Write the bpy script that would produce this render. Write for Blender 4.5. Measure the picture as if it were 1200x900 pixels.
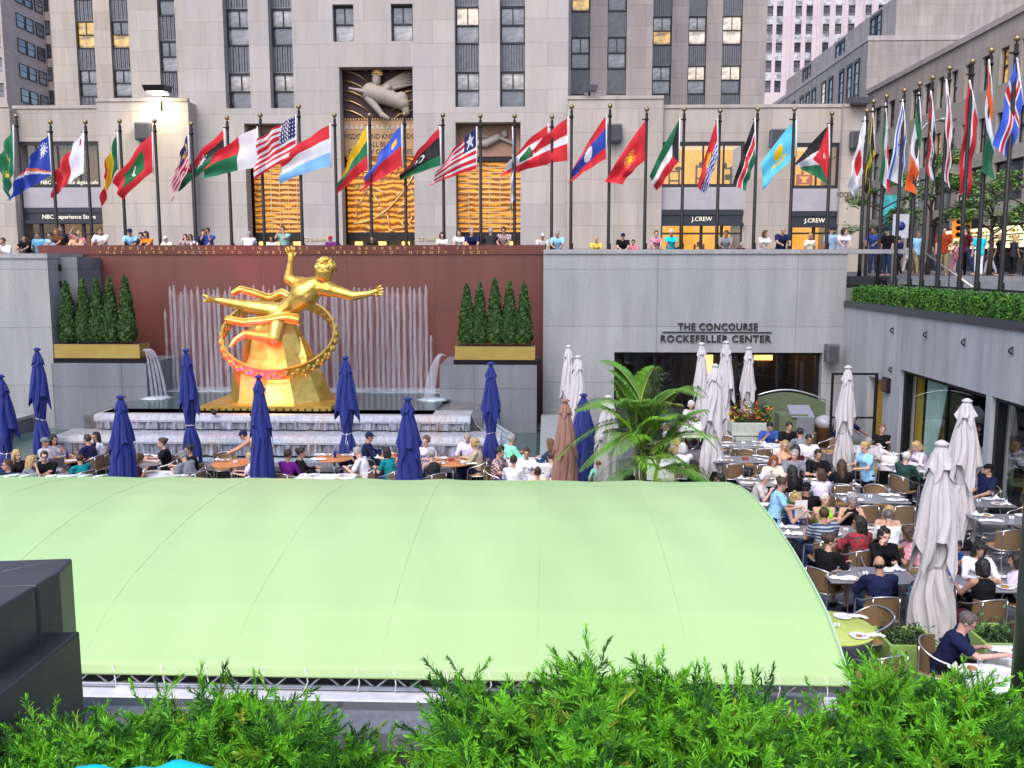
import bpy, math, random
import numpy as np
from mathutils import Vector, Matrix
random.seed(7)
R = math.radians
for o in list(bpy.data.objects): bpy.data.objects.remove(o)
SC = bpy.context.scene; C = SC.collection
# ---------------- camera, world, sun, exposure ----------------
FPX, PSI, PIT, EYE = 1080.0, R(2.12), R(7.38), 5.5
cam = bpy.data.cameras.new('camera'); camo = bpy.data.objects.new('camera', cam); C.objects.link(camo)
cam.lens = 36 * FPX / 1200; cam.sensor_width = 36; cam.clip_start = .05; cam.clip_end = 3000
camo.location = (0, 0, EYE); camo.rotation_euler = (R(90) - PIT, 0, PSI); SC.camera = camo
W = bpy.data.worlds.new('World'); SC.world = W; W.use_nodes = True
nt = W.node_tree; nt.nodes.clear()
sky = nt.nodes.new('ShaderNodeTexSky'); sky.sky_type = 'NISHITA'; sky.sun_disc = False
SUN_EL, SUN_AZ = 50, 200     # azimuth measured from +Y clockwise: behind the camera
sky.sun_elevation = R(SUN_EL); sky.sun_rotation = R(SUN_AZ); sky.dust_density = 3.0; sky.air_density = 1.0; sky.ozone_density = 1.5
bg = nt.nodes.new('ShaderNodeBackground'); bg.inputs[1].default_value = 0.15
wo = nt.nodes.new('ShaderNodeOutputWorld'); nt.links.new(sky.outputs[0], bg.inputs[0]); nt.links.new(bg.outputs[0], wo.inputs[0])
sl = bpy.data.lights.new('sun', 'SUN'); sl.energy = .7; sl.angle = R(40); sl.color = (1, .95, .90)
so = bpy.data.objects.new('sun', sl); C.objects.link(so)
a = R(SUN_AZ); sdir = Vector((math.sin(a) * math.cos(R(SUN_EL)), math.cos(a) * math.cos(R(SUN_EL)), math.sin(R(SUN_EL))))
so.rotation_euler = (-sdir).to_track_quat('-Z', 'Y').to_euler(); so.location = sdir * 60
SC.view_settings.view_transform = 'Standard'; SC.view_settings.look = 'None'
SC.view_settings.exposure = 1.06; SC.view_settings.gamma = 1; SC.view_settings.use_curve_mapping = False
SC.render.engine = 'CYCLES'; SC.render.resolution_x = 1024; SC.render.resolution_y = 768
# ---------------- pixel -> world helpers (measured directions, real depths) ----------------
_f = Vector((-math.sin(PSI) * math.cos(PIT), math.cos(PSI) * math.cos(PIT), -math.sin(PIT)))
_r = Vector((math.cos(PSI), math.sin(PSI), 0)); _u = _r.cross(_f)
def P(px, py, X=None, Y=None, Z=None):
    d = _f + _r * ((px - 600) / FPX) + _u * ((450 - py) / FPX)
    t = X / d.x if X is not None else Y / d.y if Y is not None else (Z - EYE) / d.z
    return Vector((d.x * t, d.y * t, EYE + d.z * t))
# ---------------- materials ----------------
MATS = {}
def srgb(c):
    if isinstance(c, str):
        c = tuple(int(c[i:i + 2], 16) / 255 for i in (0, 2, 4))
        return tuple(x / 12.92 if x <= .04045 else ((x + .055) / 1.055) ** 2.4 for x in c)
    return tuple(c)
class NB:
    def __init__(s, name):
        s.m = bpy.data.materials.new(name); s.m.use_nodes = True; s.t = s.m.node_tree; s.n = s.t.nodes
        s.b = s.n['Principled BSDF']
    def new(s, ty, **kw):
        n = s.n.new(ty)
        for k, v in kw.items():
            if k.startswith('i_'):
                key = k[2:]; key = int(key) if key.isdigit() else key.replace('_', ' ')
                n.inputs[key].default_value = v
            else: setattr(n, k, v)
        return n
    def l(s, a, b): s.t.links.new(a, b)
    def mix(s, fac, a, b, mode='MIX'):
        n = s.n.new('ShaderNodeMix'); n.data_type = 'RGBA'; n.blend_type = mode
        for i, v in ((0, fac), (6, a), (7, b)):
            if hasattr(v, 'links'): s.l(v, n.inputs[i])
            else: n.inputs[i].default_value = v if i == 0 else (*v, 1)
        return n.outputs[2]
    def ramp(s, src, p0, p1, a=(0, 0, 0), b=(1, 1, 1)):
        n = s.n.new('ShaderNodeValToRGB'); n.color_ramp.elements[0].position = p0; n.color_ramp.elements[1].position = p1
        n.color_ramp.elements[0].color = (*a, 1); n.color_ramp.elements[1].color = (*b, 1); s.l(src, n.inputs[0]); return n.outputs[0]
    def coord(s, scale=(1, 1, 1), kind='Object', rot=(0, 0, 0)):
        c = s.n.new('ShaderNodeTexCoord'); m = s.n.new('ShaderNodeMapping'); m.inputs[3].default_value = scale; m.inputs[2].default_value = rot
        s.l(c.outputs[kind], m.inputs[0]); return m.outputs[0]
    def noise(s, vec, scale, detail=4, rough=.6):
        n = s.n.new('ShaderNodeTexNoise'); n.inputs['Scale'].default_value = scale; n.inputs['Detail'].default_value = detail
        n.inputs['Roughness'].default_value = rough
        if vec is not None: s.l(vec, n.inputs['Vector'])
        return n.outputs[0]
    def bump(s, src, strength=.3, dist=.02):
        n = s.n.new('ShaderNodeBump'); n.inputs['Strength'].default_value = strength; n.inputs['Distance'].default_value = dist
        s.l(src, n.inputs['Height']); s.l(n.outputs[0], s.b.inputs['Normal'])
def pm(name, col, rough=.6, metal=0, var=.12, scale=6, bump=0, bscale=40, spec=.5, coat=0, emit=None, es=0, alpha=None, trans=0, sheen=0):
    if name in MATS: return MATS[name]
    k = NB(name); c = srgb(col); b = k.b
    v = k.coord(); n = k.noise(v, scale)
    lo = tuple(x * (1 - var) for x in c); hi = tuple(min(1, x * (1 + var)) for x in c)
    k.l(k.mix(k.ramp(n, .3, .7), lo, hi), b.inputs['Base Color'])
    b.inputs['Roughness'].default_value = rough; b.inputs['Metallic'].default_value = metal
    b.inputs['Specular IOR Level'].default_value = spec; b.inputs['Coat Weight'].default_value = coat
    b.inputs['Transmission Weight'].default_value = trans; b.inputs['Sheen Weight'].default_value = sheen
    if bump: k.bump(k.noise(v, bscale), bump, .01)
    if emit is not None: b.inputs['Emission Color'].default_value = (*srgb(emit), 1); b.inputs['Emission Strength'].default_value = es
    if alpha is not None: b.inputs['Alpha'].default_value = alpha
    MATS[name] = k.m; return k.m
def masonry(name, c1, c2, mortar, bw, bh, msize=.012, rough=.8, speck=0, vec='wall', stain=.25, off=.5, spec=.3, bump=.15, shift=(0, 0)):
    if name in MATS: return MATS[name]
    k = NB(name); b = k.b
    c = k.new('ShaderNodeTexCoord'); s = k.new('ShaderNodeSeparateXYZ'); k.l(c.outputs['Object'], s.inputs[0])
    cb = k.new('ShaderNodeCombineXYZ')
    if vec == 'wall':
        ad = k.new('ShaderNodeMath', operation='ADD'); k.l(s.outputs[0], ad.inputs[0]); k.l(s.outputs[1], ad.inputs[1]); k.l(ad.outputs[0], cb.inputs[0]); k.l(s.outputs[2], cb.inputs[1])
    else: k.l(s.outputs[0], cb.inputs[0]); k.l(s.outputs[1], cb.inputs[1])
    mp = k.new('ShaderNodeMapping'); mp.inputs[1].default_value = (*shift, 0); k.l(cb.outputs[0], mp.inputs[0])
    br = k.new('ShaderNodeTexBrick'); br.offset = off; k.l(mp.outputs[0], br.inputs['Vector'])
    for i, v in (('Color1', c1), ('Color2', c2), ('Mortar', mortar)): br.inputs[i].default_value = (*srgb(v), 1)
    br.inputs['Scale'].default_value = 1; br.inputs['Mortar Size'].default_value = msize; br.inputs['Brick Width'].default_value = bw; br.inputs['Row Height'].default_value = bh
    br.inputs['Bias'].default_value = 0
    st = k.mix(k.ramp(k.noise(k.coord((.9, .9, .10)), 1.6, 8, .7), .3, .72), (1 - stain * 1.35,) * 3, (1.0, 1.0, 1.0))
    col = k.mix(1.0, br.outputs[0], st, 'MULTIPLY'); bl = k.mix(k.ramp(k.noise(k.coord((1, 1, 1)), .35, 3), .35, .65), (.94, .95, 1.0), (1.0, .985, .96)); col = k.mix(1.0, col, bl, 'MULTIPLY')
    fine = k.noise(k.coord(), 24 if speck else 14, 5, .75)
    col = k.mix(1.0, col, k.ramp(fine, .3, .7, (1 - max(speck, .06),) * 3, (1 + 0 * speck,) * 3), 'MULTIPLY')
    k.l(col, b.inputs['Base Color']); b.inputs['Roughness'].default_value = rough; b.inputs['Specular IOR Level'].default_value = spec
    if bump: k.bump(br.outputs[1], -bump, .01)
    MATS[name] = k.m; return k.m
# ---------------- mesh builder ----------------
class MB:
    def __init__(s): s.v = []; s.f = []; s.m = []; s.sm = []
    def add(s, vs, fs, mi=0, smooth=False):
        o = len(s.v); s.v += [tuple(v) for v in vs]
        for f in fs: s.f.append([i + o for i in f]); s.m.append(mi); s.sm.append(smooth)
    def box(s, x0, x1, y0, y1, z0, z1, mi=0, bev=0):
        if bev:
            me = bpy.data.meshes.new('t'); import bmesh; bm = bmesh.new()
            vs = [bm.verts.new(p) for p in ((x0,y0,z0),(x1,y0,z0),(x1,y1,z0),(x0,y1,z0),(x0,y0,z1),(x1,y0,z1),(x1,y1,z1),(x0,y1,z1))]
            for f in ((3,2,1,0),(4,5,6,7),(0,1,5,4),(1,2,6,5),(2,3,7,6),(3,0,4,7)): bm.faces.new([vs[i] for i in f])
            bmesh.ops.bevel(bm, geom=bm.edges[:], offset=bev, segments=2, affect='EDGES', profile=.5)
            bm.verts.index_update(); s.add([v.co[:] for v in bm.verts], [[v.index for v in f.verts] for f in bm.faces], mi); bm.free(); bpy.data.meshes.remove(me); return
        s.add([(x0,y0,z0),(x1,y0,z0),(x1,y1,z0),(x0,y1,z0),(x0,y0,z1),(x1,y0,z1),(x1,y1,z1),(x0,y1,z1)],
              [(3,2,1,0),(4,5,6,7),(0,1,5,4),(1,2,6,5),(2,3,7,6),(3,0,4,7)], mi)
    def quad(s, a, b, c, d, mi=0): s.add([a, b, c, d], [(0, 1, 2, 3)], mi)
    def prism(s, pts, z0, z1, mi=0):      # pts ccw in xy
        n = len(pts); s.add([(x, y, z0) for x, y in pts] + [(x, y, z1) for x, y in pts],
            [list(range(n))[::-1], list(range(n, 2 * n))] + [(i, (i + 1) % n, n + (i + 1) % n, n + i) for i in range(n)], mi)
    def tube(s, pts, rad, n=8, mi=0, smooth=True, cap=True, closed=False):
        pts = [Vector(p) for p in pts]; k = len(pts); rs = rad if isinstance(rad, (list, tuple)) else [rad] * k
        vs = []; prev = None
        for i, p in enumerate(pts):
            if closed: t = pts[(i + 1) % k] - pts[i - 1]
            else: t = pts[min(i + 1, k - 1)] - pts[max(i - 1, 0)]
            t.normalize()
            if prev is None: a = Vector((0, 0, 1)).cross(t); a = a if a.length > .05 else Vector((1, 0, 0)).cross(t)
            else: a = prev - t * prev.dot(t)
            a.normalize(); prev = a; b = t.cross(a)
            for j in range(n):
                an = 2 * math.pi * j / n; vs.append(p + (a * math.cos(an) + b * math.sin(an)) * rs[i])
        fs = []
        for i in range(k if closed else k - 1):
            i2 = (i + 1) % k
            for j in range(n): fs.append((i * n + j, i * n + (j + 1) % n, i2 * n + (j + 1) % n, i2 * n + j))
        if cap and not closed: fs += [list(range(n))[::-1], [(k - 1) * n + j for j in range(n)]]
        s.add(vs, fs, mi, smooth)
    def cyl(s, a, b, r0, r1=None, n=12, mi=0): s.tube([a, b], [r0, r0 if r1 is None else r1], n, mi)
    def lathe(s, prof, n=24, cx=0, cy=0, mi=0, smooth=True, cap=True):
        vs = [(cx + r * math.cos(2 * math.pi * j / n), cy + r * math.sin(2 * math.pi * j / n), z) for r, z in prof for j in range(n)]
        fs = [(i * n + j, i * n + (j + 1) % n, (i + 1) * n + (j + 1) % n, (i + 1) * n + j) for i in range(len(prof) - 1) for j in range(n)]
        if cap: fs += [list(range(n))[::-1], [(len(prof) - 1) * n + j for j in range(n)]]
        s.add(vs, fs, mi, smooth)
    def ell(s, c, r, n=12, rot=None, mi=0, bump=0, seed=0):
        c = Vector(c); rr = random.Random(seed); vs = []; m = n // 2
        for i in range(m + 1):
            th = math.pi * i / m
            for j in range(n):
                ph = 2 * math.pi * j / n
                q = 1 + (rr.uniform(-bump, bump) if bump else 0)
                v = Vector((r[0] * math.sin(th) * math.cos(ph) * q, r[1] * math.sin(th) * math.sin(ph) * q, r[2] * math.cos(th) * q))
                if rot is not None: v = rot @ v
                vs.append(c + v)
        fs = [(i * n + j, (i + 1) * n + j, (i + 1) * n + (j + 1) % n, i * n + (j + 1) % n) for i in range(m) for j in range(n)]
        s.add(vs, fs, mi, True)
    def cap(s, a, b, r0, r1, n=10, sx=1):    # tapered capsule a->b
        a = Vector(a); b = Vector(b); d = (b - a); L = max(d.length, 1e-5); t = d / L
        pts = []; rs = []
        for k in range(4): al = math.pi / 2 * (1 - k / 4); pts.append(a - t * r0 * math.sin(al)); rs.append(max(r0 * math.cos(al), .001))
        pts += [a, b]; rs += [r0, r1]
        for k in range(1, 5): al = math.pi / 2 * k / 4; pts.append(b + t * r1 * math.sin(al)); rs.append(max(r1 * math.cos(al), .001))
        s.tube(pts, rs, n)
    def grid(s, nu, nv, fn, mi=0, smooth=True, mf=None):
        vs = [fn(i / nu, j / nv) for j in range(nv + 1) for i in range(nu + 1)]; o = len(s.v)
        s.v += [tuple(v) for v in vs]
        for j in range(nv):
            for i in range(nu):
                q = j * (nu + 1) + i; s.f.append([o + q, o + q + 1, o + q + nu + 2, o + q + nu + 1]); s.m.append(mf((i + .5) / nu, (j + .5) / nv) if mf else mi); s.sm.append(smooth)
    def mesh(s, name, mats=()):
        me = bpy.data.meshes.new(name); me.from_pydata(s.v, [], s.f)
        for m in mats: me.materials.append(m)
        if s.f:
            me.polygons.foreach_set('material_index', s.m); me.polygons.foreach_set('use_smooth', s.sm)
        me.update(); return me
    def build(s, name, mats, parent=None, loc=None, rot=None):
        if not isinstance(mats, (list, tuple)): mats = [mats]
        o = bpy.data.objects.new(name, s.mesh(name, mats)); C.objects.link(o)
        if parent: o.parent = parent
        if loc is not None: o.location = loc
        if rot is not None: o.rotation_euler = rot
        return o
def tag(o, label=None, cat=None, group=None, kind=None):
    if label: o['label'] = label
    if cat: o['category'] = cat
    if group: o['group'] = group
    if kind: o['kind'] = kind
    return o
def thing(name, label, cat, loc=(0, 0, 0), rz=0, group=None):
    o = bpy.data.objects.new(name, None); C.objects.link(o); o.location = loc; o.rotation_euler = (0, 0, rz); o.empty_display_size = .2
    return tag(o, label, cat, group)
def inst(name, me, parent=None, loc=(0, 0, 0), rot=(0, 0, 0), scale=None, mat=None):
    o = bpy.data.objects.new(name, me); C.objects.link(o); o.parent = parent; o.location = loc; o.rotation_euler = rot
    if scale is not None: o.scale = scale if isinstance(scale, (tuple, list)) else (scale,) * 3
    if mat is not None: o.material_slots[0].link = 'OBJECT'; o.material_slots[0].material = mat
    return o
CH = {}
def dup(root, label=None, loc=None, rz=None, group=None):
    def cp(o, par):
        c = o.copy(); C.objects.link(c); c.parent = par
        for ch in CHILD.get(o.name, []): cp(ch, c)
        return c
    CHILD = {}
    def walk(o):
        for ch in o.children: CHILD.setdefault(o.name, []).append(ch); walk(ch)
    walk(root); r = cp(root, None)
    if label: r['label'] = label
    if loc is not None: r.location = loc
    if rz is not None: r.rotation_euler = (0, 0, rz)
    if group: r['group'] = group
    return r
TMP = bpy.data.scenes.new('tmp_build')
def evalmesh(o):
    TMP.collection.objects.link(o); vl = TMP.view_layers[0]; vl.update(); me = bpy.data.meshes.new_from_object(o.evaluated_get(vl.depsgraph)); bpy.data.objects.remove(o); return me
def text(name, s, size, mat, parent=None, loc=(0, 0, 0), rot=(math.pi / 2, 0, 0), ext=.02, spacing=1, align='CENTER', bold=0, sx=1, width=None):
    cu = bpy.data.curves.new(name, 'FONT'); cu.body = s; cu.size = size; cu.extrude = ext; cu.align_x = align; cu.space_character = spacing; cu.offset = bold; cu.resolution_u = 2
    me = evalmesh(bpy.data.objects.new(name, cu))
    me.materials.clear(); me.materials.append(mat)
    o = bpy.data.objects.new(name, me); C.objects.link(o); o.location = loc; o.rotation_euler = rot
    if width: xs = [v.co.x for v in me.vertices]; sx = width / (max(xs) - min(xs))
    o.scale = (sx, 1, 1)
    if parent: o.parent = parent
    return o
# ================= SETTING =================
M_lime = masonry('limestone', 'bbb5b2', 'aea8a5', '9b9592', 2.6, 1.28, .014, .85, stain=.14)
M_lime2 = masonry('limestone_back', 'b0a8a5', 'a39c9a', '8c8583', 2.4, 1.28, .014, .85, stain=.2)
M_limeW = masonry('limestone_wing', 'bfb5ad', 'b2a8a1', '9c938d', 2.6, 1.28, .016, .85, stain=.2)
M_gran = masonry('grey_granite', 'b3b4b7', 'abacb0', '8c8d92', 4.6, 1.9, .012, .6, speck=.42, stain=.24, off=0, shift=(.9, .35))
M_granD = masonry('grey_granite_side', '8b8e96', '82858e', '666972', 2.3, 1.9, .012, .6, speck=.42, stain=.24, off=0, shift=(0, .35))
M_red = masonry('red_granite', '75403a', '6b3934', '4b2a27', 3.05, 2.05, .008, .42, speck=.25, stain=.2, off=0, spec=.5, shift=(.8, .2))
M_pave = masonry('plaza_paving', '77777c', '6a6a6f', '55555a', 1.2, .8, .014, .75, speck=.2, vec='flat', stain=.3)
M_walk = masonry('promenade_paving', '6f7074', '65666a', '505155', 1.5, 1.5, .014, .8, speck=.2, vec='flat', stain=.25)
M_asph = pm('asphalt', (.05, .05, .055), .9, var=.25, scale=20, bump=.3, bscale=200)
M_dark = pm('black_metal', (.018, .018, .022), .45, .6, bump=.03)
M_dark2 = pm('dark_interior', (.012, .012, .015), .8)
M_gold = pm('brass_gilding', (.78, .50, .14), .3, 1, var=.15, scale=3)
STREET = 5.1; PROM = 3.9; RX = 9.9
g = MB(); g.box(-40, 11.5, -1, 33, -.3, 0); tag(g.build('plaza_floor', M_pave), kind='structure')
g = MB(); g.box(-400, 600, 32.6, 900, 4.7, STREET - .12); tag(g.build('street', M_asph), kind='structure')
g = MB(); g.box(-200, 24, 32.56, 41.5, STREET - .3, STREET); g.box(-200, 24, 50.5, 57, STREET - .3, STREET); tag(g.build('pavement', M_walk), kind='structure')
g = MB(); g.box(10.35, 24, -12, 29.4, 3.4, PROM); g.box(-60, 10.35, -12, 3.2, 3.4, PROM); tag(g.build('promenade', M_walk), kind='structure')
g = MB(); g.box(24, 600, -12, 32.6, 4.6, STREET - .12); g.box(-400, 600, -300, -12, 3.2, PROM); g.box(-400, -40, -12, 32.6, 3.2, 4.9); tag(g.build('ground', M_asph), kind='structure')
# stairs behind the right-hand flagpoles
M_step = masonry('granite_steps', '8b8d93', '7d7f85', '606268', 2.2, 5, .01, .7, speck=.25, vec='flat')
g = MB()
for i in range(8):
    z1 = PROM + (i + 1) * (STREET - PROM) / 8; y0 = 29.4 + i * .33
    g.box(11.6, 24, y0, 32.05 if i < 7 else 33.2, z1 - .15 if i else PROM - .2, z1 + (.003 if i == 7 else 0))
tag(g.build('stone_stairs', M_step), kind='structure')
# ---- rink walls ----
t = thing('concourse_wall', 'long grey granite wall with the black concourse lettering', 'wall', (0, 31, 0))
g = MB()
def holes_wall(g, x0, x1, z0, z1, Y, holes, depth, mi=0, axis='Y'):
    xs = sorted({x0, x1, *[h[0] for h in holes], *[h[1] for h in holes]}); zs = sorted({z0, z1, *[h[2] for h in holes], *[h[3] for h in holes]})
    def pt(a, d, z): return (a, Y + d, z) if axis == 'Y' else (Y + d, a, z)
    for i in range(len(xs) - 1):
        for j in range(len(zs) - 1):
            cx, cz = (xs[i] + xs[i + 1]) / 2, (zs[j] + zs[j + 1]) / 2
            if cx < x0 or cx > x1 or any(h[0] < cx < h[1] and h[2] < cz < h[3] for h in holes): continue
            g.quad(pt(xs[i], 0, zs[j]), pt(xs[i + 1], 0, zs[j]), pt(xs[i + 1], 0, zs[j + 1]), pt(xs[i], 0, zs[j + 1]), mi)
    for a, b, c, d in holes:
        dd = depth
        g.quad(pt(a, 0, c), pt(a, dd, c), pt(a, dd, d), pt(a, 0, d), mi); g.quad(pt(b, 0, c), pt(b, 0, d), pt(b, dd, d), pt(b, dd, c), mi)
        g.quad(pt(a, 0, d), pt(a, dd, d), pt(b, dd, d), pt(b, 0, d), mi); g.quad(pt(a, 0, c), pt(b, 0, c), pt(b, dd, c), pt(a, dd, c), mi)
xc0 = P(720, 413, Y=31).x; xc1 = P(964, 413, Y=31).x
holes_wall(g, -.1, RX + .0, 0, 5.86, 0, [(xc0, xc1, 0, 2.58)], .7)
g.quad((-.1, 0, 0), (-.1, 1, 0), (-.1, 1, 5.86), (-.1, 0, 5.86)); g.box(-.1, RX, .7, 1.0, 2.7, 5.86)
g.build('wall', M_gran, t)
g = MB(); g.box(-.1, 12.0, -.06, 1.05, 5.86, 6.0); g.build('coping', M_gran, t)
g = MB(); g.box(xc0, xc0 + .12, .3, .5, 0, 2.58); g.box(xc1 - .12, xc1, .3, .5, 0, 2.58)
for q in range(1, 5): x = xc0 + (xc1 - xc0) * q / 5; g.box(x - .04, x + .04, .32, .42, 0, 2.47)
g.box(xc0 + .12, xc1 - .12, .3, .5, 2.47, 2.58); g.build('opening_frame', M_dark, t)
M_glassD = pm('dark_glass', (.012, .014, .018), .04, spec=.8, coat=.3)
def glassmat(name, tint=(.9, .95, 1), al=.22, rough=.03):
    if name in MATS: return MATS[name]
    k = NB(name); k.n.remove(k.b); tr = k.new('ShaderNodeBsdfTransparent'); gl = k.new('ShaderNodeBsdfGlossy'); gl.inputs['Roughness'].default_value = rough
    gl.inputs['Color'].default_value = (*tint, 1); fr = k.new('ShaderNodeFresnel', i_IOR=1.5); a0 = k.new('ShaderNodeMath', operation='MULTIPLY_ADD'); a0.inputs[1].default_value = .45; a0.inputs[2].default_value = al + .02; k.l(fr.outputs[0], a0.inputs[0]); ad = k.new('ShaderNodeMath', operation='MINIMUM'); ad.inputs[1].default_value = .16 + al; k.l(a0.outputs[0], ad.inputs[0])
    mx = k.new('ShaderNodeMixShader'); k.l(ad.outputs[0], mx.inputs[0]); k.l(tr.outputs[0], mx.inputs[1]); k.l(gl.outputs[0], mx.inputs[2]); k.l(mx.outputs[0], k.n['Material Output'].inputs[0])
    MATS[name] = k.m; return k.m
M_glass = glassmat('clear_glass', al=.04)
g = MB(); g.quad((xc0, .37, 0), (xc1, .37, 0), (xc1, .37, 2.5), (xc0, .37, 2.5)); g.build('glazing', M_glass, t)
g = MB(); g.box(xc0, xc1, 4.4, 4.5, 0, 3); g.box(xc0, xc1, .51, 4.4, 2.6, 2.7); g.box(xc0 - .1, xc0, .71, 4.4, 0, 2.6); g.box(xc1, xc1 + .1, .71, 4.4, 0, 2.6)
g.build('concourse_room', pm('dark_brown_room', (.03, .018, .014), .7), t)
M_warm = pm('warm_lit_panel', (.8, .45, .12), .6, emit=(1, .52, .12), es=1.6)
g = MB(); g.box(P(822, 440, Y=35).x, P(836, 440, Y=35).x, 4.2, 4.3, 1.3, 2.35); g.box(P(885, 440, Y=35).x, P(906, 440, Y=35).x, 4.2, 4.3, 1.9, 2.3); g.build('lit_panel', M_warm, t)
M_ltr = pm('black_letters', (.012, .012, .014), .5)
zt = P(840, 387, Y=31).z
text('lettering', 'THE CONCOURSE', .33, M_ltr, t, (P(841, 387, Y=31).x, -.03, P(838, 386.6, Y=31).z), ext=.03, spacing=1.1, bold=.004, width=2.64)
text('lettering', 'ROCKEFELLER CENTER', .33, M_ltr, t, (P(838, 400, Y=31).x, -.03, P(838, 400.6, Y=31).z), ext=.03, spacing=1.1, bold=.004, width=3.66)
g = MB(); g.box(P(776, 389, Y=31).x, P(904, 389, Y=31).x, -.05, -.003, P(838, 389.2, Y=31).z - .015, P(838, 389.2, Y=31).z + .015); g.build('lettering_rule', M_ltr, t)
# right side wall of the sunken plaza
yw = [19.0 - 2.6, 20.4, 25.75]       # window openings along Y
t = thing('restaurant_side_wall', 'grey concrete side wall with restaurant windows below the hedge', 'wall', (RX, 0, 0))
M_conc = masonry('streaked_concrete', 'c0c2c6', 'b5b7bc', '999ba1', 5.2, 6, .006, .75, speck=.22, stain=.3, off=0)
g = MB(); DR = (27.2, 28.5, 0, 2.12); W1 = (20.9, 25.95, .0, 2.6); W2 = (14.0, 20.65, .0, 2.6)
holes_wall(g, 3, 31, 0, 4.12, 0, [W1, W2, DR], .45, axis='X')
g.build('wall', M_conc, t)
g = MB(); g.box(-.05, .9, 3, 31, 4.12, 4.32); g.build('black_curb', pm('black_granite_curb', (.03, .033, .045), .35), t)
g = MB()
for w in (W1, W2):
    a, b, c, d = w; g.box(.1, .3, a, a + .14, 0, d); g.box(.1, .3, b - .14, b, 0, d); g.box(.1, .3, a + .14, b - .14, d - .1, d); g.box(.1, .3, a + .14, b - .14, 0, .12)
g.build('window_frame', M_dark, t)
for w in (W1, W2):
    g = MB(); a, b, c, d = w; g.quad((.22, a, .1), (.22, b, .1), (.22, b, d), (.22, a, d)); g.build('window_pane', glassmat('window_glass', al=.0), t)
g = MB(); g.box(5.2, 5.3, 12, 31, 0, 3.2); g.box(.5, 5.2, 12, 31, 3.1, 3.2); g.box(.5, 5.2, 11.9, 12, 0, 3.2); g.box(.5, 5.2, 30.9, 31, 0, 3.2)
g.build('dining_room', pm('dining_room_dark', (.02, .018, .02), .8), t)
g = MB(); g.box(.45, 5.2, 12, 31, -.01, .01); g.build('dining_room_floor', pm('dark_carpet', (.03, .03, .03), .9), t)
g = MB(); g.box(.47, .56, 25.65, 25.94, 0, 2.6); g.box(.75, .84, 24.9, 25.6, 0, 2.6); g.box(.75, .84, 19.9, 20.5, 0, 2.6); g.build('yellow_panel', pm('ochre_wall_paint', 'a38a1e', .7), t)
g = MB(); g.box(.3, .5, 27.2, 28.5, 0, 2.12); g.build('yellow_door', pm('yellow_door_paint', 'a98412', .5), t)
M_curt = pm('sheer_curtain', '9fc0b8', .9, var=.1, scale=2)
for (ya, yb, flare) in ((24.3, 25.6, .7), (21.0, 21.5, 0), (17.2, 20.2, .3)):
    g = MB()
    def cf(u, v, ya=ya, yb=yb, fl=flare):
        w = 1 - fl * (v ** 1.3) * .8; y = yb - (1 - u) * (yb - ya) * w
        return (.62 + .05 * math.sin(u * 40), y, 2.62 - 2.57 * v)
    g.grid(60, 8, cf); g.build('curtain', M_curt, t)
# small dark items on the wall
def wallbox(name, label, cat, px, py, w, h, d, mat):
    p = P(px, py, X=RX); o = thing(name, label, cat, (RX, p.y, p.z)); g = MB(); g.box(-d, -.003, -w / 2, w / 2, -h / 2, h / 2, bev=.015); g.build('case', mat, o)
    g = MB(); g.box(-d - .012, -d - .002, -w / 2 + .04, w / 2 - .04, -h / 2 + .04, h / 2 - .04); g.build('front_panel', pm('dull_red_panel', (.12, .05, .05), .4), o)
wallbox('menu_box', 'small dark framed menu box on the side wall by the yellow door', 'menu box', 1041, 451, .42, .42, .12, M_dark)
for i, (px, py, nm) in enumerate(((988, 377, 'nearest the far corner'), (1047, 387, 'second from the far corner'), (1086, 392, 'in the middle of the row'), (1131, 401, 'second from the near end'), (1187, 411, 'at the near end of the row'), (1045, 433, 'low beside the dining room window'))):
    p = P(px, py, X=RX); o = thing('wall_fixture', 'little dark metal bolt fitting on the side wall, ' + nm, 'wall fitting', (RX, p.y, p.z), group='small fittings on the side wall')
    g = MB(); g.tube([(0, 0, .06), (-.07, 0, .05), (-.09, 0, -.02), (-.03, 0, -.07)], .018, 6); g.build('hook', M_dark, o); g = MB(); g.box(-.02, -.002, -.05, .05, -.09, .09); g.build('plate', pm('steel_plate', (.25, .25, .28), .5, .8), o)
# loudspeaker on concourse wall
o = thing('wall_speaker', 'grey box loudspeaker on the granite wall right of the concourse opening', 'speaker', P(972, 413, Y=30.9) + Vector((0, 0, 0)))
g = MB(); g.box(-.2, .2, -.45, -.05, -.3, .3, bev=.03); g.build('cabinet', pm('grey_cabinet', (.09, .095, .11), .6), o)
g = MB(); g.box(-.15, .15, -.462, -.452, -.24, .24); g.build('grille', pm('speaker_grille', (.05, .05, .06), .8), o); g = MB(); g.box(-.05, .05, -.05, .09, -.1, .1); g.build('bracket', M_dark, o)
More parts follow.
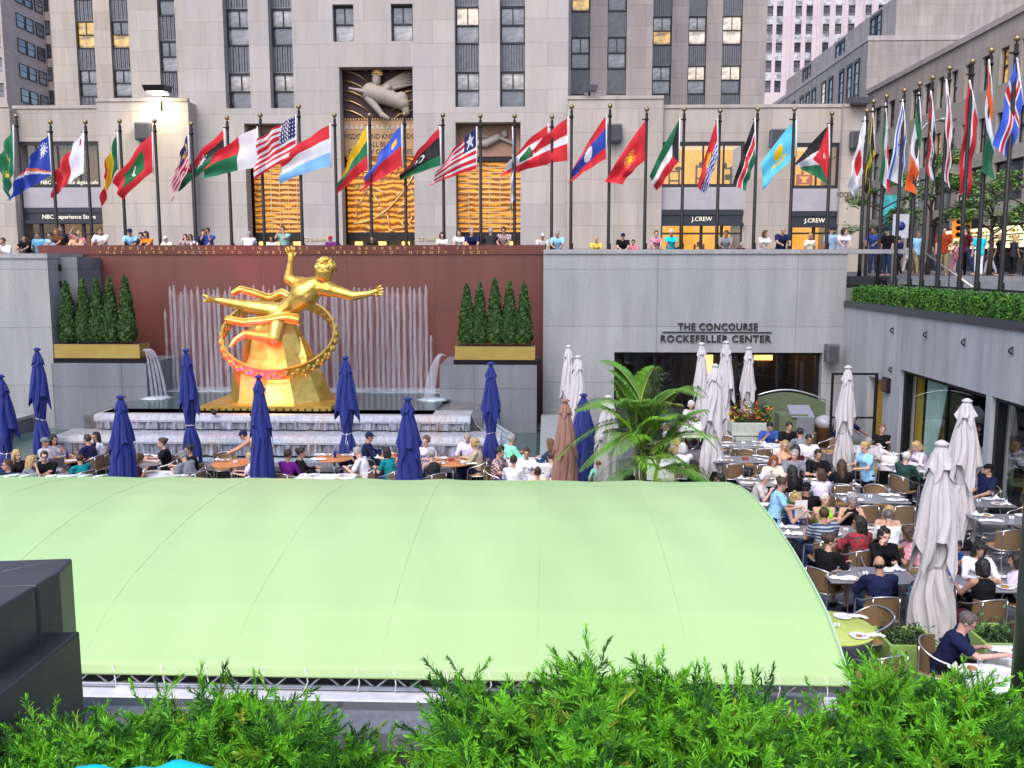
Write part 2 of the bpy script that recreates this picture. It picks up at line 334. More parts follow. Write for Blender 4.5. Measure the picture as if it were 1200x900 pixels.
# red granite fountain wall
t = thing('red_granite_wall', 'dark red granite wall behind the fountain with gold inscription', 'wall', (0, 32, 0))
xl, xr = P(45, 290, Y=32).x, P(628, 290, Y=32).x
g = MB(); g.box(xl, xr + .3, 0, .55, 0, 6.17 - .03); g.build('wall', M_red, t)
g = MB(); zf = P(300, 298, Y=32).z; g.box(xl, xr + .3, -.05, .58, zf, 6.17); g.build('inscription_band', masonry('red_granite_band', '75413b', '6c3a35', '4c2a28', 2.6, 5, .01, .4, speck=.2, vec='wall', off=0), t)
M_gl = pm('gold_letters', (.62, .42, .16), .35, .7, var=.1)
def spread(s, x0, x1, y, size):
    # one wide-spaced line of separate capitals
    p0, p1 = P(x0, y, Y=31.93), P(x1, y, Y=31.93)
    o = text('gold_inscription', s, size, M_gl, t, (p0.x, -.06, p0.z - size * .36), ext=.01, align='LEFT', spacing=1.0)
    w = max(v.co.x for v in o.data.vertices) - min(v.co.x for v in o.data.vertices)
    bpy.data.objects.remove(o)
    n = len(s); sp = 1 + (p1.x - p0.x - w) / (w) 
    return text('gold_inscription', s, size, M_gl, t, (p0.x, -.06, p0.z - size * .36), ext=.01, align='LEFT', spacing=sp)
spread('PROMETHEUS  TEACHER  IN  EVERY  ART  BROUGHT  THE  FIRE', 126, 577, 291.0, .14)
spread('THAT  HATH  PROVED  TO  MORTALS  A  MEANS  TO  MIGHTY  ENDS', 116, 596, 296.0, .14)
# left grey wall and ledge blocks with planters
t = thing('left_granite_wall', 'grey granite wall at the left of the red fountain wall', 'wall', (0, 29.6, 0))
xa = P(55, 300, Y=29.6).x
g = MB(); g.box(-40, xa, 0, 2.2, 0, 5.7); g.build('wall', M_gran, t)
g = MB(); g.box(-40, xa + .03, -.05, 2.3, 5.7, 5.86); g.build('coping', M_gran, t)
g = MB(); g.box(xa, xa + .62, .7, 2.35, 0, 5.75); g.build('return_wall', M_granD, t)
g = MB()
for px, py, lit in ((59.5, 313.5, 1), (68.5, 313.5, 1), (61, 333, 0), (69, 333, 2)):
    p = P(px, py, Y=30.27); g.box(p.x - .09, p.x + .09, .66, .697, p.z - .1, p.z + .1)
g.build('vent_cover', M_dark, t)
def ledge(label, x0, x1, ytop, rise):
    pa, pb = P(x0, ytop, Y=29.3), P(x1, ytop, Y=29.3)
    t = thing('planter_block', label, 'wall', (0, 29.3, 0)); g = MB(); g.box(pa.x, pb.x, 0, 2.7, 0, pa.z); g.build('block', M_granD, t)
    return t, pa, pb
tL, la, lb = ledge('low granite block carrying the left gold planter', 60, 171, 426, 0)
tR, ra, rb = ledge('low granite block carrying the right gold planter', 515, 629, 428, 0)
M_goldbox = pm('satin_brass_sheet', (.42, .30, .09), .42, .75, var=.1, scale=1.5)
def planter(label, x0, x1, yt, yb, zb):
    a, b = P(x0, yt, Y=29.5), P(x1, yt, Y=29.5)
    o = thing('planter', label, 'planter', ((a.x + b.x) / 2, 29.9, zb)); w = (b.x - a.x) / 2; h = a.z - zb
    g = MB(); g.box(-w, w, -.4, .4, .16, h); g.build('trough', M_goldbox, o)
    g = MB(); g.box(-w + .04, w - .04, -.36, .36, h - .02, h + .004); g.build('soil', pm('soil', (.03, .02, .012), .95, bump=.5), o)
    g = MB()
    for i in range(4): g.box(-w - .05, w + .25, -.42, .42, .01 + i * .037, .032 + i * .037)
    g.build('slatted_base', M_dark, o); return o, zb + h
pl1, zpl = planter('long gold planter under the left row of conical evergreens', 63, 163, 403.5, 418, la.z)
pl2, zpr = planter('long gold planter under the right row of conical evergreens', 533, 627, 406, 420, ra.z)
# leaves helper: many small faces
def leaves(g, pts, size, rnd, up=.3, asp=.5, mi=0, mats=1):
    for p, nrm in pts:
        s = size * rnd.uniform(.6, 1.3); d = (Vector(nrm) + Vector((rnd.gauss(0, .5), rnd.gauss(0, .5), rnd.gauss(up, .5)))).normalized()
        a = d.orthogonal().normalized(); a = Matrix.Rotation(rnd.uniform(0, 6.28), 3, d) @ a; b = d.cross(a)
        p = Vector(p); m = mi + rnd.randrange(mats)
        g.add([p - a * s * asp * .5, p + b * s * .45 + d * s * .15, p + a * s * asp * .5 + d * 0, p - b * s * .55], [(0, 3, 2, 1)], m)
def foliage(name, c, var=.35, scale=5):
    if name in MATS: return MATS[name]
    k = NB(name); b = k.b; v = k.coord(); n1 = k.noise(v, scale); g_ = k.new('ShaderNodeNewGeometry')
    c = srgb(c); lo = tuple(x * (1 - var) for x in c); hi = (min(1, c[0] * (1 + var * 1.3)), min(1, c[1] * (1 + var)), c[2])
    col = k.mix(k.ramp(n1, .35, .65), lo, hi); col = k.mix(k.new('ShaderNodeMath', operation='MULTIPLY', i_1=.5).outputs[0], col, hi)
    mth = [n for n in k.n if n.type == 'MATH'][0]; k.l(g_.outputs['Random Per Island'], mth.inputs[0])
    k.l(col, b.inputs['Base Color']); b.inputs['Roughness'].default_value = .55; b.inputs['Specular IOR Level'].default_value = .3
    b.inputs['Subsurface Weight'].default_value = 0
    MATS[name] = k.m; return k.m
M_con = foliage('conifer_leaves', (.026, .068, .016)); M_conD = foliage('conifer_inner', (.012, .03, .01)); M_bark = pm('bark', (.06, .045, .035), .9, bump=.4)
def conifer_mesh(seed, H, r):
    rnd = random.Random(seed); g = MB(); pr = lambda h: r * (1 - h) ** .58 * min(1, .75 + h * 2.2) * (1 if h > .05 else .9)
    g.lathe([(max(.01, pr(h) * .8), .05 + h * H) for h in np.linspace(0, 1, 14)], 12, mi=1)
    pts = []
    for k in range(5200):
        h = 1 - math.sqrt(rnd.random()) * .99; a = rnd.uniform(0, 6.283); q = pr(h) * rnd.uniform(.8, 1.08) * (1 + .1 * math.sin(a * 5 + h * 23)); pts.append(((q * math.cos(a), q * math.sin(a), .04 + h * H), (math.cos(a), math.sin(a), .6)))
    leaves(g, pts, .085, rnd, .6); return g.mesh('foliage', [M_con, M_conD])
cms = [conifer_mesh(1, 1, .2), conifer_mesh(2, 1, .19)]
gt = MB(); gt.cyl((0, 0, -.02), (0, 0, .12), .03, .025, 8); tm = gt.mesh('trunk', [M_bark])
ords = ['first', 'second', 'middle', 'fourth', 'last']
for side, xs, tops, zb in (('left', (77, 96, 112, 127.5, 146), (332, 328, 328, 326, 325), zpl), ('right', (547, 562, 580, 597, 614), (335, 333, 328, 331, 334), zpr)):
    for i, (x, y) in enumerate(zip(xs, tops)):
        p = P(x, y, Y=29.9); H = p.z - zb
        o = thing('conical_evergreen', f'{ords[i]} conical evergreen from the left in the {side} gold planter', 'shrub', (p.x, 29.9, zb), random.random() * 6, 'conical evergreens in the gold planters')
        inst('foliage', cms[i % 2], o, (0, 0, 0), scale=(1.42, 1.42, H)); inst('trunk', tm, o, (0, 0, 0))
# ---- 30-storey office tower facade ----
YF, YM, YB = 54.0, 61.0, 71.0
tw = thing('office_tower', 'pale limestone office tower with vertical window bays and gilded entrance', 'building', (0, YF, 0))
M_span = pm('fluted_spandrel', (.13, .135, .16), .45, .3, var=.2, scale=3)
M_frame = pm('window_frame_metal', (.03, .03, .035), .45, .5)
def winglass(name, c, es=0, emit=(1, .7, .25), rough=.08, m=0):
    if name in MATS: return MATS[name]
    k = NB(name); b = k.b; v = k.coord((.55, .55, .9)); n = k.noise(v, 1.4, 3)
    c = srgb(c); k.l(k.mix(k.ramp(n, .4, .62), tuple(x * .45 for x in c), tuple(min(1, x * 1.5) for x in c)), b.inputs['Base Color'])
    b.inputs['Roughness'].default_value = rough; b.inputs['Specular IOR Level'].default_value = .9; b.inputs['Metallic'].default_value = m
    if es:
        e = k.mix(k.ramp(k.noise(k.coord((.8, .8, 1.6)), 1.1, 2), .38, .6), tuple(x * .12 for x in emit), emit); k.l(e, b.inputs['Emission Color']); b.inputs['Emission Strength'].default_value = es
    MATS[name] = k.m; return k.m
G1 = winglass('office_glass_dark', (.085, .09, .115)); G2 = winglass('office_glass_grey', (.19, .19, .22)); G3 = winglass('office_glass_pale', (.33, .32, .33))
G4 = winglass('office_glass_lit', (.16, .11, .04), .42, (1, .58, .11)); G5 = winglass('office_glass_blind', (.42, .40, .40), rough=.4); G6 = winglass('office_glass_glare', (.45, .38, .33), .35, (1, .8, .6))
wcache = {}
def window(par, x, Y, z0, w, h, gm, gm2=None, sill=True):
    key = (round(w, 2), round(h, 2))
    if key not in wcache:
        g = MB(); t_ = .09; g.box(-w/2, -w/2 + t_, -.12, .04, 0, h); g.box(w/2 - t_, w/2, -.12, .04, 0, h); g.box(-w/2 + t_, w/2 - t_, -.12, .04, h - t_, h); g.box(-w/2 + t_, w/2 - t_, -.14, .04, 0, t_); g.box(-w/2 + t_, w/2 - t_, -.13, .03, h * .5 - .04, h * .5 + .04)
        g.box(-.03, .03, -.09, .02, h * .54, h - t_)
        fm = g.mesh('window', [M_frame]); ps = []
        for a, b in ((h * .5 + .04, h - t_), (t_, h * .5 - .04)):
            g = MB(); g.quad((-w/2 + t_, -.02, a), (w/2 - t_, -.02, a), (w/2 - t_, -.02, b), (-w/2 + t_, -.02, b)); ps.append(g.mesh('pane', [G1]))
        wcache[key] = (fm, ps)
    fm, ps = wcache[key]
    o = inst('window', fm, par, (x, Y, z0)); inst('pane', ps[0], o, mat=gm); inst('pane', ps[1], o, mat=gm2 or gm); return o
def zat(py, Y, px=600): return P(px, py, Y=Y).z
def xat(px, Y, py=200): return P(px, py, Y=Y).x
rw = random.Random(3)
spc = {}
def spandrel(par, x, Y, z0, w, h):
    key = (round(w, 2), round(h, 2))
    if key not in spc:
        g = MB(); n = 9
        for i in range(n): a = -w/2 + w * i / n; g.box(a + .02, a + w / n - .03, -.1 - .04 * (i % 2), .03, .04, h - .04)
        g.box(-w/2, w/2, -.02, .05, 0, h); g.box(-w/2, w/2, -.16, -.0, -.0, .06); spc[key] = g.mesh('spandrel_panel', [M_span])
    inst('spandrel_panel', spc[key], par, (x, Y, z0))
def volume(par, px0, px1, Y, ztop, bays, wt, wh_px, sp_px, zmin, mat, extra_holes=(), zb=STREET - .4, depth=.5, side=16, picks=None):
    """wt: y pixel of a window top; wh_px/sp_px: window and spandrel heights in px"""
    dy = Y - YF; x0, x1 = xat(px0, Y), xat(px1, Y)
    zt_ = zat(wt, Y); wh = zat(wt, Y) - zat(wt + wh_px, Y); per = zat(wt, Y) - zat(wt + wh_px + sp_px, Y)
    holes = list(extra_holes)
    ztopb = zt_ + per * 3 + .2
    for a, b in bays: holes.append((xat(a, Y), xat(b, Y), zmin, min(ztop - 1.5, ztopb)))
    g = MB(); holes_wall(g, x0, x1, zb, ztop, dy, holes, depth)
    g.quad((x0, dy, zb), (x0, dy, ztop), (x0, dy + side, ztop), (x0, dy + side, zb)); g.quad((x1, dy, zb), (x1, dy + side, zb), (x1, dy + side, ztop), (x1, dy, ztop))
    g.quad((x0, dy, ztop), (x1, dy, ztop), (x1, dy + side, ztop), (x0, dy + side, ztop)); g.build('wall', mat, par)
    for bi, (a, b) in enumerate(bays):
        xa_, xb_ = xat(a, Y), xat(b, Y); w = xb_ - xa_; xm = (xa_ + xb_) / 2
        k = -6; 
        for k in range(-6, 4):
            z1 = zt_ + per * k; z0 = z1 - wh
            if z1 < zmin + .2: continue
            if z1 > ztopb + .1: break
            gm = rw.choice([G1, G1, G2, G2, G3]); gm2 = rw.choice([G1, G2, gm])
            if picks: gm, gm2 = picks.get((bi, k), (gm, gm2))
            if z0 >= zmin - .3: window(par, xm, dy + depth - .15, max(z0, zmin), w, z1 - max(z0, zmin), gm, gm2)
            else: spandrel(par, xm, dy + depth - .15, zmin, w, z1 - zmin)
            sh = per - wh; zs = z0 - sh
            if z0 > zmin + .3: spandrel(par, xm, dy + depth - .15, max(zs, zmin), w, z0 - max(zs, zmin))
        top = min(ztop - 1.5, ztopb)
        g = MB(); g.box(xa_, xb_, dy + depth - .1, dy + depth + .2, zmin, top); g.build('bay_backing', M_span, par)
ZT = 40
p_holes = [(xat(288, YF), xat(350, YF), STREET, zat(143, YF)), (xat(534, YF), xat(610, YF), STREET, zat(143, YF)), (xat(400, YF), xat(485, YF), STREET, zat(77, YF))]
# single windows over the centre portal join the hole list
sing = []
wh = zat(3, YF) - zat(47, YF); per = zat(5, YF) - zat(81, YF)
for k in range(0, 3):
    for a, b in ((394, 418), (461, 486)): sing.append((xat(a, YF), xat(b, YF), zat(47, YF) + per * k, zat(47, YF) + per * k + wh))
volume(tw, 222, 665, YF, ZT, [(268, 297), (320, 347), (534, 562), (586, 615)], 81, 44, 32, zat(125, YF), M_lime, p_holes + sing, depth=.9,
       picks={(0, 0): (G5, G1), (1, 0): (G5, G1), (2, 0): (G3, G2), (3, 0): (G5, G1), (0, 1): (G2, G2), (2, 1): (G6, G2), (3, 1): (G2, G2)})
for (a, b, c, d) in sing: window(tw, (a + b) / 2, .5, c, b - a, d - c, G2 if a < 0 else G3, G3)
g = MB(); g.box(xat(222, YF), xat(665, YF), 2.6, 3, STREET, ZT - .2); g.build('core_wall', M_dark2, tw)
volume(tw, 160, 224, YM, ZT, [(193, 213)], 43, 38, 29, zat(112, YM), M_lime, picks={(0, 0): (G1, G2)})
volume(tw, 664, 762, YM, ZT, [(668, 690), (710, 732)], 43, 38, 29, zat(112, YM), M_lime2, picks={(0, 1): (G4, G4), (0, 0): (G2, G1)})
volume(tw, 70, 164, YB, ZT, [(98, 119), (138, 159)], 19, 33, 25, zat(124, YB), M_limeW, picks={(0, 0): (G4, G4), (1, 0): (G1, G4), (0, -1): (G2, G1)})
volume(tw, 758, 893, YB, ZT, [(762, 784), (803, 824), (842, 865)], 20, 34, 24, zat(124, YB), M_lime2, picks={(0, 0): (G3, G4), (1, 0): (G3, G6), (2, 0): (G6, G6), (1, -1): (G6, G2), (2, -1): (G6, G1), (0, -1): (G3, G2)})
# portals
M_amber = None
def amber():
    k = NB('gilded_glass_wall'); b = k.b; v = k.coord((1, 1, 1))
    w = k.n.new('ShaderNodeTexWave'); w.bands_direction = 'Z'; w.inputs['Scale'].default_value = .95; w.inputs['Distortion'].default_value = 5.5; w.inputs['Detail'].default_value = 3; w.inputs['Detail Scale'].default_value = 1.2; k.l(v, w.inputs[0])
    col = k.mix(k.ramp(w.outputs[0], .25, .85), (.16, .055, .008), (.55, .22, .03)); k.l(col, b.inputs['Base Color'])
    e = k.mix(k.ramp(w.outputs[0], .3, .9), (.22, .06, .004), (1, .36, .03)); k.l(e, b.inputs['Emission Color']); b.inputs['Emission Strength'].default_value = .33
    b.inputs['Roughness'].default_value = .18; b.inputs['Metallic'].default_value = .3; k.bump(w.outputs[0], .15, .04); return k.m
M_amber = amber()
M_goldd = pm('gold_bronze', (.62, .42, .20), .4, .6); M_relief = pm('carved_limestone_relief', '9a8f86', .7, var=.08)
M_maroon = pm('maroon_panel', (.045, .012, .018), .6); M_terr = pm('ochre_carved_panel', (.36, .20, .10), .6, var=.2, scale=2)
for i, (a, b, top, mid) in enumerate(((288, 350, 143, 181), (534, 610, 143, 181), (400, 485, 77, 180))):
    x0, x1 = xat(a, YF), xat(b, YF); zt_, zm, zd = zat(top, YF), zat(mid, YF), zat(271, YF)
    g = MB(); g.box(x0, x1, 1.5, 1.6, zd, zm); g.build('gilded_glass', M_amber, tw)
    g = MB(); nb = 16 if i < 2 else 0
    if i < 2:
        for q in range(1, 15): z = zd + (zm - zd) * q / 15; g.box(x0, x1, 1.42, 1.497, z - .035, z + .035)
        for q in range(1, 6): x = x0 + (x1 - x0) * q / 6; g.box(x - .02, x + .02, 1.40, 1.418, zd, zm)
    else:
        rr = random.Random(5)
        for q in range(46):
            x = rr.uniform(x0 + .2, x1 - .3); z = rr.uniform(zd + .2, zm - .2); L = rr.uniform(.4, 1.3); an = rr.uniform(-1.4, 1.4)
            pts = [(x, 1.44, z), (x + L * .5 * math.cos(an) + rr.uniform(-.15, .15), 1.40, z + L * .5 * math.sin(an)), (x + L * math.cos(an), 1.45, z + L * math.sin(an))]
            pts = [(min(max(p[0], x0 + .05), x1 - .05), p[1], min(max(p[2], zd), zm)) for p in pts]; g.tube(pts, [.01, .06, .015], 5)
        g.tube([(x0 + .3, 1.38, zd + .6)] + [(x0 + (x1 - x0) * q, 1.36, zd + .5 + 3.2 * q ** 2.4) for q in np.linspace(.1, .98, 10)], .07, 6)
    g.build('bronze_tracery', M_goldd, tw)
    g = MB(); g.box(x0, x1, 1.3, 1.5, STREET, zd)
    g.build('door_wall', M_dark2, tw); g = MB()
    for q in range(5): x = x0 + (x1 - x0) * (q + .5) / 5; g.box(x - .3, x + .3, 1.2, 1.297, STREET, zd - .5)
    g.build('door_leaf', pm('bronze_door', (.05, .035, .02), .35, .6), tw)
    g = MB(); 
    for q in range(3): x = x0 + (x1 - x0) * (q + .5) / 3; g.box(x - .22, x + .22, 1.1, 1.19, STREET + 1.5, STREET + 1.75)
    g.build('door_lamp', pm('door_lamp_glow', (.9, .6, .1), .5, emit=(1, .6, .1), es=1.5), tw)
    if i < 2:   # generic carved relief over the side doors
        g = MB(); g.box(x0, x1, .95, 1.35, zm - .0, zt_); g.build('relief_panel', pm('relief_ground', (.30, .17, .12), .7), tw)
        g = MB(); c = (x0 + x1) / 2; zc = (zm + zt_) / 2 + .1; sg = -1 if i == 0 else 1
        g.cap((c - sg * 1.2, .9, zc - .2), (c - sg * .2, .85, zc - .3), .16, .25); g.cap((c - sg * .2, .85, zc - .3), (c + sg * .5, .8, zc + .05), .25, .22); g.ell((c + sg * .9, .8, zc + .25), (.2, .18, .24)); g.cap((c + sg * .5, .8, zc + .1), (c + sg * 1.4, .8, zc - .3), .12, .07)
        for q in range(5): g.cap((c - sg * .1, .92, zc + .1), (c - sg * (1.4 - q * .1), .92, zc + .15 + q * .13), .06, .05)
        g.build('stone_relief', M_relief, tw)
        g = MB(); g.box(x0, x1, 1.0, 1.6, zm - .25, zm); g.build('lintel', M_dark, tw)
    else:
        z2 = zat(137, YF)
        g = MB(); g.box(x0, x1, 1.1, 1.5, z2, zt_); g.build('relief_panel', M_maroon, tw)
        g = MB()
        for q in range(6):
            zz = z2 + .25 + q * .55
            for s in (-1, 1):
                xs_ = x0 if s < 0 else x1
                g.tube([(xs_ + (0) * s, 1.06, zz + .35), (xs_ - s * .5, 1.0, zz + .28), (xs_ - s * 1.0, .98, zz + .05), (xs_ - s * 1.45, 1.0, zz - .28)], [.04, .05, .05, .02], 6)
        for q in range(26): x = x0 + (x1 - x0) * (q + .5) / 26; g.ell((x, 1.0, z2 + .06), (.07, .07, .07), 8)
        g.build('gold_banding', M_goldd, tw)
        # plain winged stone relief (generic)
        g = MB(); A = lambda px, py, d=.75: (xat(px, YF, py), d, zat(py, YF))
        g.cap(A(432, 104), A(452, 110), .55, .5); g.cap(A(452, 110), A(470, 118), .5, .38); g.cap(A(468, 112), A(474, 128), .4, .2)
        g.ell(A(439, 90, .6), (.26, .26, .42)); g.ell(A(438, 98, .6), (.17, .2, .3))
        g.cap(A(452, 100, .6), A(443, 113, .5), .26, .18); g.cap(A(443, 113, .5), A(424, 104, .45), .18, .12); g.cap(A(424, 104, .45), A(407, 100, .5), .14, .05)
        g.cap(A(430, 112, .6), A(446, 132, .5), .26, .15); g.cap(A(446, 132, .5), A(453, 136, .5), .17, .1)
        me = g
        for q in range(5): g.tube([A(444, 98 + q * 1.6, .8), A(462, 88 + q * 2.6, .75), A(484, 80 + q * 3.6, .8)], [.13, .14, .05], 6)
        g.build('stone_relief', M_relief, tw)
        g = MB()
        for q in range(9): an = math.pi * q / 8; c = A(440, 84, .55); g.cap(c, (c[0] + .32 * math.cos(an), .5, c[2] + .32 * math.sin(an)), .05, .03, 6)
        g.build('gold_crest', M_gold, tw)
        g = MB(); g.box(x0, x1, 1.0, 1.45, zm, z2); g.build('text_panel', pm('text_panel_ochre', (.40, .23, .11), .6), tw)
        zz = [zat(159, YF), zat(168.5, YF), zat(177.5, YF)]
        for s_, z in zip(('WISDOM AND KNOWLEDGE', 'SHALL BE THE', 'STABILITY OF THY TIMES'), zz): text('relief_text', s_, .42, pm('dark_text', (.03, .02, .015), .6), tw, ((x0 + x1) / 2, .985, z), ext=.01, sx=(x1 - x0 - .25) / (4.9 if len(s_) > 15 else 5.0))
        g = MB()
        for q in range(14): x = x0 + (x1 - x0) * (q + .5) / 14; zc = zat(144, YF); g.add([(x - .14, .98, zc - .15), (x + .14, .98, zc - .15), (x, .98, zc + .15)], [(0, 1, 2)])
        g.build('zigzag_border', pm('pale_zigzag', (.45, .38, .33), .6), tw)
text('wall_text', 'GE BUILDING', .28, pm('pale_gold_text', (.62, .48, .28), .4, .4), tw, (xat(370, YF), -.03, zat(280, YF) - .1))
text('wall_text', 'GE BUILDING', .28, MATS['pale_gold_text'], tw, (xat(506, YF), -.03, zat(280, YF) - .1))
# low wings with shops
YW = 52.8
def shopwing(par, px0, px1, Y, ytop, opens, mat):
    dy = Y - YF; x0, x1 = xat(px0, Y), xat(px1, Y); zt_ = zat(ytop, Y)
    hs = []
    for a, b, w0, w1, s0 in opens: hs += [(xat(a, Y), xat(b, Y), zat(w1, Y), zat(w0, Y)), (xat(a, Y), xat(b, Y), STREET, zat(s0, Y))]
    g = MB(); holes_wall(g, x0, x1, STREET - .3, zt_, dy, hs, .5); e = 11
    g.quad((x0, dy, STREET), (x0, dy, zt_), (x0, dy + e, zt_), (x0, dy + e, STREET)); g.quad((x1, dy, STREET), (x1, dy + e, STREET), (x1, dy + e, zt_), (x1, dy, zt_)); g.quad((x0, dy, zt_), (x1, dy, zt_), (x1, dy + e, zt_), (x0, dy + e, zt_))
    g.build('wing_wall', mat, par); g = MB(); g.box(x0, x1, dy - .06, dy + .3, zt_, zt_ + .18); g.build('parapet_cap', mat, par)
    return dy
SHOPL = shopwing(tw, 15, 117.5, YW + .4, 124, [(18, 118, 163, 218, 242)], M_limeW)
shopwing(tw, 117, 223.5, YW, 116, [], M_limeW); shopwing(tw, -40, 15.5, YW - .3, 122, [], M_limeW)
shopwing(tw, 664.5, 776, YW, 117, [], M_limeW); shopwing(tw, 775.5, 986, YW + .4, 128, [(776, 872, 167, 220, 246), (930, 984, 169, 222, 248)], M_limeW); shopwing(tw, 985.5, 1012, YW, 128, [], M_limeW)
M_band = pm('storefront_band', (.03, .033, .05), .35, .3); M_white = pm('white_marble_panel', '9d9aa2', .4, var=.12, scale=1)
M_intr = pm('warm_shop_wall', (.6, .34, .08), .7, var=.5, scale=1.4, emit=(.9, .42, .05), es=.42); M_ceil = pm('shop_ceiling', (.5, .42, .33), .8, emit=(1, .75, .45), es=.35); M_shopd = pm('shop_goods_dark', (.03, .015, .012), .6); M_shopr = pm('shop_goods_red', (.35, .07, .03), .6, emit=(.5, .08, .02), es=.2)
M_intd = pm('dim_shop_wall', (.10, .05, .025), .7, var=.6, scale=1.2, emit=(.35, .12, .02), es=.12)
def shop(a, b, w0, w1, s0, Y, dim, sign, cols):
    dy = Y - YF; x0, x1 = xat(a, Y), xat(b, Y); zu1, zu0, zs = zat(w0, Y), zat(w1, Y), zat(s0, Y)
    o = bpy.data.objects.new('storefront', None); C.objects.link(o); o.parent = tw; o.location = (0, dy, 0)
    wm = M_intd if dim else M_intr
    for z0, z1 in ((zu0, zu1), (STREET, zs - .75)):
        g = MB(); g.box(x0, x1, 3.4, 3.5, z0, z1); g.build('lit_back_wall', wm, o)
        g = MB(); g.box(x0, x1, .5, 3.4, z1 - .06, z1 + .02); g.build('shop_ceiling', M_dark2 if dim else M_ceil, o)
        g = MB(); g.box(x0, x1, .5, 3.4, z0 - .05, z0 + .02); g.build('shop_floor', M_intd, o)
        rr = random.Random(int(x0 * 10)); g = MB(); n = int((x1 - x0) / 1.3)
        for q in range(n):
            x = x0 + (q + .3 + rr.random() * .3) * (x1 - x0) / n; h = (z1 - z0) * rr.uniform(.25, .6); w = rr.uniform(.3, .5)
            for sh in range(3): g.box(x, x + w * 1.6, 2.0, 2.6, z0 + h * sh / 2.2, z0 + h * sh / 2.2 + .05)
            g.box(x, x + .04, 2.0, 2.5, z0, z0 + h); g.box(x + w * 1.6 - .04, x + w * 1.6, 2.0, 2.5, z0, z0 + h)
            for sh in range(5): g.ell((x + rr.random() * w * 1.6, 2.2, z0 + h * rr.randrange(3) / 2.2 + .18), (rr.uniform(.08, .2), .12, rr.uniform(.1, .2)), 8)
        g.build('display_shelves', M_shopd if rr.random() < .7 else M_shopr, o)
    g = MB()
    for z0, z1 in ((zu0, zu1),):
        g.box(x0, x1, .05, .2, z1 - .22, z1); g.box(x0, x1, .05, .2, z0, z0 + .18); g.box(x1 - .18, x1, .05, .2, z0 + .18, z1 - .22); g.box(x0, x0 + .1, .05, .2, z0 + .18, z1 - .22)
        for q in range(1, cols): x = x0 + (x1 - x0) * q / cols; g.box(x - .05, x + .05, .08, .16, z0 + .18, z1 - .22)
    g.build('upper_window_frame', M_frame, o)
    g = MB(); g.quad((x0, .12, zu0), (x1, .12, zu0), (x1, .12, zu1), (x0, .12, zu1)); g.build('upper_window_pane', M_glass, o)
    g = MB(); g.box(x0 - .02, x1 + .02, -.1, .1, zs - .3, zs - .02); g.box(x0 - .02, x1 + .02, -.25, .1, zs - .92, zs - .74); g.box(x0, x1, -.02, .1, zs - .74, zs - .3); g.build('sign_band', M_band, o)
    g = MB()
    for q in range(cols + 1): x = x0 + (x1 - x0) * q / cols; g.box(max(x0, x - .08), min(x1, x + .08), .06, .22, STREET, zs - .92)
    g.box(x0 + .08, x1 - .08, .08, .2, STREET + 2.1, STREET + 2.2); g.build('door_frames', M_frame, o)
    g = MB(); g.quad((x0, .14, STREET), (x1, .14, STREET), (x1, .14, zs - .9), (x0, .14, zs - .9)); g.build('shop_glass', M_glass, o)
    text('sign_text', sign, .34, pm('shop_sign_text', (.75, .7, .58), .5, emit=(1, .9, .7), es=.25), o, ((x0 + x1) / 2 + (0.5 if dim else 0), -.04, zs - .64), ext=.01)
    g = MB(); g.box(x0, x1, -.004, .05, zs, zu0); 
    g.build('marble_panel', M_white, o); return o
shop(18, 118, 163, 218, 242, YW + .4, True, 'NBC Experience Store', 4)
so_ = shop(776, 872, 167, 220, 246, YW + .4, False, 'J.CREW', 4); shop(930, 984, 169, 222, 248, YW + .4, False, 'J.CREW', 2)
text('window_text', 'NBC experience digital cafe', .3, MATS['shop_sign_text'], tw, (xat(80, YW + .4), YW + .4 - YF + .05, zat(214, YW + .4)), ext=.005)
text('wall_text', 'ROCKEFELLER', .42, pm('dark_bronze_text', (.12, .1, .09), .5, .5), tw, (xat(999, YW), YW - YF - .03, zat(232, YW)), ext=.02, sx=.62); text('wall_text', 'PLAZA', .42, MATS['dark_bronze_text'], tw, (xat(1001, YW), YW - YF - .03, zat(238, YW)), ext=.02, sx=.7)
# wall-mounted floodlights and boxes on the wings
def flood(px, py, Y, lit, label, w=.62):
    p = P(px, py, Y=Y); o = thing('floodlight', label, 'floodlight', p)
    g = MB(); g.add([(-w, -.8, .12), (w, -.8, .12), (w, .5, .25), (-w, .5, .25), (-w * .85, -.7, -.2), (w * .85, -.7, -.2), (w * .85, .4, -.1), (-w * .85, .4, -.1)], [(0, 1, 2, 3), (7, 6, 5, 4), (0, 4, 5, 1), (1, 5, 6, 2), (2, 6, 7, 3), (3, 7, 4, 0)]); g.build('housing', M_dark if lit else pm('floodlight_grey', (.10, .10, .13), .5), o)
    g = MB(); g.cyl((0, .3, -1.1), (0, .3, -.1), .06); g.build('post', M_dark, o)
    g = MB(); g.box(-w * .7, w * .7, -.6, .3, -.24, -.205); g.build('lens', pm('lamp_lens_lit', (1, 1, .9), .4, emit=(1, .95, .75), es=14) if lit else M_glassD, o)
    if lit:
        L = bpy.data.lights.new('floodlight_lamp', 'SPOT'); L.energy = 260; L.color = (1, .83, .5); L.spot_size = R(150); L.spot_blend = .8; L.shadow_soft_size = .3
        lo = bpy.data.objects.new('lamp', L); C.objects.link(lo); lo.parent = o; lo.location = (0, -.9, -.35); lo.rotation_euler = (R(28), 0, 0)
flood(186, 105, YW - .3, True, 'lit black floodlight over the wing wall throwing warm light on the stone'); flood(691, 105, YW + .3, False, 'small unlit grey floodlight on the wing roof above the flags', .42); flood(1006, 119, YW, False, 'wide unlit grey floodlight at the right end of the wing roof', .6)
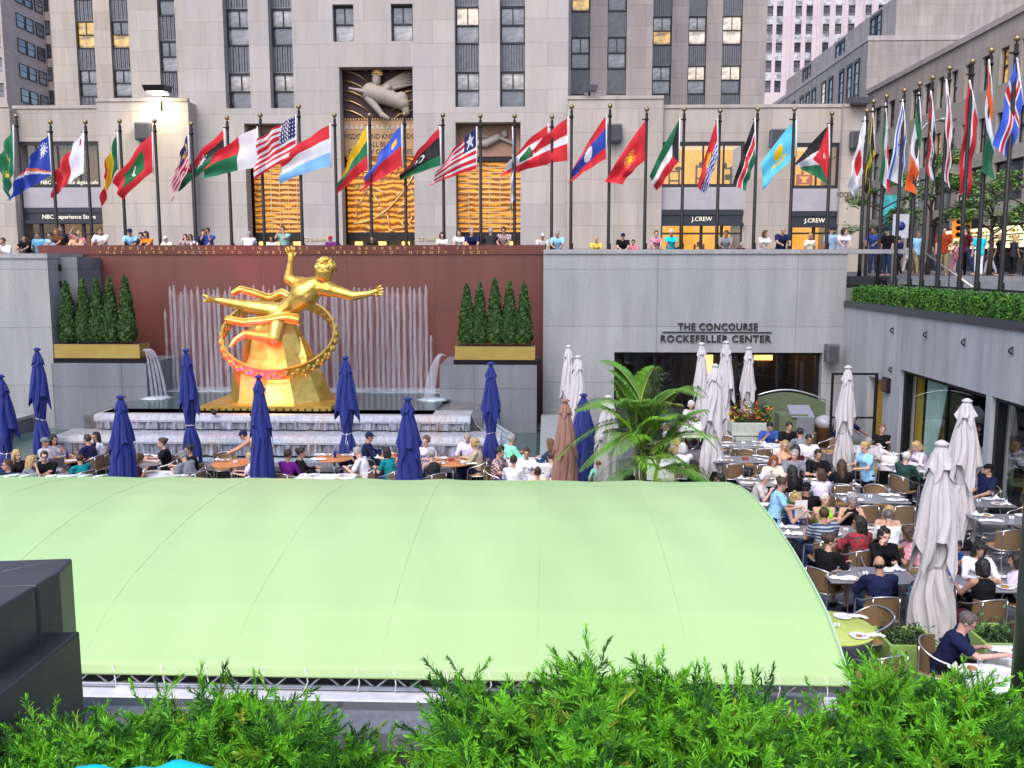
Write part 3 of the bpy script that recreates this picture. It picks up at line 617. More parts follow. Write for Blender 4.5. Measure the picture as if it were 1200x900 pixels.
def wallbx(px, py, label):
    p = P(px, py, Y=YW); o = thing('wall_speaker', label, 'speaker', p, group='grey box speakers on the limestone wings'); g = MB(); g.box(-.45, .45, -.5, -.06, -.5, .5, bev=.08); g.build('cabinet', pm('grey_box_paint', (.07, .08, .11), .5), o); g = MB(); g.box(-.36, .36, -.53, -.505, -.4, .4); g.build('grille', MATS['speaker_grille'], o)
wallbx(170.5, 155, 'grey box speaker under the lit floodlight on the left wing'); wallbx(719, 157, 'grey box speaker on the wing wall left of the red and yellow flag'); wallbx(910, 163, 'grey box speaker on the wing wall beside the pale blue flag'); wallbx(1004, 165, 'grey box speaker at the right corner of the wing')
# ================= BACKGROUND BUILDINGS =================
BG_W = {}
def simple_window(par, loc, w, h, rz, gm):
    key = (round(w, 2), round(h, 2))
    if key not in BG_W:
        g = MB(); g.box(-w/2, w/2, -.06, .02, 0, .07); g.box(-w/2, w/2, -.06, .02, h - .07, h); g.box(-w/2, -w/2 + .07, -.06, .02, .07, h - .07); g.box(w/2 - .07, w/2, -.06, .02, .07, h - .07); g.box(-w/2 + .07, w/2 - .07, -.05, .02, h * .5 - .03, h * .5 + .03)
        f = g.mesh('window', [M_frame]); g = MB(); g.quad((-w/2, 0, 0), (w/2, 0, 0), (w/2, 0, h), (-w/2, 0, h)); BG_W[key] = (f, g.mesh('pane', [G1]))
    f, p = BG_W[key]; o = inst('window', f, par, loc, (0, 0, rz)); inst('pane', p, o, mat=gm)
def rowbuild(name, label, x0, x1, Y, zt_, cols, rows, w, h, mat, depth=20, glasses=None, loc=None):
    o = thing(name, label, 'building', (0, Y, 0)); hs = [(c - w/2, c + w/2, z, z + h) for c in cols for z in rows]
    g = MB(); holes_wall(g, x0, x1, STREET - 1, zt_, 0, hs, .35); g.quad((x0, 0, 4), (x0, 0, zt_), (x0, depth, zt_), (x0, depth, 4)); g.quad((x1, 0, 4), (x1, depth, 4), (x1, depth, zt_), (x1, 0, zt_)); g.quad((x0, 0, zt_), (x1, 0, zt_), (x1, depth, zt_), (x0, depth, zt_)); g.build('wall', mat, o)
    for k, (a, b, c, d) in enumerate(hs): simple_window(o, ((a + b) / 2, .3, c), w, h, 0, rw.choice(glasses or [G1, G2, G2, G3]))
    return o
# pale tower far right
M_pale = masonry('pale_tower_stone', 'd8ccd0', 'cfc4c8', 'b5aaae', 3, 1.5, .01, .8, stain=.08)
Y = 150; rows = [zat(y, Y, 950) for y in (108, 84.5, 63.5, 42, 20.5, -2)]
bt = rowbuild('pale_tower', 'very pale tall office tower behind the right roofs', xat(884, Y), xat(1075, Y), Y, 62, [xat(x, Y) for x in (896, 907.5, 929, 941.5, 961, 975, 990, 1009, 1024, 1045)], rows, .98, 1.75, M_pale, glasses=[G1, G2, G2])
g = MB()
for x in (896, 907.5, 929, 941.5, 961, 975, 990, 1009, 1024, 1045):
    for k, z in enumerate(rows): g.box(xat(x, Y) - .5, xat(x, Y) + .5, -.03, .0, z + 1.8, z + 2.95)
g.build('spandrel', winglass('pale_spandrel', (.42, .44, .46), rough=.3), bt); 
g = MB()
for x in (918, 952, 983, 1000, 1034): g.box(xat(x, Y) - .25, xat(x, Y) + .25, -.25, 0, 10, 61)
g.build('pier', M_pale, bt)
# brown/grey apartment building far left (front face and receding face)
M_ltan = masonry('tan_brick', 'bcb3b0', 'b1a8a5', '9c9491', 1.4, .5, .01, .85, stain=.12)
M_ltan2 = masonry('tan_brick_warm', 'd2bcae', 'c6b0a2', 'a8947f', 1.4, .5, .01, .85, stain=.12)
Y = 105; rows = [zat(y, Y, 0) for y in (114, 84, 56.5, 28.5, 0)]
o = rowbuild('tan_apartment_building', 'tan stepped apartment building at the upper left edge', xat(-60, Y), xat(14, Y), Y, 60, [xat(x, Y) for x in (-40, -18, 6)], rows, 1.05, 1.55, M_ltan, glasses=[G1, G2, G2, G3])
xk = xat(14, Y); g = MB(); hs = []
yy = [xk * (1) for _ in ()]
def YatX(px, X): return P(px, 100, X=X).y if P(px, 100, X=X).y > 0 else 0
g.quad((xk + .03, 0, 4), (xk + .03, 26, 4), (xk + .03, 26, 60), (xk + .03, 0, 60)); g.build('wall', M_ltan2, o)
for px in (28, 38.5, 50):
    yv = P(px, 100, X=xk).y
    for k in range(-1, 6): 
        zb = rows[0] + k * (rows[1] - rows[0]); simple_window(o, (xk + .08, yv - Y, zb), 1.7, 1.55, R(90), rw.choice([G1, G2, G3]))
Y2 = P(57, 100, X=xk).y; g = MB(); g.box(xk, xat(80, Y2), Y2 - Y, Y2 - Y + 5, 4, 60); g.build('wall', M_ltan2, o)
for k in range(-1, 6): simple_window(o, (xat(64, Y2), Y2 - Y - .04, zat(122, Y2, 60) + k * (zat(95, Y2, 60) - zat(122, Y2, 60))), 1.0, 1.6, 0, rw.choice([G1, G2]))
# stepped grey block, right: side wall runs away from us, windows in pairs
M_mid = masonry('weathered_grey_stone', 'b5aeab', 'aaa3a0', '928b87', 2.4, 1.1, .012, .85, stain=.3)
M_midf = masonry('weathered_pink_stone', 'beb6b6', 'b3abab', '9c9494', 2.4, 1.1, .012, .85, stain=.2)
XB = 34.0; Yc = P(1017, 60, X=XB).y; zc1 = P(1017, 48, X=XB).z
o = thing('stepped_stone_block', 'weathered grey stone block with stepped roof and paired slit windows', 'building', (XB, Yc, 0))
g = MB(); g.box(0, 70, 0, 110, 4, zc1); 
g.build('lower_wall', M_mid, o)
XU = XB + 3.2; Yu = Yc + 1.2; g = MB(); g.box(3.2, 80, Yu - Yc, 110, zc1 - 1, zc1 + 4.9); g.build('upper_wall', M_mid, o)
g = MB(); x7 = xat(1072, Yc + 8) - XB; g.box(x7, 90, 6.5, 13, 4, 60); g.build('tall_wall', M_midf, o)
g = MB(); g.box(-.08, 60, -.08, 100, zc1, zc1 + .5); g.box(2, x7 + .4, 1.0, 1.5, zc1 - 3.0, zc1 - 2.6); g.build('parapet_coping', M_midf, o)
slit = {}
def slitw(par, y, z0, z1, x=-.02):
    key = round(z1 - z0, 1)
    if key not in slit:
        h = z1 - z0; g = MB(); g.box(-.12, 0, -.5, -.42, 0, h); g.box(-.12, 0, .42, .5, 0, h); g.box(-.16, 0, -.5, .5, h, h + .35)
        for q in range(4): g.box(-.05, 0, -.42, .42, h * q / 4, h * q / 4 + .12)
        f = g.mesh('window', [M_frame]); g = MB(); g.quad((-.01, -.42, 0), (-.01, .42, 0), (-.01, .42, h), (-.01, -.42, h)); slit[key] = (f, g.mesh('pane', [G1]))
    f, p = slit[key]; w = inst('window', f, par, (x, y, z0), scale=(1, 1.6, 1)); inst('pane', p, w, mat=rw.choice([G1, G1, G2, G6 if rw.random() < .3 else G1]))
for px in (905, 914.5, 925, 931.5, 941, 948, 955, 966.5, 974.5, 987, 996, 1004.5):
    yv = P(px, 90, X=XB).y - Yc; slitw(o, yv, zc1 - 6.3, zc1 - 1.6); slitw(o, yv, zc1 - 12.6, zc1 - 7.4)
for px in (912, 916, 945, 950, 983, 988.5, 1023, 1030):
    yv = P(px, 40, X=XU).y - Yc
    if yv > Yu - Yc + .8: slitw(o, yv, zc1 + .8, zc1 + 4.2, 3.18)
# low street building at right with theatre-like marquee
XR = 26.0; yE = P(1017, 108, X=XR).y; zr = P(1100, 67, X=XR).z
M_rb = masonry('beige_street_stone', 'bab2ab', 'afa7a1', '968f8a', 2.2, 1.3, .012, .8, stain=.2)
o = thing('low_street_building', 'low beige stone building along the right side street', 'building', (XR, 0, 0))
hs = []; cols = [(1026, 1034), (1042.5, 1050), (1069, 1077), (1083, 1090.5), (1099, 1106), (1114, 1122), (1130, 1140), (1149, 1160), (1170, 1180), (1194, 1206)]
zw1 = P(1104, 90, X=XR).z; zw0 = P(1104, 126, X=XR).z; 
cy = [tuple(sorted((P(a, 100, X=XR).y, P(b, 100, X=XR).y))) for a, b in cols]
cy += [(cy[-1][0] - 3.2 * k - 1.5, cy[-1][0] - 3.2 * k) for k in range(1, 5)]
lev = [(zw0, zw1), (zw0 - 3.6, zw1 - 3.6), (STREET + 3.1, zw1 - 7.2)]
for (a, b) in cy:
    for (c, d) in lev[:2]: hs.append((a, b, c, d))
big = []; ys_ = sorted(cy); 
for q in range(0, len(ys_) - 1, 2): big.append((ys_[q][0], ys_[q + 1][1], STREET + 4.0, zw0 - 4.4))
hs += big; base = [(ys_[q][0], ys_[q + 1][1], STREET, STREET + 3.2) for q in range(0, len(ys_) - 1, 2)]; hs += base
g = MB(); holes_wall(g, 33, yE, STREET - .5, zr, 0, hs, .4, axis='X'); g.quad((0, yE, 4), (40, yE, 4), (40, yE, zr), (0, yE, zr)); g.quad((0, 33, zr), (40, 33, zr), (40, yE, zr), (0, yE, zr)); g.quad((0, 33, 4), (40, 33, 4), (40, 33, zr), (0, 33, zr)); g.build('wall', M_rb, o)
g = MB(); g.box(-.15, .5, 33, yE + .1, zr, zr + .35); g.build('roof_coping', M_midf, o)
for k, (a, b, c, d) in enumerate(hs):
    w = b - a; lit = k == 17
    g = MB(); t_ = .07; g.box(.22, .32, a, a + t_, c, d); g.box(.22, .32, b - t_, b, c, d); g.box(.22, .32, a + t_, b - t_, (c + d) / 2 - .05, (c + d) / 2 + .05); g.box(.22, .32, a + t_, b - t_, d - t_, d); g.box(.2, .32, a + t_, b - t_, c, c + t_)
    f = g.build('window', M_frame, o); g = MB(); g.quad((.3, a, c), (.3, b, c), (.3, b, d), (.3, a, d)); g.build('pane', (G4 if k in (9, 16, 18) else rw.choice([G5, G3, G2, G3])) if k < 28 else G1, f)
# marquee
ma, mb = P(1107, 285, X=XR - 2.2), P(1199, 285, X=XR - 2.2)
zm0, zm1 = P(1150, 291, X=XR - 2.2).z, P(1150, 268, X=XR - 2.2).z
o = thing('marquee', 'glowing cream and yellow lit marquee above the right street pavement', 'marquee', (XR, (ma.y + mb.y) / 2, 0))
h = (ma.y - mb.y) / 2; g = MB(); g.box(-2.2, -.0, -h, h, zm0, zm1); g.build('marquee_box', pm('marquee_panel', (.85, .78, .55), .5, emit=(1, .74, .34), es=.55), o)
g = MB(); g.box(-2.25, 0, -h - .05, h + .05, zm0 - .12, zm0); g.box(-2.25, 0, -h - .05, h + .05, zm1, zm1 + .12)
for q in (.33, .62): z = zm0 + (zm1 - zm0) * q; g.box(-2.215, -2.2, -h, h, z - .03, z + .03)
g.build('marquee_trim', M_dark, o)
g = MB()
for q in (0.04, .96): z = zm0 + (zm1 - zm0) * q; g.box(-2.26, -2.22, -h, h, z - .03, z + .05)
g.build('light_tube', pm('marquee_tube', (1, .9, .6), .5, emit=(1, .72, .3), es=2.2), o)
g = MB(); rr = random.Random(9)
for k in range(60): y = -h + 2 * h * (k + .5) / 60; 
for k in range(40):
    y = rr.uniform(-h + .3, h - .5)
    for z in (.2, .5, .8): 
        zz = zm0 + (zm1 - zm0) * z
        if rr.random() < .6: g.box(-2.213, -2.201, y, y + rr.uniform(.1, .22), zz - .07, zz + .07)
g.build('marquee_lettering', pm('marquee_lettering', (.35, .2, .05), .5), o)
# street trees
M_leafA = foliage('street_leaves', (.13, .24, .08), .4, 1.2); M_leafB = foliage('street_leaves_dark', (.11, .22, .06), .4, 1.2)
def street_tree(label, px, py0, Y, ptop, spread_, seed, z0=STREET):
    rnd = random.Random(seed); base = P(px, 300, Y=Y); base.z = z0; H = P(px, ptop, Y=Y).z - z0
    o = thing('street_tree', label, 'tree', base, group='street trees by the flagpoles'); g = MB()
    g.tube([(0, 0, 0), (.05, 0, H * .3), (.0, .05, H * .6), (.1, 0, H * .85)], [.11, .085, .05, .02], 8); tips = []
    for k in range(16):
        z = H * rnd.uniform(.32, .85); a = rnd.uniform(0, 6.28); L = spread_ * rnd.uniform(.5, 1) * (1.15 - z / H * .5); e = Vector((math.cos(a) * L, math.sin(a) * L, z + L * rnd.uniform(.15, .6)))
        mpt = Vector((math.cos(a) * L * .5, math.sin(a) * L * .5, z + L * .28)); g.tube([(0, 0, z), mpt, e], [.04, .025, .008], 5); tips += [(mpt, e)]
        for q in range(3):
            a2 = a + rnd.uniform(-1, 1); e2 = mpt.lerp(e, rnd.uniform(.2, .9)) + Vector((math.cos(a2), math.sin(a2), rnd.uniform(-.1, .5))) * L * .4; g.tube([mpt.lerp(e, .3), e2], [.015, .006], 4); tips.append((mpt.lerp(e, .4), e2))
    g.build('trunk', M_bark, o); g = MB(); pts = []
    for a, b in tips:
        for k in range(34): p = a.lerp(b, rnd.uniform(.3, 1.1)) + Vector((rnd.gauss(0, .16), rnd.gauss(0, .16), rnd.gauss(0, .09))); pts.append((p, (0, 0, 1)))
    leaves(g, pts, .16, rnd, .4, .6, 0, 2); g.build('crown', [M_leafA, M_leafB], o)
street_tree('slim street tree left behind the black, green and yellow flag', 1031, 270, 40, 190, 1.5, 1); street_tree('slim street tree in the middle behind the flag row', 1088, 270, 38, 168, 2.1, 2); street_tree('leafy street tree right in front of the glowing marquee', 1160, 270, 36, 205, 2.3, 3)
street_tree('street tree at the far right edge by the last flagpole', 1205, 270, 35, 185, 2.0, 4)
# traffic light, signs, street lamp
p = P(1133, 268, Y=39); o = thing('traffic_light', 'yellow traffic light with orange signal beside the marquee', 'traffic light', (p.x, 39, STREET))
g = MB(); g.cyl((0, 0, 0), (0, 0, p.z - STREET + 1.2), .07); g.build('post', M_dark, o); zz = p.z - STREET; M_yel = pm('signal_yellow', (.75, .42, .02), .45)
for dx, dz in ((-.12, .05), (-.48, .0)):
    g = MB(); g.box(dx - .17, dx + .17, -.3, -.08, dz + zz - .38, dz + zz + .4, bev=.03); h_ = g.build('signal_head', M_yel if dx > -.2 else pm('signal_orange', (.8, .22, .03), .5, emit=(1, .25, .03), es=.5), o)
    g = MB()
    for k in range(3): g.cyl((dx, -.305, dz + zz - .25 + k * .26), (dx, -.33, dz + zz - .25 + k * .26), .1)
    g.build('signal_lens', M_dark2, h_)
for dz in (.75, 1.2):
    g = MB(); g.box(-.45, .35, -.14, -.1, zz + dz - .17, zz + dz + .17); s_ = g.build('one_way_sign', M_ltr, o)
    g = MB(); g.add([(-.4, -.145, zz + dz - .06), (.1, -.145, zz + dz - .06), (.1, -.145, zz + dz - .13), (.3, -.145, zz + dz), (.1, -.145, zz + dz + .13), (.1, -.145, zz + dz + .06), (-.4, -.145, zz + dz + .06)], [(0, 1, 2, 3, 4, 5, 6)]); g.build('white_arrow', pm('sign_white', (.7, .7, .7), .5), s_)
    text('sign_text', 'ONE WAY', .1, M_ltr, s_, (-.13, -.15, zz + dz - .035), ext=.001)
p = P(1055, 265, Y=36); o = thing('parking_sign', 'white street sign with blue disc on a thin post', 'sign', (p.x, 36, STREET)); zz = p.z - STREET
g = MB(); g.cyl((0, 0, 0), (0, 0, zz + .6), .03); g.build('post', M_dark, o); g = MB(); g.box(-.3, .3, -.05, -.03, zz - .45, zz + .45); g.build('sign_plate', pm('grey_sign_plate', (.45, .44, .5), .5), o); g = MB(); g.cyl((0, -.051, zz), (0, -.06, zz), .17, n=20); g.build('blue_disc', pm('blue_disc', (.02, .03, .2), .5), o)
o = thing('street_lamp', 'grey street lamp with curved arm above the right flags', 'street lamp', P(1075, 300, Y=46) * 1.0); o.location.z = STREET
q = lambda px, py: P(px, py, Y=46) - Vector((o.location.x, 46, STREET))
g = MB(); b_ = q(1075, 300); g.tube([(b_.x, 0, 0), (q(1076, 170).x, 0, q(1076, 170).z)], [.12, .08]); g.build('post', MATS['steel_plate'], o)
g = MB(); g.tube([q(1076, 170), q(1078, 155), q(1086, 145), q(1098, 141), q(1108, 140)], .06); a_ = g.build('arm', MATS['steel_plate'], o); g = MB(); g.ell(q(1110, 140), (.45, .2, .14)); g.build('lamp_head', MATS['steel_plate'], o)
# yellow cab-like glow? street banner
p = P(1041, 255, Y=41); o = thing('street_banner', 'turquoise street banner hanging behind the slim trees', 'banner', (p.x, 41, STREET)); g = MB(); g.cyl((.4, 0, 0), (.4, 0, p.z - STREET + 1.2), .06); g.build('post', M_dark, o)
g = MB(); g.grid(6, 12, lambda u, v: (-.4 + .75 * u, .03 * math.sin(v * 7), p.z - STREET + .95 - 1.9 * v)); g.build('banner_cloth', pm('turquoise_cloth', (.06, .45, .50), .7, var=.6, scale=3), o)
# stair handrails and railings on the right
def rail(label, pts, grp='bright metal handrails on the stone stairs'):
    o = thing('handrail', label, 'handrail', pts[0], group=grp); p0 = Vector(pts[0]); g = MB(); g.tube([Vector(p) - p0 for p in pts], .028, 8); g.build('rail', pm('polished_steel_rail', (.75, .62, .5), .25, .9), o)
    for k in range(4):
        q_ = Vector(pts[0]).lerp(Vector(pts[-1]), (k + .3) / 4) - p0; g = MB(); g.cyl(q_, (q_.x, q_.y, q_.z - .85), .02); g.build('baluster', M_dark, o)
for lb, x in (('left handrail on the stairs behind the flagpoles', 12.9), ('middle handrail on the stairs behind the flagpoles', 16.2), ('right handrail on the stairs by the last flags', 19.6)):
    rail(lb, [(x - .2, 32.1, STREET + .9), (x + .35, 29.3, PROM + .9)])
o = thing('metal_railing', 'black metal railing with vertical bars between promenade and hedge', 'railing', (11.0, 24, PROM))
g = MB(); g.box(-.02, .02, -6, 5.2, .95, 1.0); g.box(-.02, .02, -6, 5.2, .12, .15); g.build('rail', M_dark, o); g = MB()
for k in range(75): g.box(-.01, .01, -6 + k * .15, -5.98 + k * .15, .15, .95)
tag(g.build('bars', M_dark, o), kind='stuff')
# clipped box hedge on the side wall
M_box = foliage('box_leaves', (.05, .15, .025), .45, 6); rnd = random.Random(4); g = MB(); y0, y1 = 12, 30.7
def hs_(u, w):
    return 0
g.box(-.33, .33, y0, y1, .0, .42, 1); pts = []
for k in range(24000):
    y = rnd.uniform(y0, y1); s = rnd.random(); nz = .04 * math.sin(y * 5.1) + .03 * math.sin(y * 13)
    if s < .45: pts.append(((-.36 + rnd.gauss(0, .03) + nz, y, rnd.uniform(-.02, .44)), (-1, 0, .3)))
    elif s < .9: pts.append(((rnd.uniform(-.36, .38), y, .45 + rnd.gauss(0, .03) + nz), (0, 0, 1)))
    else: pts.append(((.38, y, rnd.uniform(0, .44)), (1, 0, .3)))
leaves(g, pts, .07, rnd, .2, .6); o = thing('box_hedge', 'low clipped bright green box hedge along the top of the side wall', 'hedge', (RX + .48, 0, 4.32)); g.build('foliage', [M_box, M_conD], o)
# ================= FOUNTAIN AND GILDED FIGURE =================
def watermat(name, base=(.10, .16, .16), foam=.0, fs=3, stretch=(1, 1, 1), rough=.08, a0=.45, a1=.7, foamc=(.72, .76, .85), amin=1.0, amax=1.0, bump=.25, warm=None):
    k = NB(name); b = k.b; n = k.noise(k.coord(stretch), fs, 5, .65); r = k.ramp(n, a0, a1)
    bc = base
    if warm: bc = k.mix(k.ramp(k.noise(k.coord(), .7, 2), .4, .65), base, warm)
    col = k.mix(r, bc, foamc); k.l(col, b.inputs['Base Color']); b.inputs['Roughness'].default_value = rough; b.inputs['Specular IOR Level'].default_value = .7
    if amin < 1:
        al = k.n.new('ShaderNodeMapRange'); k.l(r, al.inputs[0]); al.inputs[3].default_value = amin; al.inputs[4].default_value = amax; k.l(al.outputs[0], b.inputs['Alpha'])
    k.bump(n, bump, .04); MATS[name] = k.m; return k.m
M_pool = watermat('pool_water', (.045, .085, .085), fs=2.2, stretch=(1, 1.6, 1), a0=.62, a1=.95, foamc=(.35, .45, .47), bump=.35)
M_poolf = watermat('foaming_water', (.20, .28, .32), fs=3, stretch=(1.2, 1.2, 1), a0=.35, a1=.7, foamc=(.55, .62, .72), bump=.5)
M_fall = watermat('falling_water', (.04, .035, .035), fs=5, stretch=(3.2, 1, .45), a0=.38, a1=.8, foamc=(.46, .52, .68), rough=.3, bump=.25, warm=(.10, .05, .03))
M_sheet = watermat('sheet_water', (.24, .26, .31), fs=5, stretch=(2.4, .6, 1), a0=.3, a1=.85, foamc=(.52, .56, .68), rough=.2, bump=.2, warm=(.34, .27, .22))
M_jet = watermat('jet_water', (.55, .58, .7), fs=16, stretch=(1, 1, .22), a0=.28, a1=.8, foamc=(.60, .62, .72), rough=.6, amin=.07, amax=.34)
M_fst = pm('wet_fountain_stone', (.13, .12, .12), .25, var=.3, scale=3, bump=.2)
ft = thing('fountain', 'stepped fountain with sheets of falling water below the gilded figure', 'fountain', (0, 0, 0))
fx0, fx1 = -13.1, -2.15; ZW = 1.2; yf = 26.0
g = MB(); g.box(fx0 - .5, fx1 + .3, yf + .3, 31.9, .0, ZW - .1); g.build('basin', M_fst, ft)
g = MB(); g.box(la.x + 3.1, ra.x + .15, yf + .25, 31.95, ZW - .1, ZW); g.build('upper_pool', M_pool, ft)
g = MB(); g.box(la.x + 3.1, ra.x + .15, 30.7, 31.9, ZW, ZW + .015); g.build('foam_line', M_poolf, ft)
def tier(x0, x1, y, z, zb, rad=.16):
    # rounded lip with water sheet, open dark fall below
    g = MB(); pr = [(y + 1.1, z), (y + .25, z), (y + .1, z - .015), (y + .02, z - .07), (y, z - .16), (y + .02, z - .22)]
    n = 60
    for i in range(len(pr) - 1):
        (ya, za), (yb_, zb_) = pr[i], pr[i + 1]; g.quad((x0, ya, za), (x1, ya, za), (x1, yb_, zb_), (x0, yb_, zb_))
    g.quad((x1, y + 1.1, z), (x1, y + 1.1, z - .22), (x1, y, z - .2), (x1, y + .2, z)); g.quad((x0, y + 1.1, z), (x0, y + 1.1, z - .22), (x0, y, z - .2), (x0, y + .2, z))
    g.build('water_lip', M_sheet, ft)
    g = MB()
    def fn(u, v): x = x0 + (x1 - x0) * u; return (x, y + .06 + .04 * math.sin(x * 9) + .03 * math.sin(x * 23) - .03 * v, z - .2 - (z - .2 - zb) * v)
    g.grid(240, 3, fn); g.build('water_curtain', M_fall, ft)
    g = MB(); g.box(x0 + .05, x1 - .05, y + .2, y + 1.0, zb - .1, z - .18); g.build('step_stone', M_fst, ft)
tier(fx0, fx1, yf - .1, ZW, .78); tier(fx0 - .7, fx1 + .9, yf - 1.0, .74, .2)
g = MB(); g.box(fx0 - 3.6, .05, 23.7, 29.9, .0, .12); g.build('lower_pool', M_pool, ft)
g = MB(); g.box(fx0 - .8, fx1 + 1.0, 24.1, 25.1, .12, .135); g.build('foam_apron', M_poolf, ft)
# sloping side water at the right end
g = MB(); g.grid(16, 16, lambda u, v: (fx1 + .02 + 1.1 * u, 26.2 + 2.6 * v, ZW - .02 - (ZW - .2) * u ** .6 + .03 * math.sin(v * 19))); g.build('side_cascade', M_poolf, ft)
g = MB(); g.box(fx0 - 4.5, 11, 23.1, 23.6, 0, .2); g.build('pool_rim', M_dark, ft); g = MB(); g.box(fx0 - 4.6, .4, 23.1, 23.65, .2, .32); g.build('rim_coping', M_granD, ft)
jm = []
for s in range(4):
    rnd = random.Random(s); g = MB(); pts = [(rnd.gauss(0, .004), rnd.gauss(0, .004), z) for z in np.linspace(0, 1, 16)]
    rs = [.042 + .014 * rnd.random() + .012 * (1 - i / 15) for i, _ in enumerate(pts)]; rs[-3:] = [.05, .06, .025]; rs[0] = .07; g.tube(pts, rs, 7); jm.append(g.mesh('water_jet', [M_jet]))
rnd = random.Random(12); yj = 31.25
xsj = [P(x, 400, Y=yj).x for x in np.linspace(201, 500, 47)]
for i, x in enumerate(xsj):
    py = 336 + rnd.uniform(-2, 2) if (i < 2 or i > 32 or i % 2) else 340 + rnd.uniform(-1, 3)
    if x > xsj[-1] - .01: py = 334
    z = zat(py, yj, 300); inst('water_jet', jm[i % 4], ft, (x + rnd.uniform(-.04, .04), yj + rnd.uniform(-.1, .1), ZW), (0, 0, rnd.random()), scale=(1.0, 1.0, z - ZW))
g = MB(); g.grid(60, 8, lambda u, v: (xsj[0] + (xsj[-1] - xsj[0]) * u, yj + .12 + .05 * math.sin(u * 60), ZW + (zat(345, yj, 300) - ZW) * v)); g.build('water_veil', watermat('veil_water', (.5, .52, .6), fs=5, stretch=(2.2, 1, .14), a0=.45, a1=.75, foamc=(.7, .73, .82), rough=.6, amin=.04, amax=.34, bump=0), ft)
for px, py in ((195, 363), (505, 393)): inst('water_jet', jm[0], ft, (xat(px, yj, 400), yj, ZW), scale=(.9, .9, zat(py, yj, px) - ZW))
for sx, side in ((-1, 'l'), (1, 'r')):     # arching side spouts
    for k in range(4):
        if sx < 0: a, b = P(167 + k, 411, Y=29.6), P(178 + k * 5.5, 455, Y=29.2)
        else: a, b = P(523 - k * .5, 417, Y=29.6), P(497 + k * 3.5, 456, Y=29.2)
        b.z = ZW; top = a.z + .08; pts = []
        for q in np.linspace(0, 1, 12): pts.append((a.x + (b.x - a.x) * (q ** .8), a.y + (b.y - a.y) * q, a.z + .2 * math.sin(q * 3.1) * (1 - q) - (a.z - ZW) * q ** 2.2))
        g = MB(); g.tube(pts, [.025 + .03 * q for q in np.linspace(0, 1, 12)], 6); g.build('spout_water', M_jet, ft)
    c = (b.x, b.y); g = MB(); g.lathe([(.55, ZW + .004), (.3, ZW + .05), (.02, ZW + .08)], 20, c[0] - (0 if sx > 0 else .3), c[1]); g.build('splash_foam', M_poolf, ft)
# stone bench ledges beside the pool
for lb, x0, x1, y0_, y1_, z in (('pale stone ledge right of the pool beside the rose parasol', -.15, 1.05, 23.7, 29.9, .62), ('pale stone ledge at the left end of the pool', -19, -16.9, 23.7, 29.5, .62)):
    o = thing('stone_ledge', lb, 'ledge', ((x0 + x1) / 2, (y0_ + y1_) / 2, 0)); w = (x1 - x0) / 2; d = (y1_ - y0_) / 2
    g = MB(); g.box(-w + .1, w - .1, -d, d, 0, z - .12); g.build('base', M_granD, o); g = MB(); g.box(-w, w, -d - .05, d, z - .12, z, bev=.015); g.build('top_slab', pm('pale_ledge_stone', '8d9296', .6, bump=.1), o)
# --- generic gilded figure on a plain cone with a hoop ---
M_gilt = NB('gilded_bronze'); b_ = M_gilt.b; n_ = M_gilt.noise(M_gilt.coord(), 2.5, 5)
M_gilt.l(M_gilt.mix(M_gilt.ramp(n_, .3, .7), (.62, .36, .06), (.92, .62, .17)), b_.inputs['Base Color']); b_.inputs['Metallic'].default_value = .85; b_.inputs['Roughness'].default_value = .36; M_gilt.bump(n_, .15, .03); M_gilt = M_gilt.m
def remesh(mb, voxel, smooth=4, name='m', mats=(), fac=.5):
    o = bpy.data.objects.new('tmp', mb.mesh('tmp')); old = o.data
    m = o.modifiers.new('r', 'REMESH'); m.mode = 'VOXEL'; m.voxel_size = voxel; m.use_smooth_shade = True
    if smooth: m2 = o.modifiers.new('s', 'SMOOTH'); m2.factor = fac; m2.iterations = smooth
    me = evalmesh(o); me.name = name
    bpy.data.meshes.remove(old); me.materials.clear()
    for mm in mats: me.materials.append(mm)
    me.polygons.foreach_set('use_smooth', [True] * len(me.polygons)); return me
YS = 28.2
st = thing('gilded_statue', 'shiny gold statue of a reclining figure over a hoop and conical rock', 'statue', (P(328, 470, Y=YS).x, YS, ZW))
o0 = Vector(st.location); q = lambda px, py, d=0: P(px, py, Y=YS + d) - o0
g = MB(); bx = [(-1.78, -.75), (1.78, -.75), (1.78, .9), (-1.78, .9)]
def rock(zs, rs, sd, nn=9):
    rr = random.Random(sd); ang = [2 * math.pi * k / nn + rr.uniform(-.12, .12) for k in range(nn)]; vs = []
    for z, (r, cx) in zip(zs, rs):
        for a in ang: k_ = r * rr.uniform(.93, 1.07); vs.append((cx + k_ * math.cos(a), k_ * .75 * math.sin(a), z))
    fs = [(i * nn + j, i * nn + (j + 1) % nn, (i + 1) * nn + (j + 1) % nn, (i + 1) * nn + j) for i in range(len(zs) - 1) for j in range(nn)] + [[(len(zs) - 1) * nn + j for j in range(nn)]]
    return vs, fs
vs, fs = rock([0, .25, 1.0, 1.45, 2.2, 2.75], [(1.7, 0), (1.58, 0), (1.3, -.03), (1.08, -.05), (.85, -.1), (.5, -.05)], 5, 11); g.add(vs, fs)
vs, fs = rock([.9, 1.5, 2.1], [(1.0, .25), (.75, .45), (.35, .5)], 8, 7); g.add(vs, fs); g.build('rock_base', M_gilt, st)
g = MB(); g.box(-1.95, 1.95, -1.5, 1.5, -.1, .14); g.build('plinth', M_gilt, st)
g = MB()
for k in range(18): x = -1.85 + k * .215; g.box(x, x + .06, -1.507, -1.497, -.02, .07)
g.build('plinth_notches', M_dark2, st)
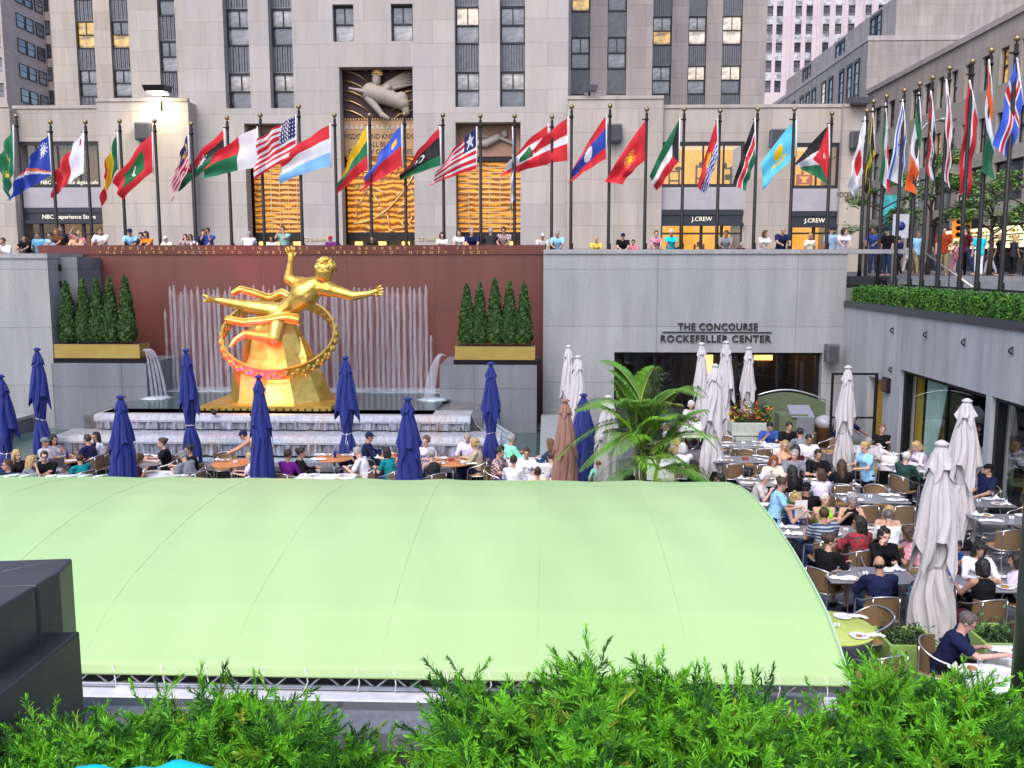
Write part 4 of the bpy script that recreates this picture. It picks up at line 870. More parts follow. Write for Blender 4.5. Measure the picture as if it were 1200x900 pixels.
# hoop: flat band circle tilted towards the viewer
g = MB(); cen = q(327, 394, 0); RR_ = 1.66; rot = Matrix.Rotation(R(7), 3, 'Y') @ Matrix.Rotation(R(37), 3, 'X')
n = 72; vs = []
for i in range(n):
    a = 2 * math.pi * i / n
    for rr_, hh in ((RR_, -.21), (RR_ + .07, -.21), (RR_ + .07, .21), (RR_, .21)): vs.append(cen + rot @ Vector((rr_ * math.cos(a), rr_ * math.sin(a), hh)))
g.add(vs, [(i * 4 + j, i * 4 + (j + 1) % 4, ((i + 1) % n) * 4 + (j + 1) % 4, ((i + 1) % n) * 4 + j) for i in range(n) for j in range(4)], 0, False)
g.build('hoop', M_gilt, st)
g = MB()
for i in range(0, 64):
    a = 2 * math.pi * i / 64
    g.ell(cen + rot @ Vector(((RR_ + .05) * math.cos(a), (RR_ + .05) * math.sin(a), .06 * (-1) ** i)), (.12, .05, .12), 8)
g.build('hoop_ornament', M_gilt, st)
# figure: one continuous remeshed body
g = MB(); F_ = lambda a, b, r0, r1: g.cap(a, b, r0 * 1.08, r1 * 1.08)
hip, hipR = q(333, 366, -.55), q(327, 372, -.65); chest, sh1, sh2 = q(357, 345, -.7), q(350, 333, -.5), q(386, 339, -.85)
F_(hip, q(345, 356, -.6), .30, .30); F_(q(345, 356, -.6), chest, .30, .40); F_(chest, q(366, 338, -.7), .40, .34); F_(sh1, sh2, .23, .23); F_(q(370, 335, -.75), q(378, 322, -.85), .16, .15)
g.ell(q(380, 318, -.9), (.28, .31, .34)); 
F_(sh2, q(414, 347, -1.0), .19, .135); F_(q(414, 347, -1.0), q(434, 344, -1.05), .135, .085)      # right-hand arm, outstretched
F_(q(434, 344, -1.05), q(441, 341, -1.08), .09, .07)
F_(sh1, q(338, 327, -.5), .19, .14); F_(q(338, 327, -.5), q(341, 306, -.55), .14, .09); F_(q(341, 306, -.55), q(341, 299, -.55), .1, .09)   # raised arm
F_(hip, q(291, 359, -.5), .28, .20); F_(q(291, 359, -.5), q(256, 352, -.4), .18, .10); F_(q(256, 352, -.4), q(246, 351, -.5), .09, .085); F_(q(247, 350, -.5), q(240, 353, -.75), .085, .05); F_(q(247, 350, -.5), q(239, 346, -.55), .075, .05)
F_(hipR, q(322, 396, -1.15), .28, .20); F_(q(322, 396, -1.15), q(287, 391, -.9), .18, .11); F_(q(287, 391, -.9), q(276, 398, -1.0), .1, .08); F_(q(276, 398, -1.0), q(270, 406, -1.15), .085, .05)
me = remesh(g, .035, 4, 'figure', [M_gilt])
g2 = MB()
for base, dirs in ((q(441, 341, -1.08), (1, 0, .1)), (q(341, 298, -.55), (-.1, 0, 1))):
    d = Vector(dirs).normalized(); s_ = d.cross(Vector((0, 1, 0))).normalized()
    for k, (f_, L) in enumerate(((-.08, .2), (-.03, .24), (.03, .23), (.08, .18))): g2.tube([base + s_ * f_, base + s_ * f_ * 1.5 + d * L * .6, base + s_ * f_ * 1.7 + d * L + Vector((0, -.04, 0))], [.036, .032, .02], 6)
    g2.tube([base - s_ * .07 - d * .08, base - s_ * .17 + d * .04], [.036, .022], 6)
import bmesh
bm = bmesh.new(); bm.from_mesh(me); bm.from_mesh(g2.mesh('t')); bm.to_mesh(me); bm.free(); me.polygons.foreach_set('use_smooth', [True] * len(me.polygons))
inst('figure', me, st)
g = MB(); rnd = random.Random(2)
for k in range(70):
    a = rnd.uniform(0, 6.28); e = rnd.uniform(-.1, 1.5); c = q(381, 315, -.88) + Vector((math.cos(a) * math.cos(e) * .27, math.sin(a) * math.cos(e) * .29 + .03, math.sin(e) * .30)); g.ell(c, (.08, .08, .08), 6)
g.build('hair', M_gilt, st)
def ribbon(name, pts, w, th=.05):
    g = MB(); P_ = [Vector(p) for p in pts]; n = len(P_) - 1
    def fn(u, v):
        t = u * n; i = min(int(t), n - 1); f = t - i
        a, b = P_[i], P_[i + 1]; p = a.lerp(b, f * f * (3 - 2 * f) if False else f); return p + Vector((0, .25 * math.sin(v * 3.14 * 3) * .35, (v - .5) * w * (1 - .3 * u)))
    g.grid(28, 12, fn); me = g.mesh(name, [M_gilt]); o = inst(name, me, st); m = o.modifiers.new('s', 'SOLIDIFY'); m.thickness = th; m2 = o.modifiers.new('b', 'SUBSURF'); m2.levels = m2.render_levels = 1; return o
ribbon('drapery', [q(345, 352, .1), q(330, 343, .2), q(316, 350, .25), q(300, 344, .2), q(282, 339, .1), q(272, 344, 0)], .34)
ribbon('drapery', [q(352, 375, -.85), q(335, 372, -.95), q(310, 376, -.95), q(285, 378, -.9), q(264, 374, -.8)], .36)
L = bpy.data.lights.new('red_lamp', 'SPOT'); L.energy = 650; L.color = (1, .0, .10); L.spot_size = R(52); L.shadow_soft_size = .1
for lx, lz, aim in ((-1.2, .35, (-.9, -1.2, 1.25)), (-.1, .3, (-.1, -1.3, 1.1))):
    lo = bpy.data.objects.new('red_lamp', L); C.objects.link(lo); lo.parent = st; lo.location = (lx, -2.3, lz - .2); lo.rotation_euler = (Vector(aim) - Vector((lx, -2.2, lz))).to_track_quat('-Z', 'Y').to_euler()
    g = MB(); g.lathe([(.03, .02), (.07, .03), (.08, .14), (.05, .16)], 12); g.build('lamp_housing', M_dark, lo)
# ================= FLAGS AND POLES =================
M_pole = pm('dark_bronze_pole', (.012, .010, .010), .5, 0, spec=.3); M_ball = pm('dull_gold_ball', (.30, .22, .12), .4, .8)
k = NB('flag_cloth'); at = k.n.new('ShaderNodeAttribute'); at.attribute_name = 'Col'; k.l(at.outputs[0], k.b.inputs['Base Color']); k.b.inputs['Roughness'].default_value = .7; k.b.inputs['Sheen Weight'].default_value = .2
tr = k.n.new('ShaderNodeBsdfTranslucent'); k.l(at.outputs[0], tr.inputs[0]); mx = k.n.new('ShaderNodeMixShader'); mx.inputs[0].default_value = .3; k.l(k.b.outputs[0], mx.inputs[1]); k.l(tr.outputs[0], mx.inputs[2]); k.l(mx.outputs[0], k.n['Material Output'].inputs[0]); M_flag = k.m
FC = {c: srgb(h) for c, h in dict(g='12724a', r='d3202f', w='e6e6ee', b='2340a8', y='f2c314', k='16161c', o='f0641e', l='7db6ee', n='1d2560', s='5ec8ea', B='3f62d8', G='0d6a3a', O='c8501e', d='8a1c2c').items()}
def star(u, v, cu, cv, r, n=5, asp=1.6):
    x, y = (u - cu) * asp, (v - cv); d = math.hypot(x, y); a = math.atan2(x, -y) % (2 * math.pi / n); a = abs(a - math.pi / n)
    return d < r * (.42 + .58 * (a / (math.pi / n)) ** 1.5)
H3 = lambda s: (lambda u, v: s[min(2, int(v * 3))]); V3 = lambda s: (lambda u, v: s[min(2, int(u * 3))])
def disc(u, v, cu, cv, r, asp=1.6): return math.hypot((u - cu) * asp, v - cv) < r
def f_mrt(u, v): return 'y' if (disc(u, v, .5, .5, .28) and not disc(u, v, .5, .40, .28)) or star(u, v, .5, .32, .1) else 'g'
def f_mhl(u, v):
    if star(u, v, .2, .25, .22, 12): return 'w'
    t = .95 - u * .75; w = .03 + .1 * u; return 'o' if t - w < v < t else 'w' if t <= v < t + w else 'b'
def f_mlt(u, v): return ('d' if abs(u - .12) < .03 and abs(v - .15) < .09 else 'w') if u < .5 else 'r'
def f_mdv(u, v):
    if .22 < u < .78 and .24 < v < .76: return 'w' if disc(u, v, .5, .5, .17) and not disc(u, v, .46, .5, .16) else 'G'
    return 'r'
def f_mys(u, v):
    if u < .5 and v < .57: return 'y' if (disc(u, v, .2, .28, .2) and not disc(u, v, .25, .28, .17)) or star(u, v, .34, .28, .14, 14) else 'n'
    return 'r' if int(v * 14) % 2 == 0 else 'w'
def f_mwi(u, v): return 'w' if star(u, v, .5, .5, .26, 16) else 'rkg'[min(2, int(v * 3))] if v > .33 else 'k' if False else 'rkg'[min(2, int(v * 3))]
def f_mdg(u, v): return 'w' if u < .36 else 'r' if v < .5 else 'g'
def f_usa(u, v):
    if u < .42 and v < .54: return 'w' if (int(u * 28) + int(v * 20)) % 2 == 0 and (int(u * 56) % 2 == 0) else 'n'
    return 'r' if int(v * 13) % 2 == 0 else 'w'
def f_lbr(u, v):
    if u < .34 and v < .46: return 'w' if star(u, v, .17, .23, .2) else 'n'
    return 'r' if int(v * 11) % 2 == 0 else 'w'
def f_lie(u, v): return 'y' if disc(u, v, .22, .26, .13) and v > .2 else 'B' if v < .5 else 'r'
def f_lby(u, v): return 'w' if (disc(u, v, .48, .5, .14) and not disc(u, v, .51, .5, .12)) or star(u, v, .58, .5, .07) else 'r' if v < .25 else 'k' if v < .75 else 'g'
def f_lso(u, v): return 'k' if disc(u, v, .5, .5, .1) else 'B' if v < .3 else 'w' if v < .7 else 'G'
def f_lbn(u, v): return 'G' if .26 + abs(u - .5) * 1.6 < v < .7 and abs(u - .5) < .17 else 'r' if v < .25 or v > .75 else 'w'
def f_lva(u, v): return 'w' if .4 < v < .6 else 'd' if False else 'r'
def f_lao(u, v): return 'w' if disc(u, v, .5, .5, .2) else 'b' if .25 < v < .75 else 'r'
def f_kgz(u, v): return 'y' if star(u, v, .5, .5, .3, 20) and not (disc(u, v, .5, .5, .15) and not disc(u, v, .5, .5, .12)) else 'r'
def f_kwt(u, v): return 'k' if u < .25 and v > u * 1.33 and v < 1 - u * 1.33 else 'gwr'[min(2, int(v * 3))]
def f_kir(u, v): return ('y' if disc(u, v, .5, .42, .2) or star(u, v, .5, .2, .1) else 'r') if v < .5 else ('w' if int((v + .04 * math.sin(u * 18)) * 14) % 2 == 0 else 'b')
def f_ken(u, v): return 'r' if disc(u, v, .5, .5, .2, 2.6) else 'w' if abs(v - .33) < .03 or abs(v - .67) < .03 else 'krg'[min(2, int(v * 3))]
def f_kaz(u, v): return 'y' if disc(u, v, .5, .42, .2) or (abs(v - .72 + abs(u - .5) * .3) < .04 and abs(u - .5) < .2) or .02 < u < .06 else 's'
def f_jor(u, v): return ('w' if star(u, v, .15, .5, .07, 7) else 'r') if u < .5 * (1 - abs(v - .5) * 2) else 'kwg'[min(2, int(v * 3))]
def f_jpn(u, v): return 'r' if disc(u, v, .5, .5, .3) else 'w'
def f_jam(u, v): return 'y' if abs(u - v) < .09 or abs(u + v - 1) < .09 else ('k' if abs(u - .5) > abs(v - .5) else 'G')
def f_isr(u, v):
    if abs(v - .17) < .07 or abs(v - .83) < .07: return 'B'
    x, y = (u - .5) * 1.5, v - .5; 
    for s in (1, -1):
        d = max(-y * s, y * s * .5 + abs(x) * .866); 
        if .085 < d < .12: return 'B'
    return 'w'
def f_irq(u, v): return 'G' if abs(v - .5) < .07 and .25 < u < .75 and int(u * 24) % 2 else 'rwk'[min(2, int(v * 3))]
def f_irn(u, v): return 'r' if star(u, v, .5, .5, .14, 4) or v > .66 else 'G' if v < .33 else 'w'
def f_ind(u, v): return 'n' if disc(u, v, .5, .5, .12) and not disc(u, v, .5, .5, .08) else 'owg'[min(2, int(v * 3))]
def f_isl(u, v): return 'r' if abs(u - .36) < .045 or abs(v - .5) < .07 else 'w' if abs(u - .36) < .09 or abs(v - .5) < .13 else 'B'
def flagmesh(corn, dep, fn, seed, amp=.13, nu=44, nv=30, droop=.12, o=Vector()):
    """corn: pixel corners hoist-top, hoist-bottom, fly-bottom, fly-top at depth dep"""
    rnd = random.Random(seed); HT, HB, FB, FT = [P(x, y, Y=dep) - o for x, y in corn]
    ph, fr, ph2 = rnd.uniform(0, 6), rnd.uniform(1.6, 2.6), rnd.uniform(0, 6); L = ((FT - HT).length + (FB - HB).length) / 2
    vs = []; cols = []
    for j in range(nv + 1):
        v = j / nv
        for i in range(nu + 1):
            u = i / nu; ub = u
            p = HT * (1 - u) * (1 - v) + HB * (1 - u) * v + FT * u * (1 - v) + FB * u * v
            bow = math.sin(math.pi * u); p.z += L * droop * bow * (.4 - v * .2) * (1 if (FT - HT).z < 0 else .4)
            w = u ** .6; s = math.sin(u * fr * 2 * math.pi + v * 1.8 + ph); s2 = math.sin(u * 3 + v * 9 + ph2)
            p.y += amp * w * s + amp * .55 * w * s2 - .25 * u * math.sin(ph); p.x += .03 * w * s2; p.z += .045 * w * s * (v - .3)
            vs.append(p)
    me = bpy.data.meshes.new('cloth'); fs = [(j * (nu + 1) + i, j * (nu + 1) + i + 1, (j + 1) * (nu + 1) + i + 1, (j + 1) * (nu + 1) + i) for j in range(nv) for i in range(nu)]
    me.from_pydata([tuple(v) for v in vs], [], fs); at = me.color_attributes.new('Col', 'FLOAT_COLOR', 'CORNER'); data = []
    for j in range(nv):
        for i in range(nu): c = FC[fn((i + .5) / nu, (j + .5) / nv)]; data += [*c, 1] * 4
    at.data.foreach_set('color', data); me.materials.append(M_flag); me.polygons.foreach_set('use_smooth', [True] * len(me.polygons)); return me
FL = [ # pole x, pole top y, flag fn, corners, label
 (19,136,f_mrt,((15,148),(16,200),(4,236),(-8,196)),'green flag with a yellow crescent at the left edge of the photo'),
 (59,143,f_mhl,((57,158),(60,205),(14,236),(30,200)),'deep blue flag with orange and white diagonal stripes and a white star'),
 (100,143,f_mlt,((97,155),(98,202),(61,232),(64,198)),'white and red flag hanging fourth from the left, small emblem at the hoist' ),
 (140,142,V3('gyr'),((137,155),(138,198),(122,243),(126,206)),'green, yellow and red vertical tricolour drooping at the left'),
 (181,142,f_mdv,((178,155),(179,202),(144,236),(138,215)),'red flag with a green panel and white crescent'),
 (224,145,f_mys,((220,158),(221,196),(198,240),(202,205)),'red and white striped flag with navy canton and yellow moon'),
 (266,138,f_mwi,((262,152),(263,183),(203,225),(206,212)),'red, black and green flag with a white rising sun'),
 (305,135,f_mdg,((301,150),(302,196),(236,212),(248,188)),'flag of white hoist with red over green'),
 (350,125,f_usa,((346,136),(347,182),(300,212),(306,165)),'striped flag with many stars on navy, left of the entrance'),
 (392,135,H3('rwl'),((386,146),(387,195),(330,215),(330,187)),'red, white and sky blue horizontal tricolour'),
 (433,135,H3('ygr'),((430,148),(431,198),(393,228),(400,205)),'yellow, green and red horizontal tricolour in front of the gilded entrance'),
 (474,134,f_lie,((470,147),(471,195),(424,226),(432,202)),'blue over red flag in front of the gilded entrance'),
 (519,135,f_lby,((515,150),(516,194),(467,213),(473,202)),'red, black and green flag with white crescent and star'),
 (563,136,f_lbr,((558,150),(558,198),(505,218),(520,192)),'red and white striped flag with one white star'),
 (603,136,f_lso,((600,150),(601,190),(598,246),(603,232)),'narrow green, white and blue flag hanging limp'),
 (647,137,f_lbn,((642,147),(642,193),(586,206),(602,182)),'red and white flag with a green cedar tree'),
 (670,125,f_lva,((665,138),(665,188),(604,203),(624,178)),'dark red flag with a narrow white middle stripe'),
 (715,124,f_lao,((710,136),(710,186),(667,216),(672,196)),'red and blue banded flag with a white disc'),
 (758,128,f_kgz,((757,140),(757,187),(728,216),(709,214)),'bright red flag with a yellow sun'),
 (802,128,f_kwt,((796,140),(795,190),(770,224),(762,206)),'green, white and red flag with a black hoist wedge'),
 (844,130,f_kir,((840,141),(841,185),(828,230),(818,216)),'red flag with blue and white waves in its lower half'),
 (888,128,f_ken,((884,140),(885,188),(872,224),(857,218)),'black, red and green flag with white edging and shield'),
 (931,128,f_kaz,((932,140),(933,182),(895,222),(892,192)),'pale turquoise blue flag with a yellow sun'),
 (975,133,f_jor,((971,147),(972,217),(940,198),(933,191)),'black, white and green flag with a red triangle'),
 (1016,130,f_jpn,((1013,138),(1014,190),(1005,232),(996,215)),'white flag with a red disc at the corner of the pole rows')]
RF = [(1024,119,f_jam,((1022,128),(1025,180),(1017,232),(1011,222)),'black and green flag with a yellow diagonal cross'),
 (1039,113,f_irn,((1037,122),(1040,170),(1042,228),(1029,212)),'green, white and red flag, third on the side row'),
 (1060,106,f_isr,((1057,118),(1062,165),(1060,218),(1043,208)),'white flag with two blue stripes and a blue star'),
 (1078,98,V3('gwo'),((1076,110),(1080,155),(1073,228),(1061,222)),'green, white and orange flag hanging limp on the side row'),
 (1093,91,f_irq,((1090,108),(1096,155),(1093,215),(1084,206)),'red, white and black flag hanging limp on the side row'),
 (1113,80,H3('wrw'),((1108,95),(1116,150),(1108,222),(1104,212)),'white and deep red flag hanging on the side row'),
 (1140,72,H3('rwr'),((1135,96),(1146,140),(1139,232),(1126,226)),'red and white flag on the third pole from the right'),
 (1162,59,V3('owg'),((1158,72),(1163,120),(1160,212),(1148,202)),'orange, white and green flag on the second pole from the right'),
 (1192,45,f_isl,((1190,70),(1199,120),(1186,190),(1166,168)),'blue flag with a red and white cross on the pole nearest the camera')]
PP = ['far left pole at the edge'] 
pmc = {}
def flagpole(x, ytop, Y, base, label, grp):
    p = P(x, ytop, Y=Y); H = p.z - base; o = thing('flagpole', label, 'flagpole', (p.x, Y, base), group=grp)
    g = MB(); g.tube([(0, 0, 0), (0, 0, .25), (0, 0, H - .12)], [.075, .062, .048], 10); g.build('pole_shaft', M_pole, o)
    g = MB(); g.ell((0, 0, H), (.085, .085, .085), 12); g.build('ball_finial', M_ball, o)
    g = MB(); g.cyl((0, 0, H - .14), (0, 0, H - .06), .02, n=8); g.build('finial_stem', M_pole, o); g = MB(); g.box(-.16, -.05, -.02, .02, H - .36, H - .32); g.lathe([(.06, H - .38), (.075, H - .34), (.06, H - .3)], 10); g.build('pulley_truck', M_pole, o); g = MB(); g.box(.045, .09, -.03, .03, .9, 1.15); g.build('cleat', M_pole, o); return p
def flag(i, Y, corn, fn, label, amp, grp):
    o0 = P(*corn[0], Y=Y); o = thing('flag', label, 'flag', o0, group=grp)
    inst('cloth', flagmesh(corn, Y, fn, i, amp, o=o0), o)
    b = P(*corn[1], Y=Y) - o0; g = MB(); g.tube([(.02, 0, .05), (b.x * .5 + .02, 0, b.z * .5), (b.x + .02, 0, b.z - .05)], .022, 6); g.build('hoist_band', pm('white_webbing', (.7, .7, .75), .6), o)
cut = lambda s: ' '.join(s.split()[:11]).rstrip(',')
for i, (x, yt, fn, corn, lb) in enumerate(FL):
    Y = 32.85; flagpole(x, yt, Y, STREET, 'flagpole flying the ' + cut(lb), 'flagpoles along the fountain wall'); flag(i, Y - .02, corn, fn, lb, .13, 'flags over the fountain wall')
for i, (x, yt, fn, corn, lb) in enumerate(RF):
    Xr = 11.35; p = P(x, yt, X=Xr); flagpole(x, yt, p.y, PROM, 'side row flagpole flying the ' + cut(lb), 'flagpoles along the right side'); flag(40 + i, p.y - .03, corn, fn, lb, .1, 'flags of the right side row')
# ================= CANOPY =================
prof = [(7.16, 2.12), (7.2, 2.2), (7.45, 2.33), (7.8, 2.47), (8.3, 2.58), (9.0, 2.69), (9.8, 2.765), (10.6, 2.775), (11.4, 2.72), (12.2, 2.60), (12.9, 2.43), (13.6, 2.22), (14.2, 2.0)]
XE = 2.46; XL = -21.0
def profat(t):
    t *= len(prof) - 1; i = min(int(t), len(prof) - 2); f = t - i; return tuple(prof[i][k] * (1 - f) + prof[i + 1][k] * f for k in (0, 1))
seams = [XE - .02 - 1.26 * k for k in range(20)]
def can(u, v):
    x = XE + (XL - XE) * u; y, z = profat(v); s = ((XE - x) / 1.26) % 1
    sc = math.sin(math.pi * s); z -= .022 * sc * math.sin(math.pi * min(1, v * 1.05)) ** .5 if v < 1 else 0
    z += .008 * math.sin(x * 7 + y * 2) * math.sin(math.pi * v); return (x, y, z)
def canmat():
    k = NB('canopy_fabric'); b = k.b; v = k.coord(); n = k.noise(k.coord((1, .35, 1)), .9, 4); f = k.noise(k.coord((1, 1, 1)), 160, 2)
    k.l(k.mix(k.ramp(n, .3, .7), (.375, .545, .25), (.405, .575, .275)), b.inputs['Base Color']); b.inputs['Roughness'].default_value = .5; b.inputs['Specular IOR Level'].default_value = .35
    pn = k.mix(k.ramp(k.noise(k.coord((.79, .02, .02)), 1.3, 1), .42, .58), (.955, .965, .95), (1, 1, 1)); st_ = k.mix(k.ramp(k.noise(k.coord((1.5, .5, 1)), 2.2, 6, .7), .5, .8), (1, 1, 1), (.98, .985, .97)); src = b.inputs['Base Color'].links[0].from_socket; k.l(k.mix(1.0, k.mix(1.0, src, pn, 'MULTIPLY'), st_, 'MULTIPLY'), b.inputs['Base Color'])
    c = k.n.new('ShaderNodeTexCoord'); w = k.noise(k.coord((2.2, .25, 1)), 1.6, 3); ad = k.n.new('ShaderNodeMath'); ad.operation = 'MULTIPLY_ADD'; k.l(f, ad.inputs[0]); ad.inputs[1].default_value = .03; k.l(w, ad.inputs[2]); k.bump(ad.outputs[0], .2, .04); return k.m
o = thing('canopy', 'huge pale green fabric canopy over the sunken terrace', 'canopy', (0, 0, 0))
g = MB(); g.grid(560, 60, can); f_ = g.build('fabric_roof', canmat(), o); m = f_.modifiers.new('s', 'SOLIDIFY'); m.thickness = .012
M_seam = pm('seam_stitching', (.33, .47, .25), .7); M_hem = pm('pale_hem', (.50, .78, .56), .6)
rnd = random.Random(8); g = MB()
for x in seams[1:]:
    pts = []; dr = rnd.uniform(-.04, .04)
    for t in np.linspace(.12, .8, 26): u = (XE - x) / (XE - XL); p = can(u, t); pts.append((p[0] + .015 * math.sin(t * 6 + x) + dr * t, p[1], p[2] + .013))
    g.tube(pts, .0016, 4)
g.build('seam', M_seam, o)
g = MB(); g.tube([Vector(can(u, .1)) + Vector((0, 0, .004)) for u in np.linspace(0, 1, 200)], .005, 4); g.build('hem', M_hem, o)
g = MB(); g.tube([Vector(can(0, v)) + Vector((.005, 0, .0)) for v in np.linspace(0, 1, 50)], .012, 6); g.build('edge_rope', M_hem, o)
g = MB()
for (a, b) in (((5, 556), (30, 556)), ((8, 559), (22, 554)), ((24, 559), (42, 555)), ((54, 556), (76, 553)), ((68, 560), (100, 554)), ((92, 561), (108, 558)), ((110, 560), (126, 557))):
    pa = P(*a, Y=12.1); pb = P(*b, Y=12.5); pa.z = 2.62; pb.z = 2.56; g.tube([pa, pb], .018, 4)
g.build('white_marking', pm('white_print', (.8, .85, .85), .6), o)
# aluminium truss under the eave
M_alu = pm('aluminium_tube', (.55, .56, .62), .35, .8); M_whitep = pm('white_painted_beam', (.62, .62, .68), .4)
o = thing('roof_truss', 'white and silver lattice truss carrying the canopy eave', 'truss', (0, 7.2, 0))
g = MB(); 
for z, y in ((2.14, 0), (2.02, 0), (2.1, .2)): g.tube([(XL, y, z), (XE - .05, y, z)], .022, 8)
g.build('chord_tubes', M_alu, o); g = MB(); x = XL
while x < XE - .3: g.cyl((x, 0, 2.02), (x + .14, 0, 2.14), .009, n=6); g.cyl((x + .14, 0, 2.14), (x + .28, 0, 2.02), .009, n=6); x += .28
g.build('lattice_bars', M_alu, o); g = MB(); 
for k in range(60):
    x = XL + .3 + k * .39 + rnd.uniform(-.05, .05); g.tube([(x, -.03, 2.2), (x + .02, -.035, 2.08), (x + rnd.uniform(-.04, .04), -.03, 1.98)], .006, 5)
g.build('lacing_cord', pm('white_cord', (.8, .8, .82), .7), o)
for yy in (7.2, 14.1):
    for k, x in enumerate((2.3, -3.5, -9.5, -15.5)):
        g = MB(); g.box(x - .06, x + .06, yy - 7.2 - .06, yy - 7.2 + .06, 0, 2.0 if yy > 10 else 2.02); g.build('post', M_whitep, o)
g = MB(); g.box(-4.2, -.5, -.16, .06, 1.84, 1.99, bev=.01); o2 = thing('gutter_beam', 'long white painted beam below the truss behind the hedge', 'beam', (0, 7.2, 0)); g.build('beam', M_whitep, o2)
g = MB(); g.box(-4.2, -.5, -.12, .02, 1.76, 1.835); g.build('grey_flange', pm('grey_flange', (.2, .2, .25), .5), o2)
for x in (-3.7, -.75): g = MB(); g.box(x - .05, x + .05, -.1, 0, 0, 1.76); g.build('post', M_whitep, o2)
# ================= UMBRELLAS =================
def umat(name, c, warm=0):
    k = NB(name); b = k.b; n = k.noise(k.coord((1, 1, .25)), 9, 4); c = srgb(c); k.l(k.mix(k.ramp(n, .3, .7), tuple(x * .9 for x in c), tuple(min(1, x * 1.06) for x in c)), b.inputs['Base Color'])
    b.inputs['Roughness'].default_value = .85; b.inputs['Sheen Weight'].default_value = .15; k.bump(k.noise(k.coord((1, 1, .3)), 22, 3), .35, .012); return k.m
M_ublue = umat('royal_blue_canvas', (.006, .016, .17)); M_ugrey = umat('pale_grey_canvas', (.50, .48, .50)); M_urose = umat('rose_brown_canvas', (.27, .14, .11))
M_wood = pm('varnished_wood', (.22, .07, .025), .35, var=.4, scale=4)
def umbrella_mesh(seed, style):
    """closed parasol of unit-ish size, height 1 -> scaled; returns dict of meshes (H=2.9)"""
    rnd = random.Random(seed); out = []; n = 144; H = 2.9
    nf = 8
    def layer(z0, z1, r0f, jag, ph, nz=34, fold=.3, seed2=0, tie=None):
        rr = random.Random(seed * 7 + seed2); fd = [rr.uniform(.65, 1.25) for _ in range(nf)]; hem = [rr.uniform(-.6, 1) for _ in range(nf * 2)]; tw_ = rr.uniform(-.5, .5)
        g = MB()
        def fn(u, v):
            a = 2 * math.pi * u; f = (u * nf + ph) % nf; i = int(f); s = f - i; s = s + .18 * math.sin(2 * math.pi * s)    # asymmetric pleat
            tri = 1 - abs(2 * s - 1); k_ = fd[i] * (1 - s) + fd[(i + 1) % nf] * s
            r = r0f(v); amp = fold * min(1, v * 1.6 + .25)
            rad = r * (1 - amp * .5 + amp * 1.0 * (tri ** 1.3) * k_ + .03 * math.sin(a * 19 + v * 5))
            z = z0 + (z1 - z0) * v
            if v > .5:
                h4 = (u * 4 + ph * .5 + .3) % 1; big = max(0, 1 - abs(2 * h4 - 1) * 1.35); z -= jag * ((v - .5) / .5) ** 1.5 * (big * 1.25 + .22 * hem[i] * tri - .12)
            aa = a + tw_ * v + .12 * math.sin(v * 7 + i); return (rad * math.cos(aa), rad * math.sin(aa), z)
        g.grid(n, nz, fn); return g
    gs = []; flick = lambda a, b, t: a + (b - a) * max(0, min(1, t))
    if style == 'tied':
        gs.append(layer(H - .01, H - .30, lambda v: .045 + .115 * v, .10, .0, 10, .3, 1))
        gs.append(layer(H - .06, 1.75, lambda v: .06 + .20 * v ** .9, .30, .35, 26, .38, 2))
        gs.append(layer(1.95, 1.12, lambda v: .19 - .085 * v ** 1.3, .02, .35, 16, .4, 4))
        gs.append(layer(1.16, .42, lambda v: .10 + .125 * min(1, v * 1.3) ** .6, .26, .8, 22, .42, 3))
    elif style == 'flare':
        gs.append(layer(H - .01, H - .26, lambda v: .045 + .10 * v, .08, .0, 10, .3, 1))
        gs.append(layer(H - .06, 1.85, lambda v: .06 + .20 * v, .30, .35, 24, .36, 2))
        gs.append(layer(2.15, .5, lambda v: .19 + .12 * v, .24, .8, 26, .34, 3))
    else:
        gs.append(layer(H, H - .30, lambda v: .075 + .13 * v, .16, .0, 10, .3, 1))
        gs.append(layer(H - .08, 1.62, lambda v: .08 + .25 * v ** .85, .42, .3, 34, .34, 2))
        gs.append(layer(1.85, 1.28, lambda v: .25 - .075 * v, .02, .3, 14, .36, 4))
        gs.append(layer(1.32, .38, lambda v: .165 + .13 * min(1, v * 1.4) ** .7, .34, .7, 26, .44, 3))
    g = MB()
    for q in gs: g.add(q.v, q.f, 0, True)
    return g.mesh('closed_canvas')
UM = {}
